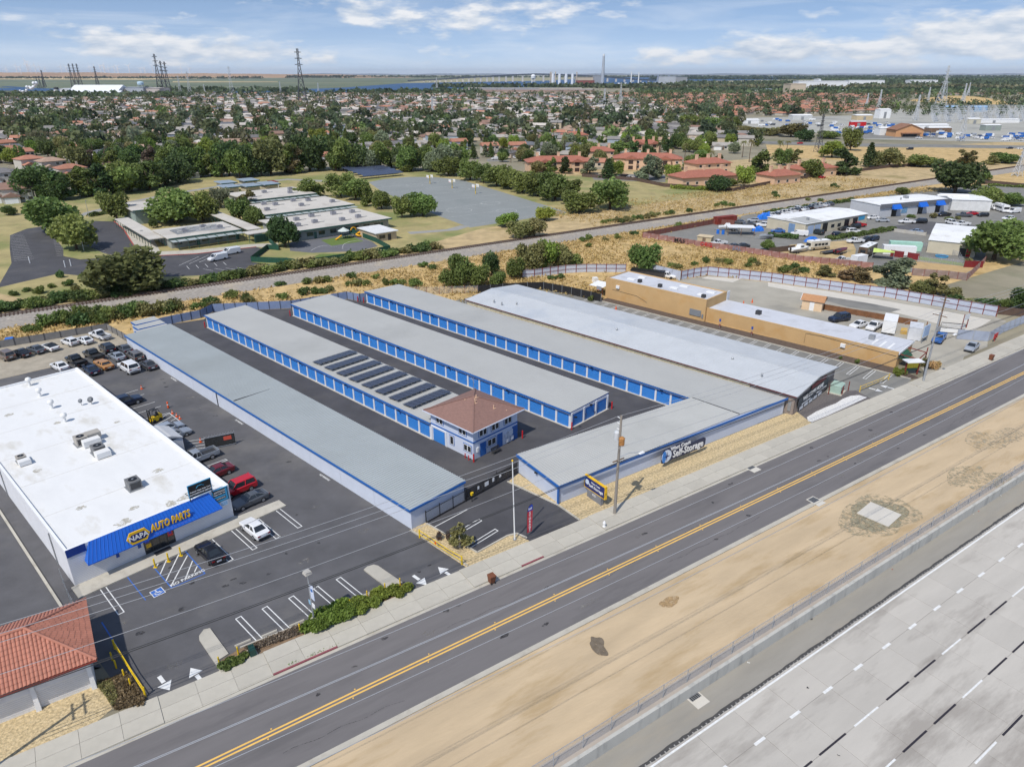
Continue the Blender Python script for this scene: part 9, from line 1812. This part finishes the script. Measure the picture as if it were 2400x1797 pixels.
def tree_mass(name,items,leaf,label,seed,per=70):
 rg=np.random.default_rng(seed);P=[];S=[];Tn=[]
 for(x,y)in items:
  d_=math.hypot(x,y);n=int(per*(1.0 if d_<1100 else.55));h=rg.uniform(4.5,8)if rg.random()<.62 else rg.uniform(8,14);w=h*rg.uniform(.38,.6)
  if rg.random()<.12:w*=.3;h*=1.35
  d=rg.normal(size=(n,3));d/=np.linalg.norm(d,axis=1)[:,None];r=1-.3*rg.random(n);r*=1+.2*np.sin(d[:,0]*5+x)*np.sin(d[:,2]*5+y)
  P.append(np.stack([x+d[:,0]*r*w,y+d[:,1]*r*w,h*.56+d[:,2]*r*h*.44],1));S.append(rg.uniform(.5,1.0,n)*w*.3);Tn.append(np.clip(rg.random()*.7+.3*rg.random(n),0,1))
 return tag(obj(name,leaves(name,np.concatenate(P),np.concatenate(S),np.concatenate(Tn),rg),FAR[leaf]),label,'trees',kind='stuff')
rest=TL_[NT_:5200];rr.shuffle(rest);q_=len(rest)
for i,(lf,a0,a1)in enumerate((('mid',0,.34),('dark',.34,.6),('olive',.6,.76),('deep',.76,.9),('bright',.9,.95),('grey',.95,1))):tree_mass('distant_trees',rest[int(q_*a0):int(q_*a1)],lf,'%s part of the tree cover over the distant suburb'%{'mid':'green','dark':'dark green','olive':'olive','deep':'deep green','bright':'bright green','grey':'grey-green'}[lf],90+i)
# ------------------------------------------------------------------ far industry, bridge, wind farm
def fbox(label,k,x0,x1,yb,yt,Y,depth,m,name='far_building',cat='building',rm=None,roofh=0):
 a,b_=ray(k,x0,yb,Y),ray(k,x1,yb,Y);h=ray(k,(x0+x1)/2,yt,Y).z;T=thing(name,label,cat,((a.x+b_.x)/2,Y,0));L=b_.x-a.x
 obj('wall',MB().box(-L/2,0,0,L/2,depth,h),m,T)
 obj('roof',MB().add([(-L/2-1,-1,h),(L/2+1,-1,h),(L/2+1,depth+1,h),(-L/2-1,depth+1,h),(-L/2-1,depth/2,h+roofh+1),(L/2+1,depth/2,h+roofh+1)],[(0,1,5,4),(2,3,4,5),(1,2,5),(3,0,4),(3,2,1,0)]),rm or m,T);return T
FW,FG,FT=mat('far_white',srgb(236,238,240,.88),.7,.04,.05),mat('far_grey',srgb(180,186,194,.88),.7,.08,.03),mat('far_tan',srgb(206,190,168,.88),.8,.08,.03)
fbox('long white gypsum-like shed roof at the far left','T1',450,765,345,318,1916,70,FW,roofh=14,rm=FW);fbox('lower white shed before the long white one','T1',480,770,348,330,1860,40,FW,roofh=5);fbox('tall grey-white mill block right of the long white shed','T1',812,935,345,292,1950,60,FG);fbox('weathered patchy mill wing','T1',935,1040,345,296,1960,60,mat('far_patchy',srgb(206,196,190,.88),.8,.4,.02));fbox('pale mill part left of the tall block','T1',775,815,345,305,1945,40,FT);fbox('white industrial cluster left of the long shed','T1',395,455,345,300,1920,40,FW)
fbox('long low white warehouse at the far left','T1',140,390,400,370,1500,60,FW);fbox('low white strip building left of centre','T1',640,950,385,364,1560,40,FG);fbox('long pale strip on the river bank','T1',1140,1500,354,345,1830,30,FW)
T=thing('water_tower','pale blue water tank on the mill roof','water tower',ray('T1',915,290,1960));hz_=ray('T1',915,252,1960).z-T.location.z;obj('tank',MB().lathe([(2,hz_*.35),(7.5,hz_*.45),(8,hz_*.8),(6,hz_*.95),(.3,hz_)],n=16),mat('tank_pale_blue',srgb(190,216,232,.9),.6),T)
for i in range(4):obj('leg',MB().cyl(5*(-1)**i,5*(-1)**(i//2),0,hz_*.5,.7,6),FG,T)
T=thing('chimney_stack','dark-topped red and white stack at the far left works','chimney',(ray('T1',375,345,1900).x,1900,0));hs2=ray('T1',375,290,1900).z;obj('shaft',MB().cyl(0,0,0,hs2*.72,7,14,6),WHITE,T);obj('red_band',MB().cyl(0,0,hs2*.3,hs2*.5,7.2,14,7.0),RED,T);obj('dark_top',MB().cyl(0,0,hs2*.72,hs2,6,14,5),DARK,T)
rgs=np.random.default_rng(8);c1=ray('T1',175,325,1980);P=[]
steam=MB()
for i in range(16):f=i/15;x,z,r_=c1.x-20+50*f,4+22*f+4*math.sin(i),2+3*f*(1-.3*f);steam.lathe([(r_*math.sin(math.pi*(k+.01)/6.02),z-r_*math.cos(math.pi*k/6))for k in range(7)],x,1980+6*math.sin(i*2.1),10)
tag(obj('steam_plume',steam,mat('steam_white',(.85,.85,.87),.9,.05,.1),smooth=True),'white steam plume drifting over the far-left works','steam',kind='stuff')
# power plant
YP=3500
def stack(label,x,yb,yt,hw,m,capm=None,k='T2',Y=YP,taper=.6,name='chimney_stack',cat='chimney'):
 a=ray(k,x,yb,Y);h=ray(k,x,yt,Y).z;r_=hw*TL/FPX*Y;T=thing(name,label,cat,(a.x,Y,0));obj('shaft',MB().cyl(0,0,0,h*.94,r_,16,r_*taper),m,T);obj('cap',MB().cyl(0,0,h*.94,h,r_*taper*1.03,16,r_*taper*.96),capm or m,T)
stack('tall tapering concrete chimney of the power plant',1692,275,75,11,FG,FW)
for i,x in enumerate((1371,1413,1456,1497)):stack(['first','second','third','fourth'][i]+' white cylindrical boiler stack from the left at the power plant',x,272,203,9,FW,None,'T2',YP,.85,'boiler_stack')
for i,x in enumerate((1353,1362,1387,1524)):stack(['first','second','third','fourth'][i]+' thin tan chimney from the left at the power plant',x,270,190,3,FT,None,'T2',YP+60,.9)
for i,x in enumerate((1876,1924)):stack(['left','right'][i]+' slender white exhaust stack right of the tall chimney',x,275,190,4.5,FW,None,'T2',YP,.6)
fbox('brick-red turbine hall of the power plant','T2',1525,1640,275,247,YP,40,mat('far_brick',srgb(150,84,74,.85),.8),'power_plant_hall');fbox('pale boiler houses behind the turbine hall','T2',1520,1640,272,226,YP+120,60,FT,'power_plant_hall');fbox('grey boiler block beside the tall chimney','T2',1635,1690,272,215,YP+90,60,mat('far_mid_grey',srgb(160,164,170,.85),.8),'power_plant_hall');fbox('pale cooling hall with pillars at the right of the plant','T2',2055,2165,262,220,4300,60,FG,'power_plant_hall');fbox('grey hall right of the cooling hall','T2',2150,2240,262,224,4350,60,mat('far_mid_grey',(0,0,0)),'power_plant_hall')
fbox('long tan factory behind the suburb centre','T2',610,1640,335,305,2350,60,mat('far_mauve',srgb(176,150,140,.85),.8,.1,.02),'far_factory',rm=mat('far_roof_pale',srgb(206,198,192,.88),.8));fbox('second long roof behind the tan factory','T2',820,1560,310,296,2750,60,FT,'far_factory',rm=MATS['far_roof_pale'])
T=thing('water_tower','white water tower before the river left of the power plant','water tower',(ray('T2',1243,290,3000).x,3000,0));h_=ray('T2',1243,207,3000).z;obj('tank',MB().lathe([(3,h_*.62),(9,h_*.72),(9.5,h_*.9),(4,h_)],n=14),FW,T)
for i in range(4):obj('leg',MB().tube([(8*(-1)**i,8*(-1)**(i//2),0),(5.5*(-1)**i,5.5*(-1)**(i//2),h_*.7)],1.0,6),FW,T)
for i,(x,yb)in enumerate(((1960,268),(1990,270),(2030,266),(1760,274),(1800,272),(1840,270))):stack('pale storage tank of the riverside works, group right of the plant',x,yb,yb-10,9,FW,None,'T2',3900,1.0,'storage_tank','tank');
for i in range(26):
 x=2000+rr.uniform(-30,1500);k,xx=('T2',x)if x<2212 else('T3',x-2212);Y=rr.uniform(2300,4200);yb_=proj(0,Y,0)[1];yb_=(yb_-100)/TL
 if k=='T3' and xx>1700:continue
 fbox('pale low warehouse in the far right industrial district',k,xx,xx+rr.uniform(40,140),yb_,yb_-rr.uniform(5,10)*2600/Y,Y,50,rr.choice([FW,FW,FT,FG]),'far_warehouse','warehouse')
for o in[o for o in COL.objects if o.name.startswith('far_warehouse')]:o['group']='far industrial warehouses'
for o in[o for o in COL.objects if o.name.startswith('storage_tank')]:o['group']='riverside tanks'
for o in[o for o in COL.objects if o.name.startswith('boiler_stack')]:o['group']='boiler stacks'
for(x0,x1,y_,yt_,Yb,m_,lab)in((750,1070,262,250,3000,FW,'long white shed left in the far right district'),(1080,1310,252,245,3900,FW,'long white roof at the centre of the far right district'),(1480,1655,250,243,4000,FW,'long white roof at the right of the far district'),(880,895,255,236,3600,FW,'tall white silo of the far right district'),(700,800,285,268,2200,FT,'tan store in the far right district')):fbox(lab,'T3',x0,x1,y_,yt_,Yb,60,m_,'far_warehouse','warehouse')
# bridge
YB=5200;bd=[(430,246),(480,243),(600,238),(700,232),(800,226),(900,220),(1000,214),(1100,209),(1180,205),(1260,203),(1340,204),(1440,208),(1540,212),(1640,217),(1740,223),(1840,231),(1940,238),(2040,243)]
BR_=thing('river_bridge','long high bridge on slender piers across the river','bridge',(0,YB,0));BM=mat('bridge_steel',srgb(74,84,96,.85),.7,.05,.02);PM=mat('bridge_pier',srgb(206,200,192,.88),.8,.05,.02)
dp=[ray('T2',x,y,YB)for x,y in bd]
obj('deck',(lambda b_:[b_.beam((a.x,0,a.z-2.2),(c.x,0,c.z-2.2),20,8.5)for a,c in zip(dp,dp[1:])]and b_)(MB()),BM,BR_)
for x in(535,575,607,640,677,713,750,788,826,864,904,944,983,1023,1067,1111,1175,1240,1310,1380,1450,1520,1590,1660,1725,1780,1835,1890,1940,1990):
 yy=np.interp(x,[p[0]for p in bd],[p[1]for p in bd]);p=ray('T2',x,yy,YB);obj('pier',MB().box(p.x-6,-8,0,p.x+6,8,max(2,p.z-6)),PM,BR_)
# wind turbines
TUR=mat('turbine_white',(.82,.83,.85),.5,.03,.1);tw_m=MB().cyl(0,0,0,80,4.5,8,3).mesh('tower');tw_m.materials.append(TUR);nc_m=MB().box(-2.5,-4,78,2.5,6,83).mesh('nacelle');nc_m.materials.append(TUR);hb_m=MB().lathe([(2.4,-1),(1.2,2),(.1,3)],n=8).mesh('hub');hb_m.materials.append(TUR);bl_m=MB().frus(-3,-.8,3,.8,1,-1.2,-.3,1.2,.3,44).mesh('blade');bl_m.materials.append(TUR)
rt=random.Random(4);wx=[(40,172,1),(100,150,1.0),(128,160,1),(165,125,1.5),(178,142,1.2),(192,150,1),(222,148,1.1),(252,155,1),(292,166,1),(392,158,1.0),(428,160,1),(578,155,1),(608,160,1),(648,152,1.1),(668,150,1.2),(676,160,1),(702,165,1),(738,160,1),(758,155,1),(762,168,.9),(832,152,1.3),(910,170,1),(934,168,1),(1172,165,1),(1226,170,.9),(985,150,.9)]
for i,(x,y,s_)in enumerate(wx):
 Y=13300+rt.uniform(-600,500);top=ray('T1',x,y,Y);sc_=1.25*s_;zb=top.z-80*sc_
 T=thing('wind_turbine','white wind turbine on the brown hills, %s'%['leftmost group','middle group','right-hand group'][0 if x<350 else 1 if x<850 else 2],'wind turbine',(top.x,Y,max(20,zb)),0,'wind farm');T.scale=(sc_,)*3
 to=obj('tower',tw_m,None,T);
 if zb>20:to.location.z=-(zb-20)/sc_*.3
 obj('nacelle',nc_m,None,T);h_=obj('hub',hb_m,None,T,(0,-4,80.5));h_.rotation_euler=(math.pi/2,0,0)
 ph_=rt.uniform(0,2.1)
 for k in range(3):b_=obj('blade',bl_m,None,T,(0,-6,80.5));b_.rotation_euler=(0,ph_+k*2.0944,0)
# distant woods along the horizon
def woods(name,label,k,xs,Y,h,n,seed,leaf):
 rg=np.random.default_rng(seed);P=[];S=[]
 for i in range(n):
  x=rg.uniform(*xs);p=ray(k,x,200,Y*rg.uniform(.93,1.07));hh=h*rg.uniform(.5,1.2);m=7
  P.append(np.stack([p.x+rg.normal(size=m)*hh*.7,np.full(m,p.y)+rg.normal(size=m)*hh*.5,np.abs(rg.random(m))*hh],1));S.append(np.full(m,hh*.45))
 P=np.concatenate(P);return tag(obj(name,leaves(name,P,np.concatenate(S),rg.random(len(P)),rg),FAR[leaf]),label,'woods',kind='stuff')
woods('distant_woods','dark line of distant trees on the horizon right of the hills','T1',(1860,2300),11500,26,200,1,'deep');woods('distant_woods','distant tree line on the horizon behind the bridge','T2',(0,2300),12500,24,700,2,'deep');woods('distant_woods','distant tree line on the horizon at the right','T3',(0,2400),12000,26,900,3,'deep');woods('distant_woods','dark trees at the foot of the brown hills','T1',(-100,1700),9400,20,420,4,'deep')
woods('distant_woods','dark woods on the right flats below the horizon','T3',(900,2400),5600,17,900,5,'dark');woods('distant_woods','scattered dark trees on the right flats','T3',(0,2400),4200,14,600,6,'dark');woods('distant_woods','river bank trees before the power plant','T2',(600,2212),3100,13,420,7,'dark');woods('distant_woods','river bank trees left of the bridge','T2',(-100,900),2150,10,200,8,'dark');woods('distant_woods','marsh trees behind the white mill','T1',(900,2000),2300,12,120,9,'dark');woods('distant_woods','trees along the far-left works','T1',(-50,1200),1780,10,260,10,'dark')
for i_,(Y_,h_,n_)in enumerate(((2150,9,420),(2500,10,520),(2900,11,520),(3400,12,520))):woods('distant_woods','band of mixed trees across the right suburbs, '+['nearest','second','third','farthest'][i_]+' band','T3',(-300,2400),Y_,h_,n_,40+i_,['mid','dark','olive','dark'][i_])
woods('distant_woods','thin far tree line in the right haze','T3',(-200,2400),7800,18,900,11,'deep')
# air between the camera and the horizon
hz=MB().box(-60000,-3000,-6,60000,52000,300)
HZM=bpy.data.materials.new('thin_haze');HZM.use_nodes=True;nt=HZM.node_tree
for n in list(nt.nodes):
 if n.type!='OUTPUT_MATERIAL':nt.nodes.remove(n)
pv=nt.nodes.new('ShaderNodeVolumePrincipled');pv.inputs['Color'].default_value=(.80,.88,1.0,1);pv.inputs['Density'].default_value=2.0e-5;pv.inputs['Anisotropy'].default_value=0.1
nt.links.new(pv.outputs[0],nt.nodes['Material Output'].inputs['Volume'])
HAZE=True
if HAZE:tag(obj('haze',hz,HZM),'thin pale blue summer haze over the flats','haze',kind='stuff')
OILM=mat('oil_spot',srgb(62,60,60,KX),.6,.2,3,speck=-.01);PALM=mat('pale_scuff',srgb(150,146,140,KX),.9,.2,2,speck=-.07);ro=random.Random(12)
for i in range(70):
 q=uv(ro.uniform(-14,7),ro.uniform(-30,-3))if i<26 else(uv(ro.uniform(-85,-20),ro.uniform(-7,-1.5))if i<38 else st(ro.uniform(-42,75),ro.choice([-2.6,-1.6,1.7,2.9,4.6])))
 if i<26 and to_st(q)[1]<10.6:continue
 blob('oil_stain' if i%3 else 'scuffed_patch',q,ro.uniform(.15,.5)if i%3 else ro.uniform(.5,1.3),ro.uniform(.12,.3)if i%3 else ro.uniform(.3,.6),.0155+i*.00004,OILM if i%3 else PALM,TH,i,16,.25)
for i in range(9):
 s0,t0=ro.uniform(-30,90),ro.uniform(-3.4,4.4);pts=[st(s0+k*.8,t0+.12*math.sin(k*1.3+i)+.05*k*(i%3-1),.0145)for k in range(14+i)]
 b=MB();d_=ET*.022
 for a,c in zip(pts,pts[1:]):b.quad(a-d_,c-d_,c+d_,a+d_)
 tag(obj('road_crack',b,MATS['oil_spot']),kind='structure')
# number look-alikes of one group from the left so that each label points to one thing
same={}
for o in COL.objects:
 if o.parent is None and o.get('group')and o.get('label'):same.setdefault((o['group'],o['label']),[]).append(o)
for(gr,lb),l in same.items():
 if 1<len(l)<=80 and len(lb.split())<=12:
  l.sort(key=lambda o:proj(*o.location)[0])
  for i,o in enumerate(l):
   n=i+1;o['label']=lb+', %d%s from the left'%(n,'th' if 10<n%100<14 else{1:'st',2:'nd',3:'rd'}.get(n%10,'th'))
